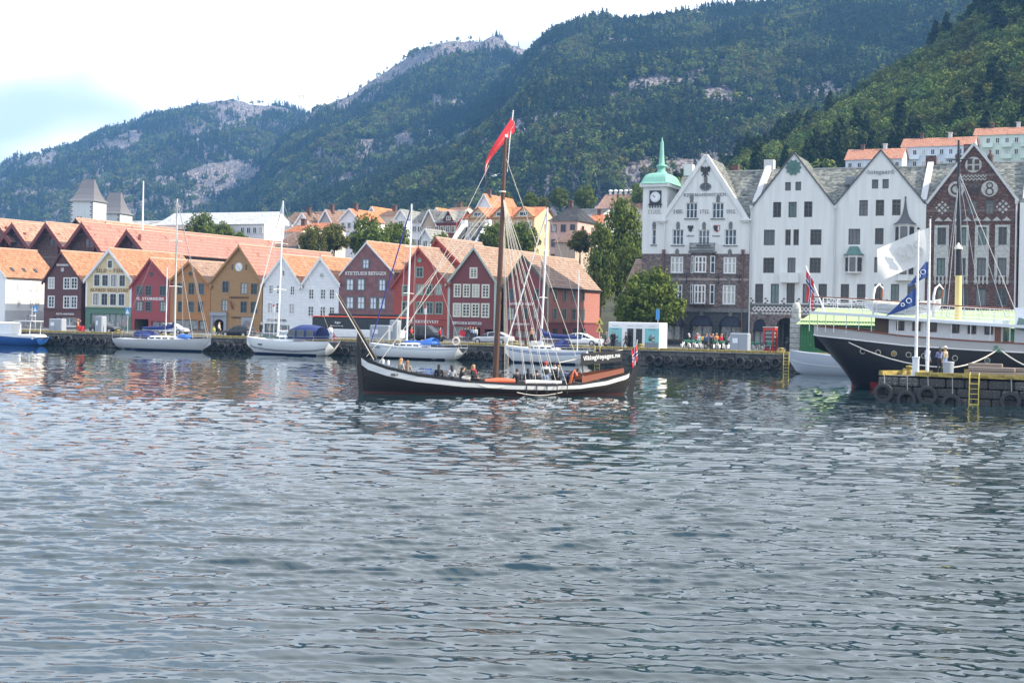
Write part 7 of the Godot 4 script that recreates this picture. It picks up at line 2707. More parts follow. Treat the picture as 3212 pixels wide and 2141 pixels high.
func walkers() -> void:
	var black := Color(0.025, 0.025, 0.03)
	var navy := Color(0.03, 0.04, 0.10)
	var white := Color(0.70, 0.69, 0.67)
	var red := Color(0.45, 0.03, 0.04)
	var brown := Color(0.07, 0.04, 0.025)
	for q in PEOPLE:
		person(q[0], q[1], qp(q[2], q[3], q[4] if q.size() > 8 else STREET + 0.005), QUAY_TURN + q[5], Color(q[6][0], q[6][1], q[6][2]), Color(q[7][0], q[7][1], q[7][2]), brown if q[2] > -30 else Color(0.3, 0.19, 0.1), q[8] if q.size() > 8 else {})
	# the tour group between the kiosk and the bicycles
	var r := RandomNumberGenerator.new()
	r.seed = 4
	var tops := [black, red, white, Color(0.62, 0.42, 0.05), navy, Color(0.5, 0.06, 0.05), Color(0.35, 0.36, 0.38), Color(0.6, 0.25, 0.08)]
	for i in 17:
		person("tourist standing in the crowd behind the parked white bicycles", ["stand", "hold", "stand"][i % 3], qp(15.3 + 0.42 * i + r.randf_range(-0.12, 0.12), 12.4 + r.randf_range(-1.3, 1.3)), QUAY_TURN + r.randf() * 360.0, tops[i % 8], [black, navy, Color(0.15, 0.18, 0.22)][i % 3], [black, brown, Color(0.4, 0.26, 0.14), Color(0.55, 0.55, 0.55)][r.randi() % 4], {"long": i % 2 == 0, "group": "tour group by the bicycles", "size": r.randf_range(0.92, 1.03)})

func wheel(o: Node, x: float, z: float, r: float) -> void:
	var s := Shape.new()
	s.xf = Transform3D(Basis(V(1, 0, 0), PI / 2), V(x, r, z))
	s.lathe(Vector3.ZERO, [[r * 0.6, -0.1], [r * 0.95, -0.1], [r, -0.06], [r, 0.06], [r * 0.95, 0.1], [r * 0.6, 0.1]], 18, false)
	var w := obj("wheel", s, M.rubber, o)
	s = Shape.new()
	s.xf = Transform3D(Basis(V(1, 0, 0), PI / 2), V(x, r, z))
	s.lathe(Vector3.ZERO, [[0, -0.07], [r * 0.62, -0.1], [r * 0.62, 0.1], [0, 0.07]], 14, false)
	obj("rim", s, M.alu_dull, w)
# body and glasshouse lofted along x; kind sets the roof line
func car(label: String, kind: String, at: Vector3, turn: float, paint: String) -> void:
	var o := thing("car" if kind != "van" else "van", label, "car" if kind != "van" else "van", at, turn, "vehicles on the quay street")
	var tall := 1.0 if kind != "van" else 1.28
	var ring := func(x: float, w: float, y0: float, y1: float, c: float) -> PackedVector3Array:
		var r := PackedVector3Array()
		for q in [[-1.0, 0.25], [-1.0, 0.7], [-0.93, 0.93], [-0.72, 1.0], [0.72, 1.0], [0.93, 0.93], [1.0, 0.7], [1.0, 0.25], [0.9, 0.0], [-0.9, 0.0]]:
			r.append(V(x, lerpf(y0, y1, q[1] if q[1] < 0.95 else 1.0), q[0] * w * (1.0 if q[1] > 0.0 else c)))
		return r
	var s := Shape.new()
	var prof: Array = {"hatch": [[-2.0, 0.70, 0.45, 0.75], [-1.9, 0.82, 0.28, 0.95], [-1.2, 0.86, 0.2, 0.98], [0.6, 0.87, 0.2, 0.95], [1.5, 0.84, 0.22, 0.86], [1.95, 0.74, 0.3, 0.72], [2.05, 0.6, 0.4, 0.6]], "sedan": [[-2.3, 0.7, 0.45, 0.8], [-2.2, 0.82, 0.3, 0.95], [-1.3, 0.88, 0.2, 0.98], [0.7, 0.88, 0.2, 0.92], [1.7, 0.85, 0.22, 0.84], [2.2, 0.74, 0.3, 0.7], [2.3, 0.6, 0.4, 0.58]], "van": [[-2.4, 0.8, 0.4, 1.0], [-2.35, 0.92, 0.28, 1.15], [-1.2, 0.95, 0.25, 1.15], [1.2, 0.95, 0.25, 1.12], [1.9, 0.92, 0.25, 1.0], [2.35, 0.8, 0.3, 0.8], [2.42, 0.7, 0.4, 0.65]]}[kind]
	var rings := []
	for p in prof: rings.append(ring.call(p[0], p[1], p[2], p[3], 1.0))
	s.loft(rings, true, true)
	obj("body", s, M[paint], o)
	var roof: Array = {"hatch": [[-1.85, 0.95, 0.1], [-1.45, 0.96, 0.44], [-0.6, 0.96, 0.54], [0.2, 0.95, 0.48], [1.05, 0.92, 0.04]], "sedan": [[-1.85, 0.95, 0.04], [-1.0, 0.96, 0.42], [-0.3, 0.96, 0.5], [0.4, 0.95, 0.42], [1.35, 0.9, 0.02]], "van": [[-2.3, 1.13, 0.1], [-2.2, 1.13, 0.8], [-1.0, 1.13, 0.86], [0.6, 1.12, 0.82], [1.7, 1.05, 0.06]]}[kind]
	for k in 2:
		s = Shape.new()
		rings = []
		for p in roof:
			var r := PackedVector3Array()
			var w := 0.80 * (1.0 if kind != "van" else 1.1)
			for q in [[-1.0, 0.0], [-0.86, 0.75], [-0.76, 0.9], [0.76, 0.9], [0.86, 0.75], [1.0, 0.0]]:
				r.append(V(p[0], p[1] - 0.02 + p[2] * (q[1] if k == 0 else minf(1.0, q[1] * 1.05 + 0.06)), q[0] * w * (1.0 if k == 0 else 0.9)))
			rings.append(r if k == 0 else r.slice(1, 5))
		s.loft(rings, false, false, false)
		obj("glasshouse" if k == 0 else "roof_panel", s, M["glass_dark" if k == 0 else paint], o)
	for sg in [-1, 1]:
		for x in [-0.45, 0.35]:
			s = Shape.new()
			s.box(V(x, 0.94 + 0.2 * tall, sg * 0.74 * tall), V(0.07, 0.5 * tall, 0.05), Basis(V(1, 0, 0), -0.3 * sg))
			obj("pillar", s, M[paint], o)
		for x in [prof[2][0] - 0.05, prof[4][0] - 0.15]: wheel(o, x, sg * 0.80, 0.32)
		s = Shape.new()
		s.round_box(V(prof[5][0] + 0.02, 0.62, sg * 0.55), V(0.16, 0.13, 0.3), 0.03)
		obj("headlight", s, M.glass_grey, o)
		s = Shape.new()
		s.round_box(V(prof[1][0] - 0.03, 0.8, sg * 0.62), V(0.14, 0.16, 0.26), 0.03)
		obj("tail_light", s, M.flag_red, o)
func bus() -> void:
	var p: Array = PLACES.bus
	var o := thing("bus", "long black and white city bus with a red roof line", "bus", qp(p[0], p[1]), QUAY_TURN)
	var s := Shape.new()
	s.round_box(V(0, 0.78, 0), V(12.2, 1.0, 2.5), 0.12)
	obj("lower_body", s, M.gelcoat, o)
	s = Shape.new()
	s.round_box(V(0, 1.95, 0), V(12.1, 1.4, 2.44), 0.10)
	obj("window_band", s, M.bus_glass, o)
	s = Shape.new()
	s.round_box(V(0, 2.72, 0), V(12.2, 0.16, 2.5), 0.05)
	obj("red_line", s, M.bus_red, o)
	s = Shape.new()
	s.round_box(V(1.0, 2.95, 0), V(9.8, 0.36, 2.1), 0.1)
	obj("roof_unit", s, M.canvas_dark, o)
	for i in 7:
		s = Shape.new()
		s.box(V(-5.2 + i * 1.72, 1.98, 1.23), V(0.06, 1.25, 0.03))
		obj("window_post", s, M.iron_dark, o)
	for i in 5:
		s = Shape.new()
		s.box(V(-5.0 + i * 2.4, 0.85, 1.26), V(2.2, 0.6, 0.012))
		obj("side_panel", s, M.paint_white, o)
	for x in [-4.2, 3.6]: wheel(o, x, 1.12, 0.48)
	letters(o, "Ego", -2.4, 2.0, 0.75, 0.3, 1.24, "paint_white", "Droid Sans", true)
	letters(o, "electrum for dag", -2.4, 1.62, 1.5, 0.16, 1.24, "paint_white")
func bicycle(at: Vector3, turn: float) -> void:
	var o := thing("bicycle", "white rental bicycle with green basket in the row by the quay", "bicycle", at, turn, "white rental bicycles")
	for z in [-0.52, 0.52]:
		var s := Shape.new()
		s.ring(V(0, 0.34, z), V(1, 0, 0), 0.31, 0.022, 18, 5)
		obj("wheel", s, M.rubber, o)
	var s := Shape.new()
	for q in [[V(0, 0.34, -0.52), V(0, 0.5, -0.1)], [V(0, 0.5, -0.1), V(0, 0.85, 0.4)], [V(0, 0.85, 0.4), V(0, 0.34, 0.52)], [V(0, 0.34, -0.1), V(0, 0.9, -0.22)]]: s.tube(q, 0.04, 6)
	s.box(V(0, 0.5, -0.5), V(0.12, 0.35, 0.5))
	obj("frame", s, M.paint_white, o)
	s = Shape.new()
	s.tube([V(-0.3, 1.05, 0.3), V(0, 1.0, 0.4), V(0.3, 1.05, 0.3)], 0.025, 5)
	obj("handlebar", s, M.iron_dark, o)
	s = Shape.new()
	s.round_box(V(0, 0.95, -0.25), V(0.18, 0.08, 0.28), 0.03)
	obj("saddle", s, M.iron_dark, o)
	s = Shape.new()
	s.round_box(V(0, 0.95, 0.62), V(0.42, 0.26, 0.28), 0.04)
	obj("basket", s, M.bike_green, o)
func sign_post(label: String, at: Vector3, h: float, plate: Vector2, m: String, mark := "") -> void:
	var o := thing("road_sign", label, "sign", at, QUAY_TURN)
	var s := Shape.new()
	s.tube([V(0, 0, 0), V(0, h, 0)], 0.04, 6)
	obj("post", s, M.alu_dull, o)
	s = Shape.new()
	if mark == "warn":
		for y in [h - 0.35, h - 1.2]:
			s = Shape.new()
			s.extrude(PackedVector2Array([W(-0.42, y - 0.36), W(0, y + 0.38), W(0.42, y - 0.36)]), 0.05, 0.09)
			var p := obj("plate", s, M[m], o)
			s = Shape.new()
			s.extrude(PackedVector2Array([W(-0.16, y - 0.26), W(0, y + 0.1), W(0.16, y - 0.26)]), 0.09, 0.10)
			obj("mark", s, M.iron_dark, p)
		return
	s.round_box(V(0, h - plate.y * 0.5, 0.06), V(plate.x, plate.y, 0.05), 0.02)
	var pl := obj("plate", s, M[m], o)
	if mark == "walk":
		s = Shape.new()
		s.extrude(PackedVector2Array([W(-0.3, h - plate.y + 0.14), W(0, h - 0.12), W(0.3, h - plate.y + 0.14)]), 0.085, 0.095)
		obj("mark", s, M.paint_white, pl)
	elif mark == "red":
		s = Shape.new()
		s.round_box(V(0, h - 0.12, 0.09), V(plate.x * 0.9, 0.22, 0.03), 0.01)
		obj("mark", s, M.flag_red, pl)
func cabinet(called: String, label: String, p: Array, h: float, d: float, m: String) -> void:
	var o := thing(called, label, "cabinet", qp(p[0], p[1]), QUAY_TURN)
	var s := Shape.new()
	s.round_box(V(0, h * 0.5, 0), V(p[2], h, d), 0.08)
	obj("housing", s, M[m], o)
	for i in 2:
		s = Shape.new()
		s.box(V((i - 0.5) * p[2] * 0.46, h * 0.46, d * 0.5 + 0.01), V(p[2] * 0.42, h * 0.76, 0.03))
		obj("door", s, M[m], o)
	s = Shape.new()
	s.box(V(-p[2] * 0.2, h * 0.62, d * 0.5 + 0.03), V(p[2] * 0.28, h * 0.25, 0.01))
	obj("notice", s, M.print_white, o)
func make_props() -> void:
	var P := PLACES
	bus()
	for q in [["black hatchback parked beside the grey ticket cabinet", "hatch", "car1", 0, "car_black"], ["black hatchback parked before the ochre house", "hatch", "car2", 180, "car_black"], ["silver grey saloon parked before the dark red house", "sedan", "car3", 180, "car_silver"], ["white saloon parked below the salmon wall", "sedan", "car4", 0, "gelcoat"], ["black van behind the blue hooded yacht", "van", "van", 0, "car_black"], ["pale silver saloon behind the grey ketch", "sedan", "car5", 0, "car_silver"]]:
		car(q[0], q[1], qp(P[q[2]][0], P[q[2]][1]), QUAY_TURN + q[3], q[4])
	for i in 14: bicycle(qp(16.0 + 0.62 * i + (1.6 if i > 8 else 0.0), 8.0 if i < 9 else 6.6), QUAY_TURN + 6.0 * sin(i * 2.0) + (180.0 if i % 4 == 0 else 0.0))
	cabinet("street_cabinet", "grey street cabinet with sloped corners at the left of the quay", P.cab1, 1.75, 0.9, "cabinet_grey")
	cabinet("street_cabinet", "grey street cabinet beside the white bicycles", P.cab2, 1.95, 1.0, "cabinet_grey")
	cabinet("street_cabinet", "low grey cabinet with posters behind the blue stay", P.cab3, 1.9, 0.9, "cabinet_grey")
	cabinet("ticket_machine", "tall grey box with white side before the black hatchback", P.box1, 2.2, 0.9, "cabinet_grey")
	cabinet("ticket_machine", "tall grey box behind the blue hooded yacht", P.box2, 2.5, 0.9, "cabinet_grey")
	sign_post("blue crossing sign at the white corner house", qp(P.sign1[0], P.sign1[1]), 3.3, W(0.75, 0.85), "sign_blue", "walk")
	sign_post("blue crossing sign left of the crimson house", qp(P.sign2[0], P.sign2[1]), 3.3, W(0.75, 0.9), "sign_blue", "walk")
	sign_post("pair of yellow warning triangles left of the kiosk", qp(P.warn[0], P.warn[1]), 3.2, W(0.8, 0.8), "paint_yellow_bright", "warn")
	sign_post("blue and white parking sign above the kiosk end", qp(P.park[0], P.park[1]), 4.2, W(0.4, 1.1), "sign_blue", "")
	sign_post("white oval sign with red top before the red house", qp(P.oval[0], P.oval[1]), 4.1, W(0.3, 0.9), "paint_white", "red")
	sign_post("white oval sign with red top before the white houses", qp(P.oval2[0], P.oval2[1]), 4.0, W(0.3, 0.9), "paint_white", "red")
	var o := thing("crate", "red slatted crate beside the bare chested person", "crate", qp(P.crate[0], P.crate[1]), QUAY_TURN)
	for i in 4:
		var b := Shape.new()
		b.box(V(0, 0.12 + i * 0.22, 0.2), V(0.6, 0.15, 0.03))
		obj("slat", b, M.flag_red, o)
	var s := Shape.new()
	for x in [-0.28, 0.28]: s.span(V(x - 0.03, 0, -0.2), V(x + 0.03, 0.95, 0.2))
	obj("end", s, M.flag_red, o)
	# red telephone box
	o = thing("telephone_box", "red telephone box on the quay before the white building", "telephone box", qp(P.phone[0], P.phone[1]), QUAY_TURN - 6.0)
	s = Shape.new()
	for x in [-0.47, 0.47]:
		for z in [-0.47, 0.47]: s.box(V(x, 1.2, z), V(0.16, 2.4, 0.16))
	s.box(V(0, 2.4, 0), V(1.12, 0.26, 1.12)); s.box(V(0, 0.25, 0), V(1.08, 0.5, 1.08))
	obj("frame", s, M.phone_red, o)
	s = Shape.new()
	s.box(V(0, 1.4, 0), V(0.86, 1.8, 0.86))
	obj("glazing", s, M.glass_grey, o)
	s = Shape.new()
	s.round_box(V(0, 2.58, 0), V(1.2, 0.1, 1.2), 0.03)
	obj("roof", s, M.stone_pale, o)
	s = Shape.new()
	for sg in [W(0, 1), W(1, 0)]:
		for i in 4: s.box(V(sg.x * 0.44, 0.75 + i * 0.42, sg.y * 0.44), V(0.86 - sg.x * 0.82, 0.04, 0.86 - sg.y * 0.82))
	obj("glazing_bar", s, M.paint_white, o)
	o = thing("litter_bin", "dark cast iron post bin before the arched porch", "bin", qp(P.bin[0], P.bin[1]), 0.0)
	s = Shape.new()
	s.lathe(Vector3.ZERO, [[0.28, 0], [0.3, 0.1], [0.24, 0.2], [0.26, 0.95], [0.32, 1.0], [0.2, 1.15], [0.12, 1.4], [0.2, 1.55], [0, 1.6]], 12)
	obj("body", s, M.iron_dark, o)
	# stone pillar and green shed behind the steamer
	o = thing("stone_pillar", "pale stone pillar with a rounded top at the shed corner", "pillar", qp(P.pillar[0], P.pillar[1]), QUAY_TURN)
	for i in 9:
		s = Shape.new()
		s.round_box(V(0, 0.3 + i * 0.5, 0), V(1.05 - (0.3 if i > 6 else 0.0), 0.48, 0.9), 0.04)
		obj("stone_block", s, M.stone_pale, o)
	s = Shape.new()
	s.lathe(V(0, 4.55, 0), [[0.42, 0], [0.4, 0.25], [0.28, 0.5], [0, 0.6]], 12)
	obj("cap_stone", s, M.stone_pale, o)
	o = thing("boat_shed", "green planked shed with a pale green ribbed roof behind the steamer", "shed", qp(P.shed[0] - 1.4, 4.0), QUAY_TURN)
	s = Shape.new()
	s.span(V(0, 0, -8), V(34, 3.3, 0))
	obj("wall", s, M.shed_green, o)
	for i in 14:
		s = Shape.new()
		s.span(V(0.02 + i * 0.3, 0, 0), V(0.28 + i * 0.3, 3.2, 0.05))
		obj("plank", s, M.shed_green, o)
	s = Shape.new()
	s.quad(V(-0.4, 2.95, 0.6), V(0.9, 4.6, -4), V(34, 4.6, -4), V(34, 2.95, 0.6))
	s.quad(V(-0.4, 2.95, -8.6), V(0.9, 4.6, -4), V(34, 4.6, -4), V(34, 2.95, -8.6))
	s.tri(V(-0.4, 2.95, 0.6), V(0.9, 4.6, -4), V(-0.4, 2.95, -8.6))
	var rf := obj("roof", s, M.shed_roof, o)
	s = Shape.new()
	for i in 130: s.bar(V(-0.2 + i * 0.26, 2.98, 0.62), V(0.9 + i * 0.255, 4.63, -4), 0.05, 0.05)
	tag(obj("roof_ribs", s, M.shed_roof, rf), "", "", "", "stuff")
	# white kiosk container with posters and glass doors
	var k: Array = P.kiosk
	o = thing("kiosk", "white kiosk container with two turquoise posters and glass doors", "kiosk", qp(k[0], k[1] + 1.2), QUAY_TURN)
	var w: float = k[2] + 0.2
	s = Shape.new()
	s.round_box(V(0, 1.42, 0), V(w, 2.75, 2.4), 0.05)
	obj("housing", s, M.gelcoat, o)
	for q in [[-0.36, 0.25, "poster"], [0.35, 0.27, "poster"], [-0.065, 0.14, "door"], [0.105, 0.14, "door"]]:
		s = Shape.new()
		s.box(V(q[0] * w, 1.2, 1.215), V(q[1] * w, 2.0, 0.03))
		var a := obj(q[2], s, M["poster_teal" if q[2] == "poster" else "glass_dark"], o)
		if q[2] == "poster":
			for b in [[0.0, 1.25, 0.32, "poster_grey"], [-0.12, 1.1, 0.2, "bike_green"], [0.08, 1.42, 0.16, "poster_pale"], [0.1, 1.0, 0.2, "poster_pale"]]:
				s = Shape.new()
				s.lathe(Vector3.ZERO, [[0, 0], [b[2], 0], [0, 0.01]], 14, false)
				var dd := obj("print", s, M[b[3]], a)
				dd.position = V((q[0] + b[0] * q[1]) * w, b[1], 1.236 + 0.003 * b[2])
				dd.rotation_degrees.x = 90
			s = Shape.new()
			s.box(V(q[0] * w, 0.5, 1.235), V(q[1] * w * 0.98, 0.55, 0.01)); s.box(V(q[0] * w, 2.08, 1.235), V(q[1] * w * 0.5, 0.08, 0.01))
			obj("print", s, M.poster_grey, a)
		else:
			s = Shape.new()
			for e in [-0.5, 0.5]: s.box(V((q[0] + e * q[1]) * w, 1.2, 1.24), V(0.09, 2.05, 0.05))
			for y in [0.2, 2.2]: s.box(V(q[0] * w, y, 1.238), V(q[1] * w, 0.1, 0.045))
			obj("door_frame", s, M.paint_white, a)
	s = Shape.new()
	for x in [-0.36, -0.065, 0.105, 0.35]: s.box(V(x * w, 2.42, 1.215), V(0.13 * w, 0.06, 0.02))
	obj("vent_slot", s, M.alu_dull, o)
func make_pier() -> void:
	var q := Node3D.new()
	q.name = numbered("pier")
	add_child(q)
	tag(q, "near stone pier with yellow edge beams", "", "", "structure")
	q.position = qp(46.2, -45.6, 0.0)
	q.rotation_degrees.y = QUAY_TURN
	var s := Shape.new()
	# plan: long front, slanting left end
	var plan := [W(-0.6, 0.25), W(2.0, 4.2), W(3.4, 8.6), W(40, 8.6), W(40, 0.25)]
	for i in 5:
		var a: Vector2 = plan[i]
		var b: Vector2 = plan[(i + 1) % 5]
		s.quad(V(a.x, -2.3, -a.y), V(a.x, STREET - 0.1, -a.y), V(b.x, STREET - 0.1, -b.y), V(b.x, -2.3, -b.y))
	obj("core", s, M.quay_joint, q)
	s = Shape.new()
	for i in range(1, 4): s.tri(V(plan[0].x, STREET, -plan[0].y + 0.2), V(plan[i].x, STREET, -plan[i].y), V(plan[i + 1].x, STREET, -plan[i + 1].y))
	obj("deck", s, M.paving, q)
	var r := RandomNumberGenerator.new()
	r.seed = 8
	for row in 3:
		var x := -0.6 + 0.4 * (row % 2)
		while x < 13.0:
			var w := r.randf_range(0.9, 1.7)
			s = Shape.new()
			s.round_box(Vector3.ZERO, V(w - 0.05, 0.52, 0.4), 0.06)
			var b := obj("pier_block", s, M[["quay_stone", "quay_stone_dark"][r.randi() % 2]], q)
			b.position = V(x + w * 0.5, STREET - 0.36 - row * 0.56, -0.12 + r.randf_range(-0.06, 0.03))
			x += w
	for i in 6:
		s = Shape.new()
		s.round_box(Vector3.ZERO, V(1.3, 0.6, 0.4), 0.06)
		var b := obj("pier_block", s, M.quay_stone, q)
		b.position = V(0.2 + 0.95 * (i % 3) * 0.9, 1.05 - 0.65 * (i / 3), -1.4 - 1.35 * (i % 3))
		b.rotation_degrees.y = 56
	for e in [[V(1.6, 0, 0.0), V(40, 0, 0.0)], [V(-0.5, 0, -0.3), V(1.9, 0, -4.1)], [V(3.4, 0, -8.4), V(40, 0, -8.4)]]:
		s = Shape.new()
		var a: Vector3 = e[0] + V(0, STREET + 0.14, 0)
		var b: Vector3 = e[1] + V(0, STREET + 0.14, 0)
		var d := (b - a).normalized()
		s.box((a + b) * 0.5, V(a.distance_to(b), 0.26, 0.3), Basis(d, Vector3.UP, d.cross(Vector3.UP)))
		obj("edge_beam", s, M.beam_yellow, q)
	var big := tyre_shape(0.62).mesh()
	var at := func(x: float, y: float, z: float) -> Vector3: return q.position + q.basis * V(x, y, z)
	for t in [[-0.2, 0.42, "large tyre fender at the pier corner"], [1.15, 0.05, "half sunk tyre beside the corner tyre of the pier"], [2.35, 0.38, "large tyre fender in the middle of the pier"], [3.75, -0.05, "half sunk tyre left of the pier ladder"], [7.05, 0.22, "tyre fender right of the pier ladder"], [8.4, 0.18, "second tyre fender right of the pier ladder"], [10.3, -0.1, "low tyre fender at the right picture edge"]]:
		var o := obj("tyre_fender", big, M.rubber)
		o.position = at.call(t[0], t[1], 0.32)
		o.rotation_degrees = V(-6, QUAY_TURN + 5 * sin(t[0] * 3.0), 0)
		tag(o, t[2], "tyre", "tyre fenders on the pier")
		s = Shape.new()
		s.tube([V(t[0] + 0.05, t[1] + 0.5, 0.3), V(t[0], STREET, 0.18)], 0.03, 5)
		obj("tyre_rope", s, M.rope_grey, q)
	var c: Vector3 = at.call(5.0, 0, 0.3)
	ladder(c, 0.0, "yellow ladder on the near pier")
	bollard(at.call(1.0, STREET, -1.6), "yellow bollard at the pier corner")
	bollard(at.call(2.4, STREET, -7.9), "yellow bollard holding the steamer stern line")
	# flag poles
	for k in 2:
		var u: float = [1.55, 1.75][k]
		var z: float = [-0.35, -3.6][k]
		var h: float = [8.8, 9.7][k]
		var o := thing("flag_pole", ["shorter white flag pole with a grey base box", "taller white flag pole carrying the big white flag"][k], "flag pole", at.call(u, STREET, z), QUAY_TURN, "white flag poles on the pier")
		s = Shape.new()
		s.tube([Vector3.ZERO, V(0, h * 0.5, 0), V(0, h, 0)], [0.10, 0.085, 0.05], 10)
		obj("pole", s, M.paint_white, o)
		s = Shape.new()
		s.lathe(V(0, h, 0), [[0.05, 0], [0.1, 0.08], [0.05, 0.16], [0, 0.17]], 8)
		obj("finial", s, M.iron_dark, o)
		if k == 0:
			s = Shape.new()
			s.round_box(V(0, 0.55, 0.02), V(0.36, 1.1, 0.36), 0.03)
			s.box(V(0, 1.13, 0.02), V(0.42, 0.08, 0.42))
			obj("base_box", s, M.gelcoat_cool, o)
		else:
			var f := thing("flag", "large white flag with faint lettering blown to the left", "flag", o.position + V(0, h - 0.55, 0), QUAY_TURN)
			flag_sheet(f, V(-0.06, 0, 0), V(-3.0, -1.2, 0.9), V(0.05, -2.1, 0), "sail_white", "cloth", 0.16)
			letters(f, "SOS", -1.1, -1.45, 1.5, 0.9, 0.45, "gelcoat_grey", "Droid Serif", false, "lettering")
			f.get_child(-1).rotation_degrees = V(0, 17, 22)
		var y := h - [4.0, 3.05][k] as float
		var g := thing("pennant", ["blue pennant on the shorter flag pole", "blue pennant below the big white flag"][k], "flag", o.position + V(0, y, 0), QUAY_TURN)
		s = Shape.new()
		var n := 8
		var rg := []
		for i in n + 1:
			var t := float(i) / n
			var p := V(-0.08, 0, 0).lerp(V([-1.75, -1.25][k], -1.25, 0.6), t) + V(0, 0, 0.1 * sin(t * 7.0))
			rg.append(PackedVector3Array([p + V(0, 0.55 * (1 - t), 0), p, p - V(0, 0.55 * (1 - t), 0)]))
		s.loft(rg, false, false)
		obj("cloth", s, M.pennant_blue, g)
		s = Shape.new()
		for e in [[0.22, 0.24], [0.42, 0.16]]:
			s.ring(V(-0.08, 0, 0).lerp(V([-1.75, -1.25][k], -1.25, 0.6), e[0]) + V(0, 0, 0.12), V(0.3, 0, 1), e[1] * 0.6, 0.025, 12, 5)
		obj("emblem", s, M.print_white, g)
	# bin, timber stack, sign board
	var o := thing("waste_bin", "grey waste bin on the pier beside the tan jacket", "bin", at.call(3.0, STREET, -3.7), QUAY_TURN)
	s = Shape.new()
	s.lathe(Vector3.ZERO, [[0.30, 0], [0.34, 0.75], [0.36, 0.78], [0.36, 0.84], [0.3, 0.86], [0, 0.86]], 16)
	obj("body", s, M.cabinet_grey, o)
	o = thing("timber_stack", "stack of weathered timber baulks on the pier", "timber", at.call(5.9, STREET, -3.6), QUAY_TURN)
	for t in [[0.0, 0.16, 0.35, 3.3], [0.0, 0.16, -0.15, 3.2], [-0.3, 0.46, 0.25, 2.7], [0.2, 0.46, -0.2, 2.9], [-0.7, 0.68, 0.0, 2.0]]:
		s = Shape.new()
		s.round_box(V(t[0], t[1], t[2]), V(t[3], 0.28, 0.42), 0.04)
		obj("baulk", s, M.timber_grey, o)
	o = thing("sign_board", "white notice board on one post at the right edge", "sign", at.call(9.2, STREET, -3.8), QUAY_TURN - 4.0)
	s = Shape.new()
	s.tube([V(-0.3, 0, 0), V(-0.3, 1.0, 0)], 0.05, 6)
	obj("post", s, M.paint_white, o)
	s = Shape.new()
	s.box(V(0.3, 1.3, 0.03), V(1.7, 0.75, 0.05), Basis(V(1, 0, 0), -0.15))
	obj("board", s, M.paint_white, o)
func make_far_things() -> void:
	for q in PYLONS:
		var o := thing("pylon", q[0], "pylon", V(q[1], q[2], q[3]), 20.0, "power line pylons on the mountains")
		var h: float = q[4]
		for sg in [-1, 1]:
			var s := Shape.new()
			s.bar(V(sg * h * 0.24, 0, 0), V(sg * h * 0.14, h, 0), 0.8, 0.8)
			s.bar(V(sg * h * 0.04, 0, 0), V(sg * h * 0.12, h, 0), 0.6, 0.6)
			obj("leg", s, M.alu_dull, o)
		var c := Shape.new()
		c.box(V(0, h * 0.97, 0), V(h * 0.55, 0.9, 0.9))
		obj("cross_arm", c, M.alu_dull, o)
	var g := thing("seagull", "white gull gliding left of the brown mast", "bird", V(-1.45, 14.6, -100), 30.0)
	var s := Shape.new()
	s.tube([V(0, 0, 0.28), V(0, 0.02, 0.12), V(0, 0, -0.1), V(0, 0.02, -0.32)], [0.03, 0.09, 0.08, 0.03], 8)
	for sg in [-1, 1]:
		s.quad(V(0, 0.04, 0.1), V(sg * 0.4, 0.24, 0.1), V(sg * 0.4, 0.22, -0.08), V(0, 0.03, -0.1))
		s.tri(V(sg * 0.4, 0.24, 0.1), V(sg * 0.85, 0.12, -0.12), V(sg * 0.4, 0.22, -0.08))
	obj("body", s, M.paint_white, g)
	var o := thing("flag_pole", "tall white flag pole behind the long red roof", "flag pole", qp(-108.0, 72.0), 0.0)
	s = Shape.new()
	s.tube([Vector3.ZERO, V(0, 18, 0), V(0, 26.6, 0)], [0.2, 0.18, 0.1], 8)
	obj("pole", s, M.paint_white, o)

func _ready() -> void:
	make_view()
	make_textures()
	make_materials()
	make_tree_kinds()
	make_water()
	make_hills()
	make_ground()
	make_quay()
	var row := []
	for d in HOUSES: row.append(wooden_house(d))
	row_extras(row)
	make_hotel()
	make_church()
	make_town()
	stone_frames()
	merchant_hall()
	white_gables()
	brick_gable()
	make_moored()
	var boat := make_long_boat()
	make_steamer()
	make_pier()
	make_props()
	crew(boat)
	walkers()
	make_far_things()

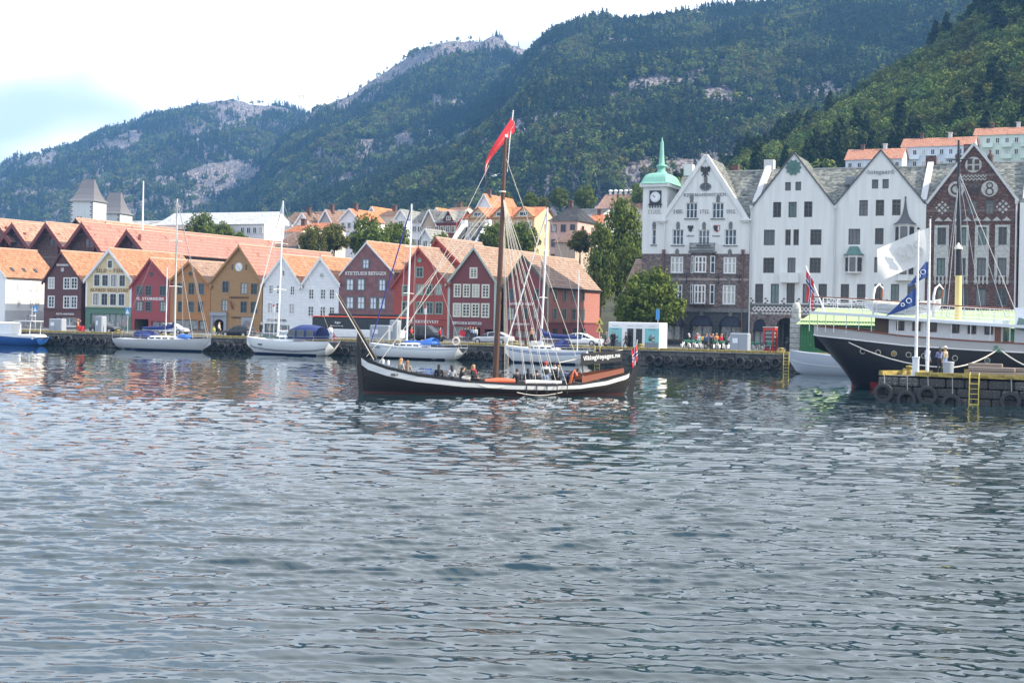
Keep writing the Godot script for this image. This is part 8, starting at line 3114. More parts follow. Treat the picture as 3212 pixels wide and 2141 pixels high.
# ---------------------------------------------------------------- survey tables (metres)
var HILLS := [
	{"called": "far_hillside","label": "long wooded hill with bare crags falling to the left","depth": 2300,"toe": 1250,"low": 10,"seed": 1,"from": -0.463,"to": -0.06,"crest": [[-0.435,174.61],[-0.367,228.96],[-0.354,245.27],[-0.333,261.89],[-0.315,270.04],[-0.306,282.48],[-0.293,298.78],[-0.277,308.4],[-0.259,322.83],[-0.232,334.53],[-0.209,340.8],[-0.191,345.82],[-0.173,346.66],[-0.159,338.92],[-0.15,328.89],[-0.118,304.22],[-0.072,264.5]],"rough": 38,"cols": 150,"rows": 70,"trees": 22000,"bare": -0.02,"bare_top": 0.06,"tree_size": 1,"crest_size": 0.75,"bow": 0.85,"skew": 0},
	{"called": "mountainside","label": "high steep mountain with a rocky rounded summit","depth": 1900,"toe": 1000,"low": 10,"seed": 2,"from": -0.244,"to": 0.19,"crest": [[-0.239,82.34],[-0.221,108.93],[-0.203,144.16],[-0.185,188.03],[-0.168,238.37],[-0.152,270.49],[-0.141,282.58],[-0.127,293.89],[-0.116,302.09],[-0.1,324.28],[-0.087,340.77],[-0.076,352],[-0.064,361.07],[-0.051,366.77],[-0.033,373.5],[-0.019,374.88],[-0.005,371.95],[0.004,367.97],[0.018,359.86],[0.086,345.18],[0.177,348.63]],"rough": 40,"cols": 170,"rows": 80,"trees": 26000,"bare": -0.06,"bare_top": 0.22,"crest_size": 0.6,"bow": 0.8,"skew": 0},
	{"called": "forest_slope","label": "dark wooded mountain flank rising to the upper right","depth": 1450,"toe": 620,"low": 12,"seed": 3,"from": -0.185,"to": 0.417,"crest": [[-0.18,77.3],[-0.151,110.38],[-0.117,136.56],[-0.083,165.58],[-0.05,194.17],[-0.023,222.47],[-0.005,242.74],[0.006,259.87],[0.015,272.25],[0.024,279.86],[0.04,285.62],[0.058,289.68],[0.076,290.9],[0.108,295.62],[0.131,299.37],[0.165,304.75],[0.194,308.38],[0.244,315.84],[0.312,324.54],[0.402,337.41]],"rough": 26,"cols": 190,"rows": 80,"trees": 34000,"bare": -0.05,"bare_top": -0.1,"bow": 0.85,"skew": -300},
	{"called": "near_slope","label": "steep near hillside covered in leafy woods","depth": 520,"toe": 330,"low": 24,"seed": 4,"from": 0.096,"to": 0.428,"crest": [[0.106,34.62],[0.129,40.76],[0.147,46.86],[0.162,54.11],[0.182,59.05],[0.2,63.97],[0.209,68.79],[0.227,74.88],[0.25,80.79],[0.268,86.89],[0.29,95.4],[0.313,103.9],[0.33,111.42],[0.357,123.52],[0.424,149.04]],"rough": 7,"cols": 80,"rows": 40,"trees": 1500,"bare": -1,"bow": 0.9,"ground": "forest_floor","crest_size": 1,"single": 220,"skew": 0}
]

var HOUSES := [
	{"label": "dark brown gabled house with white windows and a round window","u": -89.78,"v": 32,"x0": -3.63,"x1": 3.63,"yl": 7.37,"yr": 7.42,"ax": -0.3,"ay": 11.64,"depth": 17,"paint": "paint_brown","roof": "orange","windows": [[-2.85,6.05,-1.68,7.68,"white6"],[0.18,6.01,1.35,7.67,"white6"],[1.61,6.05,2.79,7.68,"white6"],[-2.79,3.17,-1.61,4.89,"white6"],[0.22,3.13,1.39,4.89,"white6"],[1.65,3.15,2.79,4.91,"white6"]],"rounds": [[-0.05,8.89,0.26,"paint_white","glass_dark",2]],"texts": [["BUGAARDEN",-0.07,9.62,2.36,0.3,"paint_white","Droid Sans",true],["KJETIL SØRENSEN",0.56,2.18,3.46,0.35,"paint_white","Droid Serif",true]],"shops": [[-0.15,0.25,2.77,1.69,"paint_white"],[-1.54,0.25,-0.33,1.76,"paint_brown"]],"passages": [],"split": 2.96,"ground_paint": "paint_brown","roof_more": {"verge": "paint_brown"}},
	{"label": "yellow gabled shop with green ground floor and white trim","u": -80.96,"v": 32,"x0": -4.32,"x1": 4.32,"yl": 7.62,"yr": 7.73,"ax": 0.06,"ay": 11.99,"depth": 17,"paint": "paint_yellow","roof": "orange","windows": [[-2.77,6.49,-1.72,8.18,"white_tall"],[-1.26,6.49,-0.14,8.15,"white_tall"],[0.43,6.48,1.55,8.16,"white_tall"],[2.01,6.47,3.07,8.14,"white_tall"],[-2.9,3.66,-1.78,5.38,"white_tall"],[-1.32,3.65,-0.18,5.38,"white_tall"],[0.32,3.65,1.46,5.37,"white_tall"],[1.93,3.62,3.04,5.39,"white_tall"],[-0.23,9.19,0.58,10.3,"white_tall"]],"rounds": [],"texts": [["SILD  -  FISK",0.21,8.8,5.22,0.55,"letter_brown","Droid Sans",true],["ALFRED SKULSTAD",0.09,5.9,7.24,0.49,"letter_brown","Droid Sans",true]],"shops": [[-3.34,0.25,3.64,2.41,"paint_green"]],"passages": [],"split": 3.28,"ground_paint": "paint_green","band": "paint_green","corners": "paint_white","roof_more": {"verge": "paint_white","verge_h": 0.34}},
	{"label": "crimson gabled house with grey windows below a small round vent","u": -73.05,"v": 32,"x0": -3.54,"x1": 3.54,"yl": 6.76,"yr": 7.22,"ax": -0.17,"ay": 10.56,"depth": 15,"paint": "paint_crimson","roof": "orange","windows": [[-2.69,5.16,-1.57,6.62,"grey_tall"],[-1.06,5.18,0.08,6.63,"grey_tall"],[1.56,5.17,2.69,6.62,"grey_tall"],[-2.66,2.86,-1.52,4.33,"grey_tall"],[-1.01,2.89,0.07,4.33,"grey_tall"],[1.62,2.88,2.75,4.34,"grey_tall"]],"rounds": [[-0.05,8.35,0.27,"paint_slate","glass_dark",2]],"texts": [["O. STORHEIM",-0.15,4.71,4.93,0.44,"paint_white","Droid Sans",true]],"shops": [[0.14,0.25,2.84,1.46,"paint_crimson"]],"passages": [[-2.91,0.02,-0.37,1.7]],"roof_more": {"verge": "paint_crimson"}},
	{"label": "orange gabled house with a round window and dark shopfront","u": -65.98,"v": 32,"x0": -3.6,"x1": 3.6,"yl": 7.42,"yr": 6.91,"ax": -0.25,"ay": 10.2,"depth": 15,"paint": "paint_orange","roof": "mossy","windows": [[-2.27,5.41,-1.39,7.05,"ochre"],[-0.32,5.4,0.77,7.1,"ochre"],[1.48,5.42,2.47,7.08,"ochre"],[-2.14,2.85,-1.4,4.43,"ochre"],[-0.32,2.89,0.74,4.43,"ochre"],[1.41,2.92,2.34,4.45,"ochre"]],"rounds": [[-0.04,8.44,0.26,"paint_slate","glass_dark",2]],"texts": [],"shops": [[-2.81,0.25,1.35,1.78,"paint_slate"],[1.55,0.25,2.94,1.73,"paint_slate"]],"passages": [],"roof_more": {"verge": "paint_orange"}},
	{"label": "ochre gabled house with a large white clock in its gable","u": -57.91,"v": 32,"x0": -4.4,"x1": 4.4,"yl": 7.37,"yr": 7.43,"ax": 0.41,"ay": 12.44,"depth": 24,"paint": "paint_ochre","roof": "rose","windows": [[-2.45,5.77,-1.32,7.41,"ochre"],[0.7,5.59,1.86,7.17,"ochre"],[2.46,5.54,3.61,7.13,"ochre"],[-2.52,3.09,-1.41,4.75,"ochre"],[0.73,2.93,1.89,4.58,"ochre"],[2.46,2.86,3.68,4.55,"ochre"],[-0.96,8.94,-0.53,9.84,"small_ochre"],[1.4,8.95,1.81,9.8,"small_ochre"]],"rounds": [],"texts": [["ENHJØRNINGEN",0.48,5.05,3.35,0.38,"letter_dark","Droid Serif",true],["SJØBODEN",0.93,2.2,3.41,0.4,"letter_dark","Droid Serif",true]],"shops": [],"passages": [[-3.82,0.02,-1.93,1.95]],"boards": 0.3,"roof_more": {"verge": "paint_ochre","tw": 0.5,"th": 0.6,"wave": 0.02}},
	{"label": "white weatherboarded gabled house with a small attic window","u": -50.18,"v": 32,"x0": -3.18,"x1": 3.18,"yl": 7.27,"yr": 7.11,"ax": 0.05,"ay": 11,"depth": 17,"paint": "paint_white_wall","roof": "orange","windows": [[-2.25,5.66,-1.49,6.93,"white6"],[-0.93,5.66,-0.18,6.92,"white6"],[1.32,5.53,2.07,6.78,"white6"],[-2.38,2.96,-1.5,4.46,"white6"],[-1.02,2.98,-0.18,4.45,"white6"],[1.2,2.88,2.09,4.38,"white6"],[-0.02,8.22,0.36,8.94,"small"]],"rounds": [],"texts": [["O'CONNORS",-0.76,2,3.14,0.34,"letter_dark","Droid Serif",false]],"shops": [[-2.81,0.25,-0.61,1.48,"paint_slate"],[-0.23,0.25,1.33,1.37,"paint_white"]],"passages": [],"boards": 0.3,"roof_more": {"verge": "paint_white","verge_h": 0.3}},
	{"label": "white weatherboarded gabled house with a round attic window","u": -43.96,"v": 32,"x0": -3.03,"x1": 3.03,"yl": 7.01,"yr": 7.42,"ax": 0.07,"ay": 10.79,"depth": 17,"paint": "paint_white_wall","roof": "orange","windows": [[-1.84,5.01,-1.01,6.39,"white6"],[0.07,5.02,0.91,6.41,"white6"],[1.49,5.01,2.33,6.43,"white6"],[-1.91,2.6,-0.97,4.06,"white6"],[0.03,2.58,0.94,4.03,"white6"],[1.54,2.66,2.39,4.02,"white6"]],"rounds": [[0.24,8.32,0.27,"paint_white","glass_dark",2]],"texts": [],"shops": [[-1.13,0.25,2.39,1.4,"paint_white"]],"passages": [[-2.73,0.02,-1.99,1.39]],"boards": 0.3,"roof_more": {"verge": "paint_white","verge_h": 0.3}},
	{"label": "wide gabled house wrapped in dusky red printed sheeting","u": -36.59,"v": 32,"x0": -4.28,"x1": 4.28,"yl": 8.41,"yr": 8.69,"ax": -0.12,"ay": 12.84,"depth": 20,"paint": "sheeting_red","roof": "orange","windows": [[-3.18,6.28,-2.05,7.85,"blueish"],[-1.42,6.32,-0.3,7.86,"blueish"],[1.91,6.28,2.98,7.83,"blueish"],[-3.12,3.8,-1.99,5.42,"blueish"],[-1.39,3.79,-0.24,5.44,"blueish"],[0.59,3.78,1.62,5.39,"blueish"],[1.93,3.8,3.01,5.37,"blueish"],[-0.67,9.28,0.32,10.53,"blueish"]],"rounds": [],"texts": [["STIFTELSEN BRYGGEN",-0.15,8.61,6.4,0.47,"paint_white","Droid Serif",true]],"shops": [],"passages": [],"boards": 0,"roof_more": {"verge": "paint_white","verge_h": 0.1,"over": 0.05,"front": 0.1}},
	{"label": "bright red gabled house with pale green windows and round panel","u": -28.25,"v": 32,"x0": -4.08,"x1": 4.08,"yl": 7.26,"yr": 7.48,"ax": -0.3,"ay": 12.07,"depth": 24,"paint": "paint_red","roof": "mossy","windows": [[-0.7,8.11,0.34,9.48,"sage"],[-2.81,5.7,-1.97,7.05,"sage"],[-0.59,5.81,0.37,7.16,"sage"],[0.85,5.8,1.74,7.14,"sage"],[2.22,5.82,3.16,7.18,"sage"],[-2.76,3.24,-1.73,4.88,"sage"],[-0.51,3.26,0.52,4.86,"sage"],[0.85,3.28,1.95,4.86,"sage"],[2.27,3.28,3.34,4.88,"sage"]],"rounds": [[-0.19,10.4,0.28,"paint_sage","paint_sage",0]],"texts": [["T  SKURTVEIT",0.71,2.26,4.24,0.38,"paint_white","Droid Serif",true]],"shops": [[-3.35,0.25,-0.69,1.66,"paint_red"],[-0.45,0.25,1.34,1.71,"paint_red"],[1.58,0.25,3.59,1.7,"paint_red"]],"passages": [],"split": 2.65,"boards": 0.26,"ground_paint": "paint_red","roof_more": {"verge": "paint_red"}},
	{"label": "dark red gabled house with cream windows and swept pale eaves","u": -20.6,"v": 32,"x0": -3.53,"x1": 3.53,"yl": 7.64,"yr": 7.69,"ax": 0.23,"ay": 12.15,"depth": 20,"paint": "paint_maroon","roof": "mossy","windows": [[-0.36,8.09,0.69,9.42,"cream8"],[-2.64,5.6,-1.66,7.26,"cream8"],[-1.3,5.6,-0.3,7.25,"cream8"],[0.04,5.59,1.05,7.26,"cream8"],[1.44,5.55,2.48,7.23,"cream8"],[-2.72,3,-1.6,4.76,"cream8"],[-1.39,3,-0.24,4.76,"cream8"],[-0.02,3.01,1.09,4.77,"cream8"],[1.42,2.99,2.51,4.77,"cream8"]],"rounds": [],"texts": [["BRYGGEN HUSFLID",-0.64,2.18,4.23,0.35,"paint_white","Droid Serif",true]],"shops": [[-2.71,0.25,-0.15,1.67,"paint_cream"]],"passages": [[0.37,0.02,1.29,1.62],[1.96,0.02,3.41,1.42]],"boards": 0.26,"corners": "paint_sage_light","roof_more": {"verge": "paint_sage_light"}},
	{"label": "wine red gabled house with dark windows and a salmon side wall","u": -12.86,"v": 32,"x0": -3.13,"x1": 3.13,"yl": 7.3,"yr": 7.2,"ax": -0.47,"ay": 11.12,"depth": 18,"paint": "paint_wine","roof": "mossy","windows": [[-0.46,7.48,0.21,8.99,"plain"],[-2.58,5.21,-1.69,6.71,"plain"],[-0.74,5.23,0.01,6.75,"plain"],[1.07,5.29,1.89,6.76,"plain"],[-2.58,2.69,-1.58,4.32,"plain"],[-0.62,2.78,0.29,4.35,"plain"],[1.03,2.92,1.77,4.37,"plain"]],"rounds": [],"texts": [["AUDHILD VIKEN",-0.54,4.81,3.5,0.31,"paint_white","Droid Serif",true],["JULEHUSET",-0.59,2.17,2.47,0.33,"paint_white","Droid Serif",true]],"shops": [[-1.59,0.25,1.84,1.43,"paint_wine"]],"passages": [],"side_paint": "paint_salmon","corners": "paint_moss","roof_more": {"verge": "paint_moss"}}
]

var HALL := {"at": [22.05,-170.26],"x0": -6.71,"x1": 6.71,"foot": 15.33,"gx0": -4.17,"gx1": 6.26,"apex": [1.13,23.09],"brick_top": 11.21,"granite_top": 4.45,"ridge": 21.91,"tower": [-6.71,-3.63,19.46],"dome": 21.31,"spire": 25.86,"clock": [-5.09,18.1],"windows": [[-1.23,15.51,0.2,17.42,"hall"],[2.02,15.48,3.49,17.38,"hall"],[-2.87,12.29,-1.45,14.17,"hall"],[0.4,12.29,1.78,14.11,"hall"],[3.63,12.26,5.1,14.14,"hall"],[-5.44,12.32,-4.95,14.19,"slit"]],"brick_windows": [[-3.01,8.85,-1.43,10.87,"hall_white"],[3.56,8.83,5.12,10.83,"hall_white"],[-3.04,5.14,-1.47,7.47,"hall_white"],[3.52,5.13,5.09,7.46,"hall_white"]],"bay": [-0.4,5.03,2.55,11.32],"bay_windows": [[0.08,8.9,1.64,10.9],[0.05,5.16,1.63,7.46]],"arches": [[-3.84,0.92,-1.22,3.75],[-0.34,1.01,2.32,3.77],[3.27,1.09,5.89,3.75]],"oval": [1.18,19.33],"eagle": [1.12,21.14],"shields": [[-0.59,14.27],[2.69,14.25]],"texts": [["KJØBMANDSSTUEN.",1.14,18.32,5.41,0.47],["1480.",-2.17,16.36,1.27,0.49],["1712.",1.11,16.32,1.21,0.45],["1912.",4.38,16.31,1.19,0.45],["CGHS.",-5.13,16.35,1.67,0.51],["Lübeck",-0.6,13.41,0.96,0.2],["Bremen",2.63,13.38,0.95,0.19]],"anchors": [[-3.52,8.16],[-0.95,8.18],[3.02,8.09],[5.54,8.23]]}

var WHITE := {"at": [37.66,-163.82],"x0": -10.13,"x1": 10.13,"gables": [[[-9.91,16.82],[-5.05,23.13],[-0.24,16.87]],[[-0.19,16.95],[4.94,23.18],[9.93,17.04]]],"ridge": 21.98,"windows": [[-6.07,18.69,-5.38,19.71,"steel2"],[-4.86,18.69,-4.17,19.73,"steel2"],[-7.44,15.54,-6.48,17.36,"steel"],[-5.61,15.52,-4.64,17.36,"steel"],[-3.77,15.54,-2.8,17.38,"steel"],[-8.49,12.23,-7.18,14.08,"steel3"],[-5.93,12.23,-5.28,14.09,"steel"],[-4.97,12.23,-4.32,14.1,"steel"],[-2.98,12.26,-1.67,14.09,"steel3"],[-8.5,8.93,-7.18,10.76,"steel3"],[-5.6,8.97,-4.65,10.76,"steel"],[-3,8.97,-1.68,10.77,"steel3"],[-9.41,5.31,-8.43,7.64,"steel"],[-7.53,5.34,-6.55,7.66,"steel"],[-5.65,5.37,-4.68,7.72,"steel"],[-3.75,5.39,-2.78,7.69,"steel"],[-1.9,5.42,-0.91,7.71,"steel"],[0.67,5.46,1.64,7.71,"steel"],[4,18.76,4.72,19.82,"steel2"],[5.19,18.76,5.9,19.84,"steel2"],[2.61,15.62,3.59,17.45,"steel"],[4.48,15.62,5.43,17.46,"steel"],[6.33,15.65,7.29,17.47,"steel"],[1.44,12.31,2.78,14.14,"steel3"],[4.46,12.32,5.43,14.2,"steel"],[4.44,9.08,5.46,10.85,"steel"],[2.54,5.66,3.52,7.72,"steel"],[4.51,5.69,5.44,7.74,"steel"],[6.37,5.72,7.29,7.76,"steel"],[8.21,5.74,9.13,7.78,"steel"]],"band": 5.18,"band_low": 4.37,"pattern": [6.08,5.23],"diamond_y": 4.68,"diamond_x": [-9.39,-5.17],"door": [-5.6,-0.01,-4.71,3.45],"porch": [-6.85,-0.03,-4.8,3.66],"shopdoor": [-9.53,0.16,-7.98,3.47],"text": ["·Sotegaard·",4.95,20.61,3.26,0.63],"umbrella": [-5.12,21.42],"balcony": [-6.31,7.81,-4.14,8.97],"oriel": [1.19,8.97,3.03,11.11],"oriel_top": 12.09,"spire_bay": [6.78,8.15,8.84,14.53],"spire_top": 17.81,"spire_eave": 14.63,"pipe": [[-0.11,16.46],[-10.03,16.57]]}

var BRICK := {"at": [51.62,-158.07],"x0": -4.93,"x1": 4.93,"gable": [[-4.92,16.88],[0.09,23.55],[4.91,17.02]],"shoulder": [[-1.6,21.4],[1.86,21.32]],"ridge": 22.29,"windows": [[-2.09,15.78,-1.29,17.3,"brickwin"],[-0.37,15.72,0.48,17.27,"brickwin"],[1.43,15.74,2.34,17.29,"brickwin"],[-0.43,18.71,-0.04,19.32,"brickwin"],[0.18,18.7,0.58,19.31,"brickwin"],[-3.68,12.25,-2.74,14.21,"brickwin"],[-1.47,12.21,-0.56,14.23,"brickwin"],[0.72,12.23,1.61,14.25,"brickwin"],[2.88,12.23,3.78,14.25,"brickwin"],[-3.69,8.79,-2.79,10.76,"brickwin"],[-1.47,8.8,-0.56,10.76,"brickwin"],[0.67,8.82,1.6,10.79,"brickwin"],[2.85,8.83,3.79,10.8,"brickwin"],[-1.5,5.39,-0.23,7.29,"brickwin"],[0.55,5.42,1.72,7.31,"brickwin"],[2.74,5.45,3.93,7.34,"brickwin"],[-3.64,5.36,-2.53,7.27,"brickwin"]],"panels": [[-4.03,8.7,-2.43,14.5],[-1.76,8.72,-0.29,14.48],[0.37,8.75,1.9,14.47],[2.52,8.78,4.11,14.5]],"balusters": [[-4.04,7.79,-2.4,8.59],[-1.73,7.81,-0.23,8.61],[0.3,7.83,1.96,8.63],[2.47,7.85,4.13,8.64]],"medallions": [[0.06,21.27,0],[-1.74,18.55,0],[1.84,18.54,0]],"med_r": 0.89,"stars": [[-3.22,16.48],[3.3,16.52]],"frieze": [15.19,-4.11,4.24],"zig": [19.8,-1.28,1.49],"year": ["1910",0.01,18.29,1.37,0.76]}

var SIDE_WINDOWS := [[1.68,5.33,2.6,6.72],[4.7,5.34,5.77,6.75],[7.85,5.4,8.92,6.78],[11.01,5.43,12.11,6.8],[1.48,2.91,2.62,4.37],[4.63,2.88,5.81,4.38],[7.84,2.85,9.11,4.38],[11.05,2.87,12.25,4.4]]

var CORNER := {"u": -101.23,"eave": 7.93,"length": 11.17,"windows": [[2.48,5.83,2.99,6.76],[5.11,5.83,5.62,6.74],[6.47,5.82,6.99,6.73],[2.5,3.31,3.1,4.32],[5.27,3.28,5.69,4.41],[6.3,3.23,7.12,4.43],[4.19,0.16,6.11,1.92]]}

var HOTEL := [
	{"label": "brown brick hotel gable half hidden at the picture edge","u": -130.97,"v": 60,"x0": -3.99,"x1": 3.99,"yl": 15.24,"yr": 15.2,"ax": 0.25,"ay": 18.96,"depth": 30},
	{"label": "brown brick hotel gable with its twin window above the white corner house","u": -126.37,"v": 60,"x0": -3.9,"x1": 3.9,"yl": 14.16,"yr": 14.06,"ax": 0.06,"ay": 18.18,"depth": 30},
	{"label": "brown brick hotel gable behind the dark brown house","u": -118.35,"v": 60,"x0": -3.85,"x1": 3.85,"yl": 13.89,"yr": 13.95,"ax": -0.11,"ay": 18.18,"depth": 30},
	{"label": "brown brick hotel gable with the longest red roof","u": -109.87,"v": 60,"x0": -4.4,"x1": 4.4,"yl": 13.66,"yr": 12.76,"ax": -0.38,"ay": 18.12,"depth": 95},
	{"label": "brown brick hotel gable behind the crimson house","u": -99.8,"v": 60,"x0": -3.11,"x1": 3.11,"yl": 13.63,"yr": 13.25,"ax": -0.52,"ay": 16.74,"depth": 30}
]

var TYRES := [[-65.12,0.87],[-64.02,0.69],[-63.06,0.78],[-61.93,0.5],[-60.9,0.87],[-59.95,0.58],[-58.94,0.92],[-57.95,0.67],[-56.98,0.66],[-55.88,0.65],[-54.84,0.78],[-53.75,0.6],[-38.37,0.57],[-37.26,0.68],[-36.31,0.45],[-35.01,0.65],[-34.12,0.42],[-33.09,0.62],[-20.74,0.56],[-19.88,0.45],[-18.27,0.63],[-17.47,0.48],[-5.43,0.57],[-4.28,0.47],[-3.39,0.63],[-2.46,0.49],[-0.53,0.45],[8.96,0.63],[10.79,0.73],[11.78,0.8],[13.34,0.69],[15.27,0.67],[16.16,0.5],[17.12,0.69],[18.55,0.5],[19.41,0.72],[20.4,0.5],[21.46,0.71],[22.53,0.5],[23.49,0.68],[24.42,0.72],[25.22,0.5],[26.13,0.7],[27.04,0.49],[27.9,0.74],[30.01,0.68],[30.9,0.54],[31.78,0.65]]

var BOLLARDS := [-52.35,-18.75,0.12,13.89,28.15]

var LADDERS := [9.7,28.91]

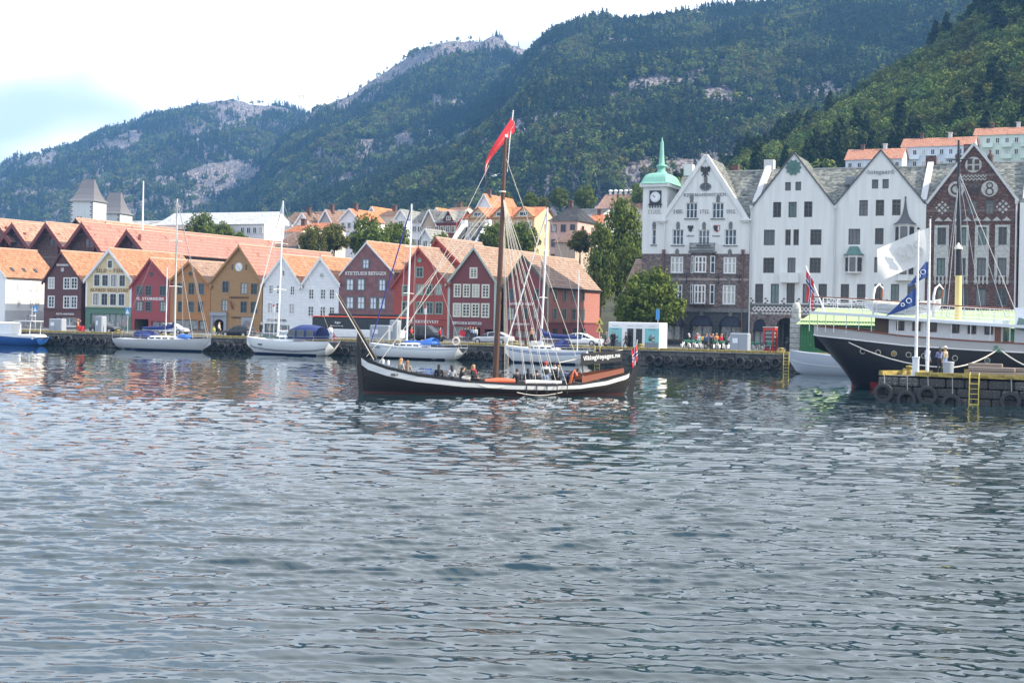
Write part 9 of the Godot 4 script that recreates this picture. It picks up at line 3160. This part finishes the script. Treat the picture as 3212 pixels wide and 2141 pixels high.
var HILL_HOUSES := [
	{"label": "long white apartment block with a pale metal roof","at": [-56.05,-300.01],"w": 6.34,"eave": 23.48,"ridge": 26.43,"roof": "metal","wall": "wall_white","axis": "x","dep": 12,"nx": 4,"ny": 3,"win": "hill_white","extend": 22},
	{"label": "low white house with a row of small dark windows","at": [-76.24,-310.01],"w": 8.09,"eave": 23.55,"ridge": 25.09,"roof": "metal","wall": "wall_white","axis": "x","dep": 9,"nx": 5,"ny": 1,"win": "hill_white"},
	{"label": "pale roofed hall beside the church tower","at": [-91.11,-330.02],"w": 11.65,"eave": 24.64,"ridge": 25.83,"roof": "metal","wall": "wall_white","axis": "x","dep": 12,"nx": 0,"ny": 0,"win": "hill_white"},
	{"label": "house with a plain brown roof beside the white block","at": [-49.51,-315],"w": 4.77,"eave": 25.06,"ridge": 27.48,"roof": "brown","wall": "wall_cream","axis": "x","dep": 9,"nx": 0,"ny": 0,"win": "hill_white"},
	{"label": "small white gable with green glazing under a round chimney","at": [-45.99,-305],"w": 3.35,"eave": 24.27,"ridge": 26.45,"roof": "brown","wall": "wall_white","axis": "z","dep": 8,"nx": 2,"ny": 1,"win": "hill_green","chim": 1},
	{"label": "brown roofed house behind the small white gable","at": [-45.78,-320],"w": 4.08,"eave": 25.22,"ridge": 28.12,"roof": "brown","wall": "wall_cream","axis": "x","dep": 9,"nx": 0,"ny": 0,"win": "hill_white"},
	{"label": "grey gabled house with a brown roof on the hillside","at": [-40.93,-305],"w": 3.1,"eave": 24.66,"ridge": 27.23,"roof": "brown","wall": "wall_grey","axis": "z","dep": 9,"nx": 1,"ny": 1,"win": "hill_white","chim": 1},
	{"label": "grey roofed long house on the hillside","at": [-40.87,-325],"w": 4.7,"eave": 26.79,"ridge": 29.04,"roof": "grey","wall": "wall_cream","axis": "x","dep": 9,"nx": 0,"ny": 0,"win": "hill_white"},
	{"label": "white villa with an orange hipped gable and balcony","at": [-35.2,-300],"w": 4.66,"eave": 24.96,"ridge": 27.16,"roof": "orange","wall": "wall_white","axis": "z","dep": 11,"nx": 3,"ny": 1,"win": "hill_white","chim": 1},
	{"label": "white end gable beyond the orange roof","at": [-31.61,-312],"w": 2.55,"eave": 26.54,"ridge": 28.64,"roof": "orange","wall": "wall_white","axis": "z","dep": 9,"nx": 2,"ny": 1,"win": "hill_white"},
	{"label": "house with a bright orange roof between the trees","at": [-41.4,-262],"w": 3.37,"eave": 19.78,"ridge": 21.25,"roof": "orange","wall": "wall_cream","axis": "x","dep": 9,"nx": 0,"ny": 0,"win": "hill_white","chim": 1},
	{"label": "house with an orange roof behind the thin tree","at": [-39.86,-275],"w": 5.02,"eave": 21.19,"ridge": 22.55,"roof": "orange","wall": "wall_cream","axis": "x","dep": 9,"nx": 2,"ny": 1,"win": "hill_white"},
	{"label": "house with a wide brown roof and one skylight","at": [-38.18,-235],"w": 4.32,"eave": 15.78,"ridge": 18.41,"roof": "brown","wall": "wall_grey","axis": "x","dep": 12,"nx": 0,"ny": 0,"win": "hill_white"},
	{"label": "dark brown roofed house with a tall chimney","at": [-28.16,-310],"w": 4.39,"eave": 26.51,"ridge": 27.93,"roof": "brown","wall": "wall_cream","axis": "x","dep": 9,"nx": 0,"ny": 0,"win": "hill_white","chim": 1},
	{"label": "small white gable above the round green tree","at": [-24.2,-300],"w": 2.67,"eave": 25.48,"ridge": 27.24,"roof": "grey","wall": "wall_white","axis": "z","dep": 9,"nx": 1,"ny": 1,"win": "hill_white"},
	{"label": "dark slate roofed white house","at": [-19.97,-290],"w": 2.52,"eave": 23.87,"ridge": 26.55,"roof": "slate","wall": "wall_white","axis": "x","dep": 10,"nx": 2,"ny": 2,"win": "hill_white"},
	{"label": "tall beige end gable with one small window","at": [-17.35,-287],"w": 3.11,"eave": 23.47,"ridge": 26.37,"roof": "slate","wall": "wall_beige","axis": "z","dep": 9,"nx": 1,"ny": 2,"win": "hill_white"},
	{"label": "white gabled house with balcony and orange roof","at": [-17.09,-310],"w": 2.08,"eave": 26.86,"ridge": 28.51,"roof": "orange","wall": "wall_white","axis": "z","dep": 10,"nx": 1,"ny": 2,"win": "hill_white"},
	{"label": "house with a faded red roof behind the dark red one","at": [-14.08,-322],"w": 4.15,"eave": 28.62,"ridge": 29.93,"roof": "old","wall": "wall_cream","axis": "x","dep": 9,"nx": 0,"ny": 0,"win": "hill_white","chim": 1},
	{"label": "dark red wooden house with pale windows and a dormer","at": [-13.97,-285],"w": 4.98,"eave": 23.59,"ridge": 26.25,"roof": "grey","wall": "wall_darkred","axis": "x","dep": 9,"nx": 4,"ny": 3,"win": "hill_pale","dormer": 1},
	{"label": "narrow dark red house at the end of the terrace","at": [-10.68,-292],"w": 1.53,"eave": 24.44,"ridge": 26.35,"roof": "grey","wall": "wall_darkred","axis": "x","dep": 9,"nx": 2,"ny": 2,"win": "hill_white"},
	{"label": "cream apartment house with orange roof and two balcony gables","at": [-2.85,-282.04],"w": 15.25,"eave": 24.45,"ridge": 27.03,"roof": "orange","wall": "wall_apricot","axis": "x","dep": 11,"nx": 7,"ny": 2,"win": "hill_white","sx": 1,"dormer": 3},
	{"label": "white house with a bright orange roof high on the hill","at": [-7.07,-330],"w": 3.78,"eave": 30.35,"ridge": 33.57,"roof": "orange","wall": "wall_white","axis": "z","dep": 16,"nx": 0,"ny": 0,"win": "hill_white","chim": 1},
	{"label": "white cottage with grey slate roof and white parapets","at": [-8.4,-236],"w": 4.16,"eave": 16.51,"ridge": 19.99,"roof": "slate","wall": "wall_white","axis": "x","dep": 9,"nx": 0,"ny": 0,"win": "hill_white","dormer": 1,"parapet": 1},
	{"label": "little white gable peeping over the hedge","at": [-16.45,-262],"w": 2.08,"eave": 19.36,"ridge": 20.9,"roof": "grey","wall": "wall_white","axis": "z","dep": 8,"nx": 1,"ny": 1,"win": "hill_white"},
	{"label": "pink rendered house with a black hipped roof","at": [9.28,-262.01],"w": 5.67,"eave": 22.85,"ridge": 25.77,"roof": "black","wall": "wall_pink","axis": "x","dep": 10,"nx": 3,"ny": 3,"win": "hill_dark","hip": 0.85,"sx": 2,"chim": 1},
	{"label": "beige house with a brown hipped roof below the pink one","at": [8.39,-228],"w": 3.59,"eave": 17.07,"ridge": 19.15,"roof": "brown","wall": "wall_beige","axis": "x","dep": 9,"nx": 0,"ny": 0,"win": "hill_white","hip": 0.6},
	{"label": "long low white row with many small windows","at": [16.33,-330.01],"w": 9.84,"eave": 29.34,"ridge": 30.75,"roof": "slate","wall": "wall_white","axis": "x","dep": 8,"nx": 9,"ny": 1,"win": "hill_white"},
	{"label": "big house with grey and orange roof and white vents","at": [26.34,-350.02],"w": 12.35,"eave": 32.22,"ridge": 36.52,"roof": "old","wall": "wall_cream","axis": "x","dep": 14,"nx": 0,"ny": 0,"win": "hill_white","vents": 7},
	{"label": "white gabled house with a red roof beside the tall tree","at": [17.12,-300],"w": 3.87,"eave": 25.02,"ridge": 27.23,"roof": "orange","wall": "wall_white","axis": "x","dep": 9,"nx": 2,"ny": 1,"win": "hill_white","chim": 1},
	{"label": "house with a steep orange roof under the pink one","at": [13.14,-270],"w": 1.72,"eave": 21.7,"ridge": 23.74,"roof": "orange","wall": "wall_cream","axis": "x","dep": 8,"nx": 0,"ny": 0,"win": "hill_white"},
	{"label": "lowest white apartment block with red roof on the right hill","at": [84.37,-330.02],"w": 13.07,"eave": 43.53,"ridge": 46.39,"roof": "terracotta","wall": "wall_iceblue","axis": "x","dep": 9,"nx": 6,"ny": 2,"win": "hill_white","chim": 2},
	{"label": "middle pale blue apartment block with balconies","at": [99.94,-332.04],"w": 16.51,"eave": 47.17,"ridge": 49.63,"roof": "terracotta","wall": "wall_iceblue","axis": "x","dep": 9,"nx": 8,"ny": 4,"win": "hill_white","chim": 2,"balc": 4},
	{"label": "upper pale green apartment block with balconies","at": [117.12,-334.03],"w": 15.01,"eave": 50.53,"ridge": 52.73,"roof": "terracotta","wall": "wall_icegreen","axis": "x","dep": 9,"nx": 7,"ny": 4,"win": "hill_white","chim": 2,"balc": 3}
]

var CHURCH := {"at": [-129.65,-420],"w": 7.66,"eave": 36.78,"top": 43.55}

var TOWN_TREES := [
	["broad0","leafy tree in front of the white apartment block",-66.47,-298,25.78,7.99],
	["broad1","smaller leafy tree at the right of the white block",-62.28,-300,24.1,5.93],
	["broad2","low bush by the long red roof",-57.6,-296,21.77,3.63],
	["olive0","thin brownish tree over the white gabled houses",-33.31,-232,19.18,5.27],
	["olive1","sparse tree with orange roofs showing behind it",-30.14,-236,20.31,5.36],
	["broad0","big round green tree behind the wrapped house",-24.82,-240,21.89,7.91],
	["broad2","right half of the big green tree by the blue stay",-20.63,-244,21.05,6.65],
	["broad1","bushy tree below the dark red wooden house",-12.96,-252,19.76,4.58],
	["broad1","yellow green tree left of the long brown mast",-3.05,-235,20.78,5.88],
	["broad2","yellow green tree behind the brown mast",1.51,-238,21.19,6.49],
	["olive1","bright tree behind the white house with orange roof",-3.09,-372,38.57,6.34],
	["broad0","small tree left of the white hilltop house",-13.82,-368,34.64,4.01],
	["broad2","dark green tree at the left of the hilltop row",4.33,-370,38.03,4.96],
	["olive0","brownish low tree in the hilltop row",7.73,-372,36.84,4.23],
	["broad1","round tree in the middle of the hilltop row",12.05,-374,39.82,5.78],
	["broad2","full round tree at the right of the hilltop row",19.02,-376,40.66,6.67],
	["broad0","tree beside the copper dome",33.29,-380,41.76,5.18],
	["tall0","very tall sunlit tree left of the clock tower",16.87,-215,23.46,6.94],
	["tall0","tall tree standing left of the tallest one",13.39,-212,19.52,4.82],
	["olive1","pale leafy tree over the red store roof",10.27,-216,18.65,4.03],
	["broad1","lower leafy tree right of the red store roof",17.2,-205,15.85,4.66]
]

var PEOPLE := [
	["bare chested person in orange trousers with raised arms","raise",-59.86,2.2,1.5,20,[0.5,0.3,0.21],[0.55,0.12,0.03],{}],
	["blonde person in a cream coat walking along the quay","walk",-39.27,3,1.5,110,[0.66,0.6,0.5],[0.03,0.03,0.03],{"long": true}],
	["child in a yellow green jacket beside the blonde walker","stand",-41.2,4.6,1.5,30,[0.5,0.55,0.06],[0.3,0.3,0.3],{"size": 0.72}],
	["person in black standing by the corner of the ochre house","stand",-42.42,16,1.5,0,[0.03,0.03,0.03],[0.03,0.03,0.03],{}],
	["person in a bright red jacket behind the blue hooded yacht","stand",-11.32,5.5,1.5,140,[0.52,0.02,0.03],[0.03,0.03,0.03],{}],
	["person in pale shirt near the back of the bus","stand",-24.8,4.4,1.5,60,[0.7,0.69,0.67],[0.16,0.24,0.38],{}],
	["person in red walking in front of the dark van","walk",-15.17,6,1.5,90,[0.5,0.05,0.04],[0.03,0.03,0.03],{}],
	["person in dark blue by the arched shop window","stand",-16.5,22,1.5,200,[0.05,0.08,0.16],[0.03,0.03,0.03],{"bag": "canvas_dark"}],
	["person in black with backpack outside the dark red house","stand",-15.65,21,1.5,160,[0.03,0.03,0.03],[0.05,0.08,0.16],{"bag": "canvas_dark"}],
	["person with a red hat outside the dark red house","stand",-16.05,22.5,1.5,180,[0.05,0.08,0.16],[0.03,0.03,0.03],{"cap": "buoy_red"}],
	["person in light blue outside the dark red house","hold",-14.67,20.5,1.5,30,[0.22,0.3,0.4],[0.03,0.03,0.03],{}],
	["person in white beside the silver car","stand",-14.77,21.5,1.5,0,[0.7,0.69,0.67],[0.05,0.08,0.16],{}],
	["waiter in white and orange outside the wine red shop","stand",-8.39,24,1.5,0,[0.6,0.3,0.15],[0.03,0.03,0.03],{"cap": "paint_white"}],
	["seated person in white on the quay edge","sit",9.14,2,1.5,10,[0.7,0.69,0.67],[0.45,0.48,0.52],{}],
	["seated person in pink grey by the kiosk corner","sit",9.71,2.6,1.5,-20,[0.4,0.34,0.36],[0.03,0.03,0.03],{}],
	["tall person in black standing before the kiosk","stand",10.08,3,1.5,20,[0.03,0.03,0.03],[0.03,0.03,0.03],{"size": 1.03}],
	["person in dark clothes striding past the kiosk doors","walk",11.65,2.6,1.5,-70,[0.05,0.04,0.04],[0.03,0.03,0.03],{}],
	["person in green grey behind the kiosk corner","stand",8.01,6.5,1.5,40,[0.1,0.13,0.12],[0.03,0.03,0.03],{}],
	["person in navy at the near side of the bicycles","stand",19.61,4.2,1.5,170,[0.05,0.08,0.16],[0.03,0.03,0.03],{}],
	["person with a rucksack facing the shop arches","stand",19.51,6.5,1.5,190,[0.05,0.06,0.12],[0.03,0.03,0.03],{"bag": "canvas_dark"}],
	["person in white shirt before the white shop window","stand",18.47,14,1.5,180,[0.7,0.69,0.67],[0.05,0.08,0.16],{}],
	["person in violet behind the grey cabinet","stand",20.24,11,1.5,90,[0.12,0.07,0.16],[0.03,0.03,0.03],{}],
	["person in grey behind the grey cabinet","stand",20.23,12,1.5,150,[0.35,0.36,0.42],[0.03,0.03,0.03],{}],
	["person in black behind the grey cabinet","stand",20.82,11.5,1.5,200,[0.03,0.03,0.03],[0.03,0.03,0.03],{}],
	["person in lilac grey at the right of the cabinet","stand",21.3,11,1.5,170,[0.36,0.34,0.42],[0.03,0.03,0.03],{}],
	["person with bare arms and pale jeans by the green shed","walk",30.24,4.2,1.5,30,[0.1,0.09,0.1],[0.38,0.46,0.56],{}],
	["pale haired person in pink shirt behind the flag pole","stand",47.69,-40.2,1.5,60,[0.3,0.34,0.46],[0.66,0.5,0.46],{}],
	["brown haired person with blue sleeves at the pier bin","hold",48.43,-40,1.5,200,[0.2,0.24,0.4],[0.03,0.03,0.03],{"long": true,"size": 0.95}],
	["white haired person in tan jacket and jeans on the pier","stand",48.97,-41.6,1.5,250,[0.38,0.3,0.21],[0.16,0.24,0.38],{"cap": "canvas_cream"}]
]

var PLACES := {"bus": [-25.42,12,12.23],"car1": [-60.62,8,4.43],"car2": [-39.32,7,3.61],"car3": [-6.39,9,4.37],"car4": [1.4,16,3.16],"van": [-17.24,13,3.69],"car5": [-54.74,14,5],"kiosk": [12.27,3.2,5.38],"cab1": [-63.84,3,2.11],"cab2": [23.48,3,1.87],"cab3": [-17.33,3,2.48],"box1": [-56.97,3,1.1],"box2": [-15.83,3.5,1.01],"phone": [25.46,7,0.98],"pillar": [28.18,6.5,0.54],"sign1": [-67.5,3,0],"sign2": [-53.25,3.5,0],"warn": [5.11,12,0],"park": [13.18,8,0],"oval": [-12.32,4,0],"bin": [26.78,9,0],"lamp": [6.92,2,0],"oval2": [-32.27,4,0],"crate": [-59.26,2.2,0],"shed": [30.62,4,2.67]}

var PYLONS := [
	["power pylon in the saddle between the two mountains",-299.09,286.69,-1950,20.83],
	["small power pylon on the dark forest slope",-80.09,169.23,-1330,11.18]
]
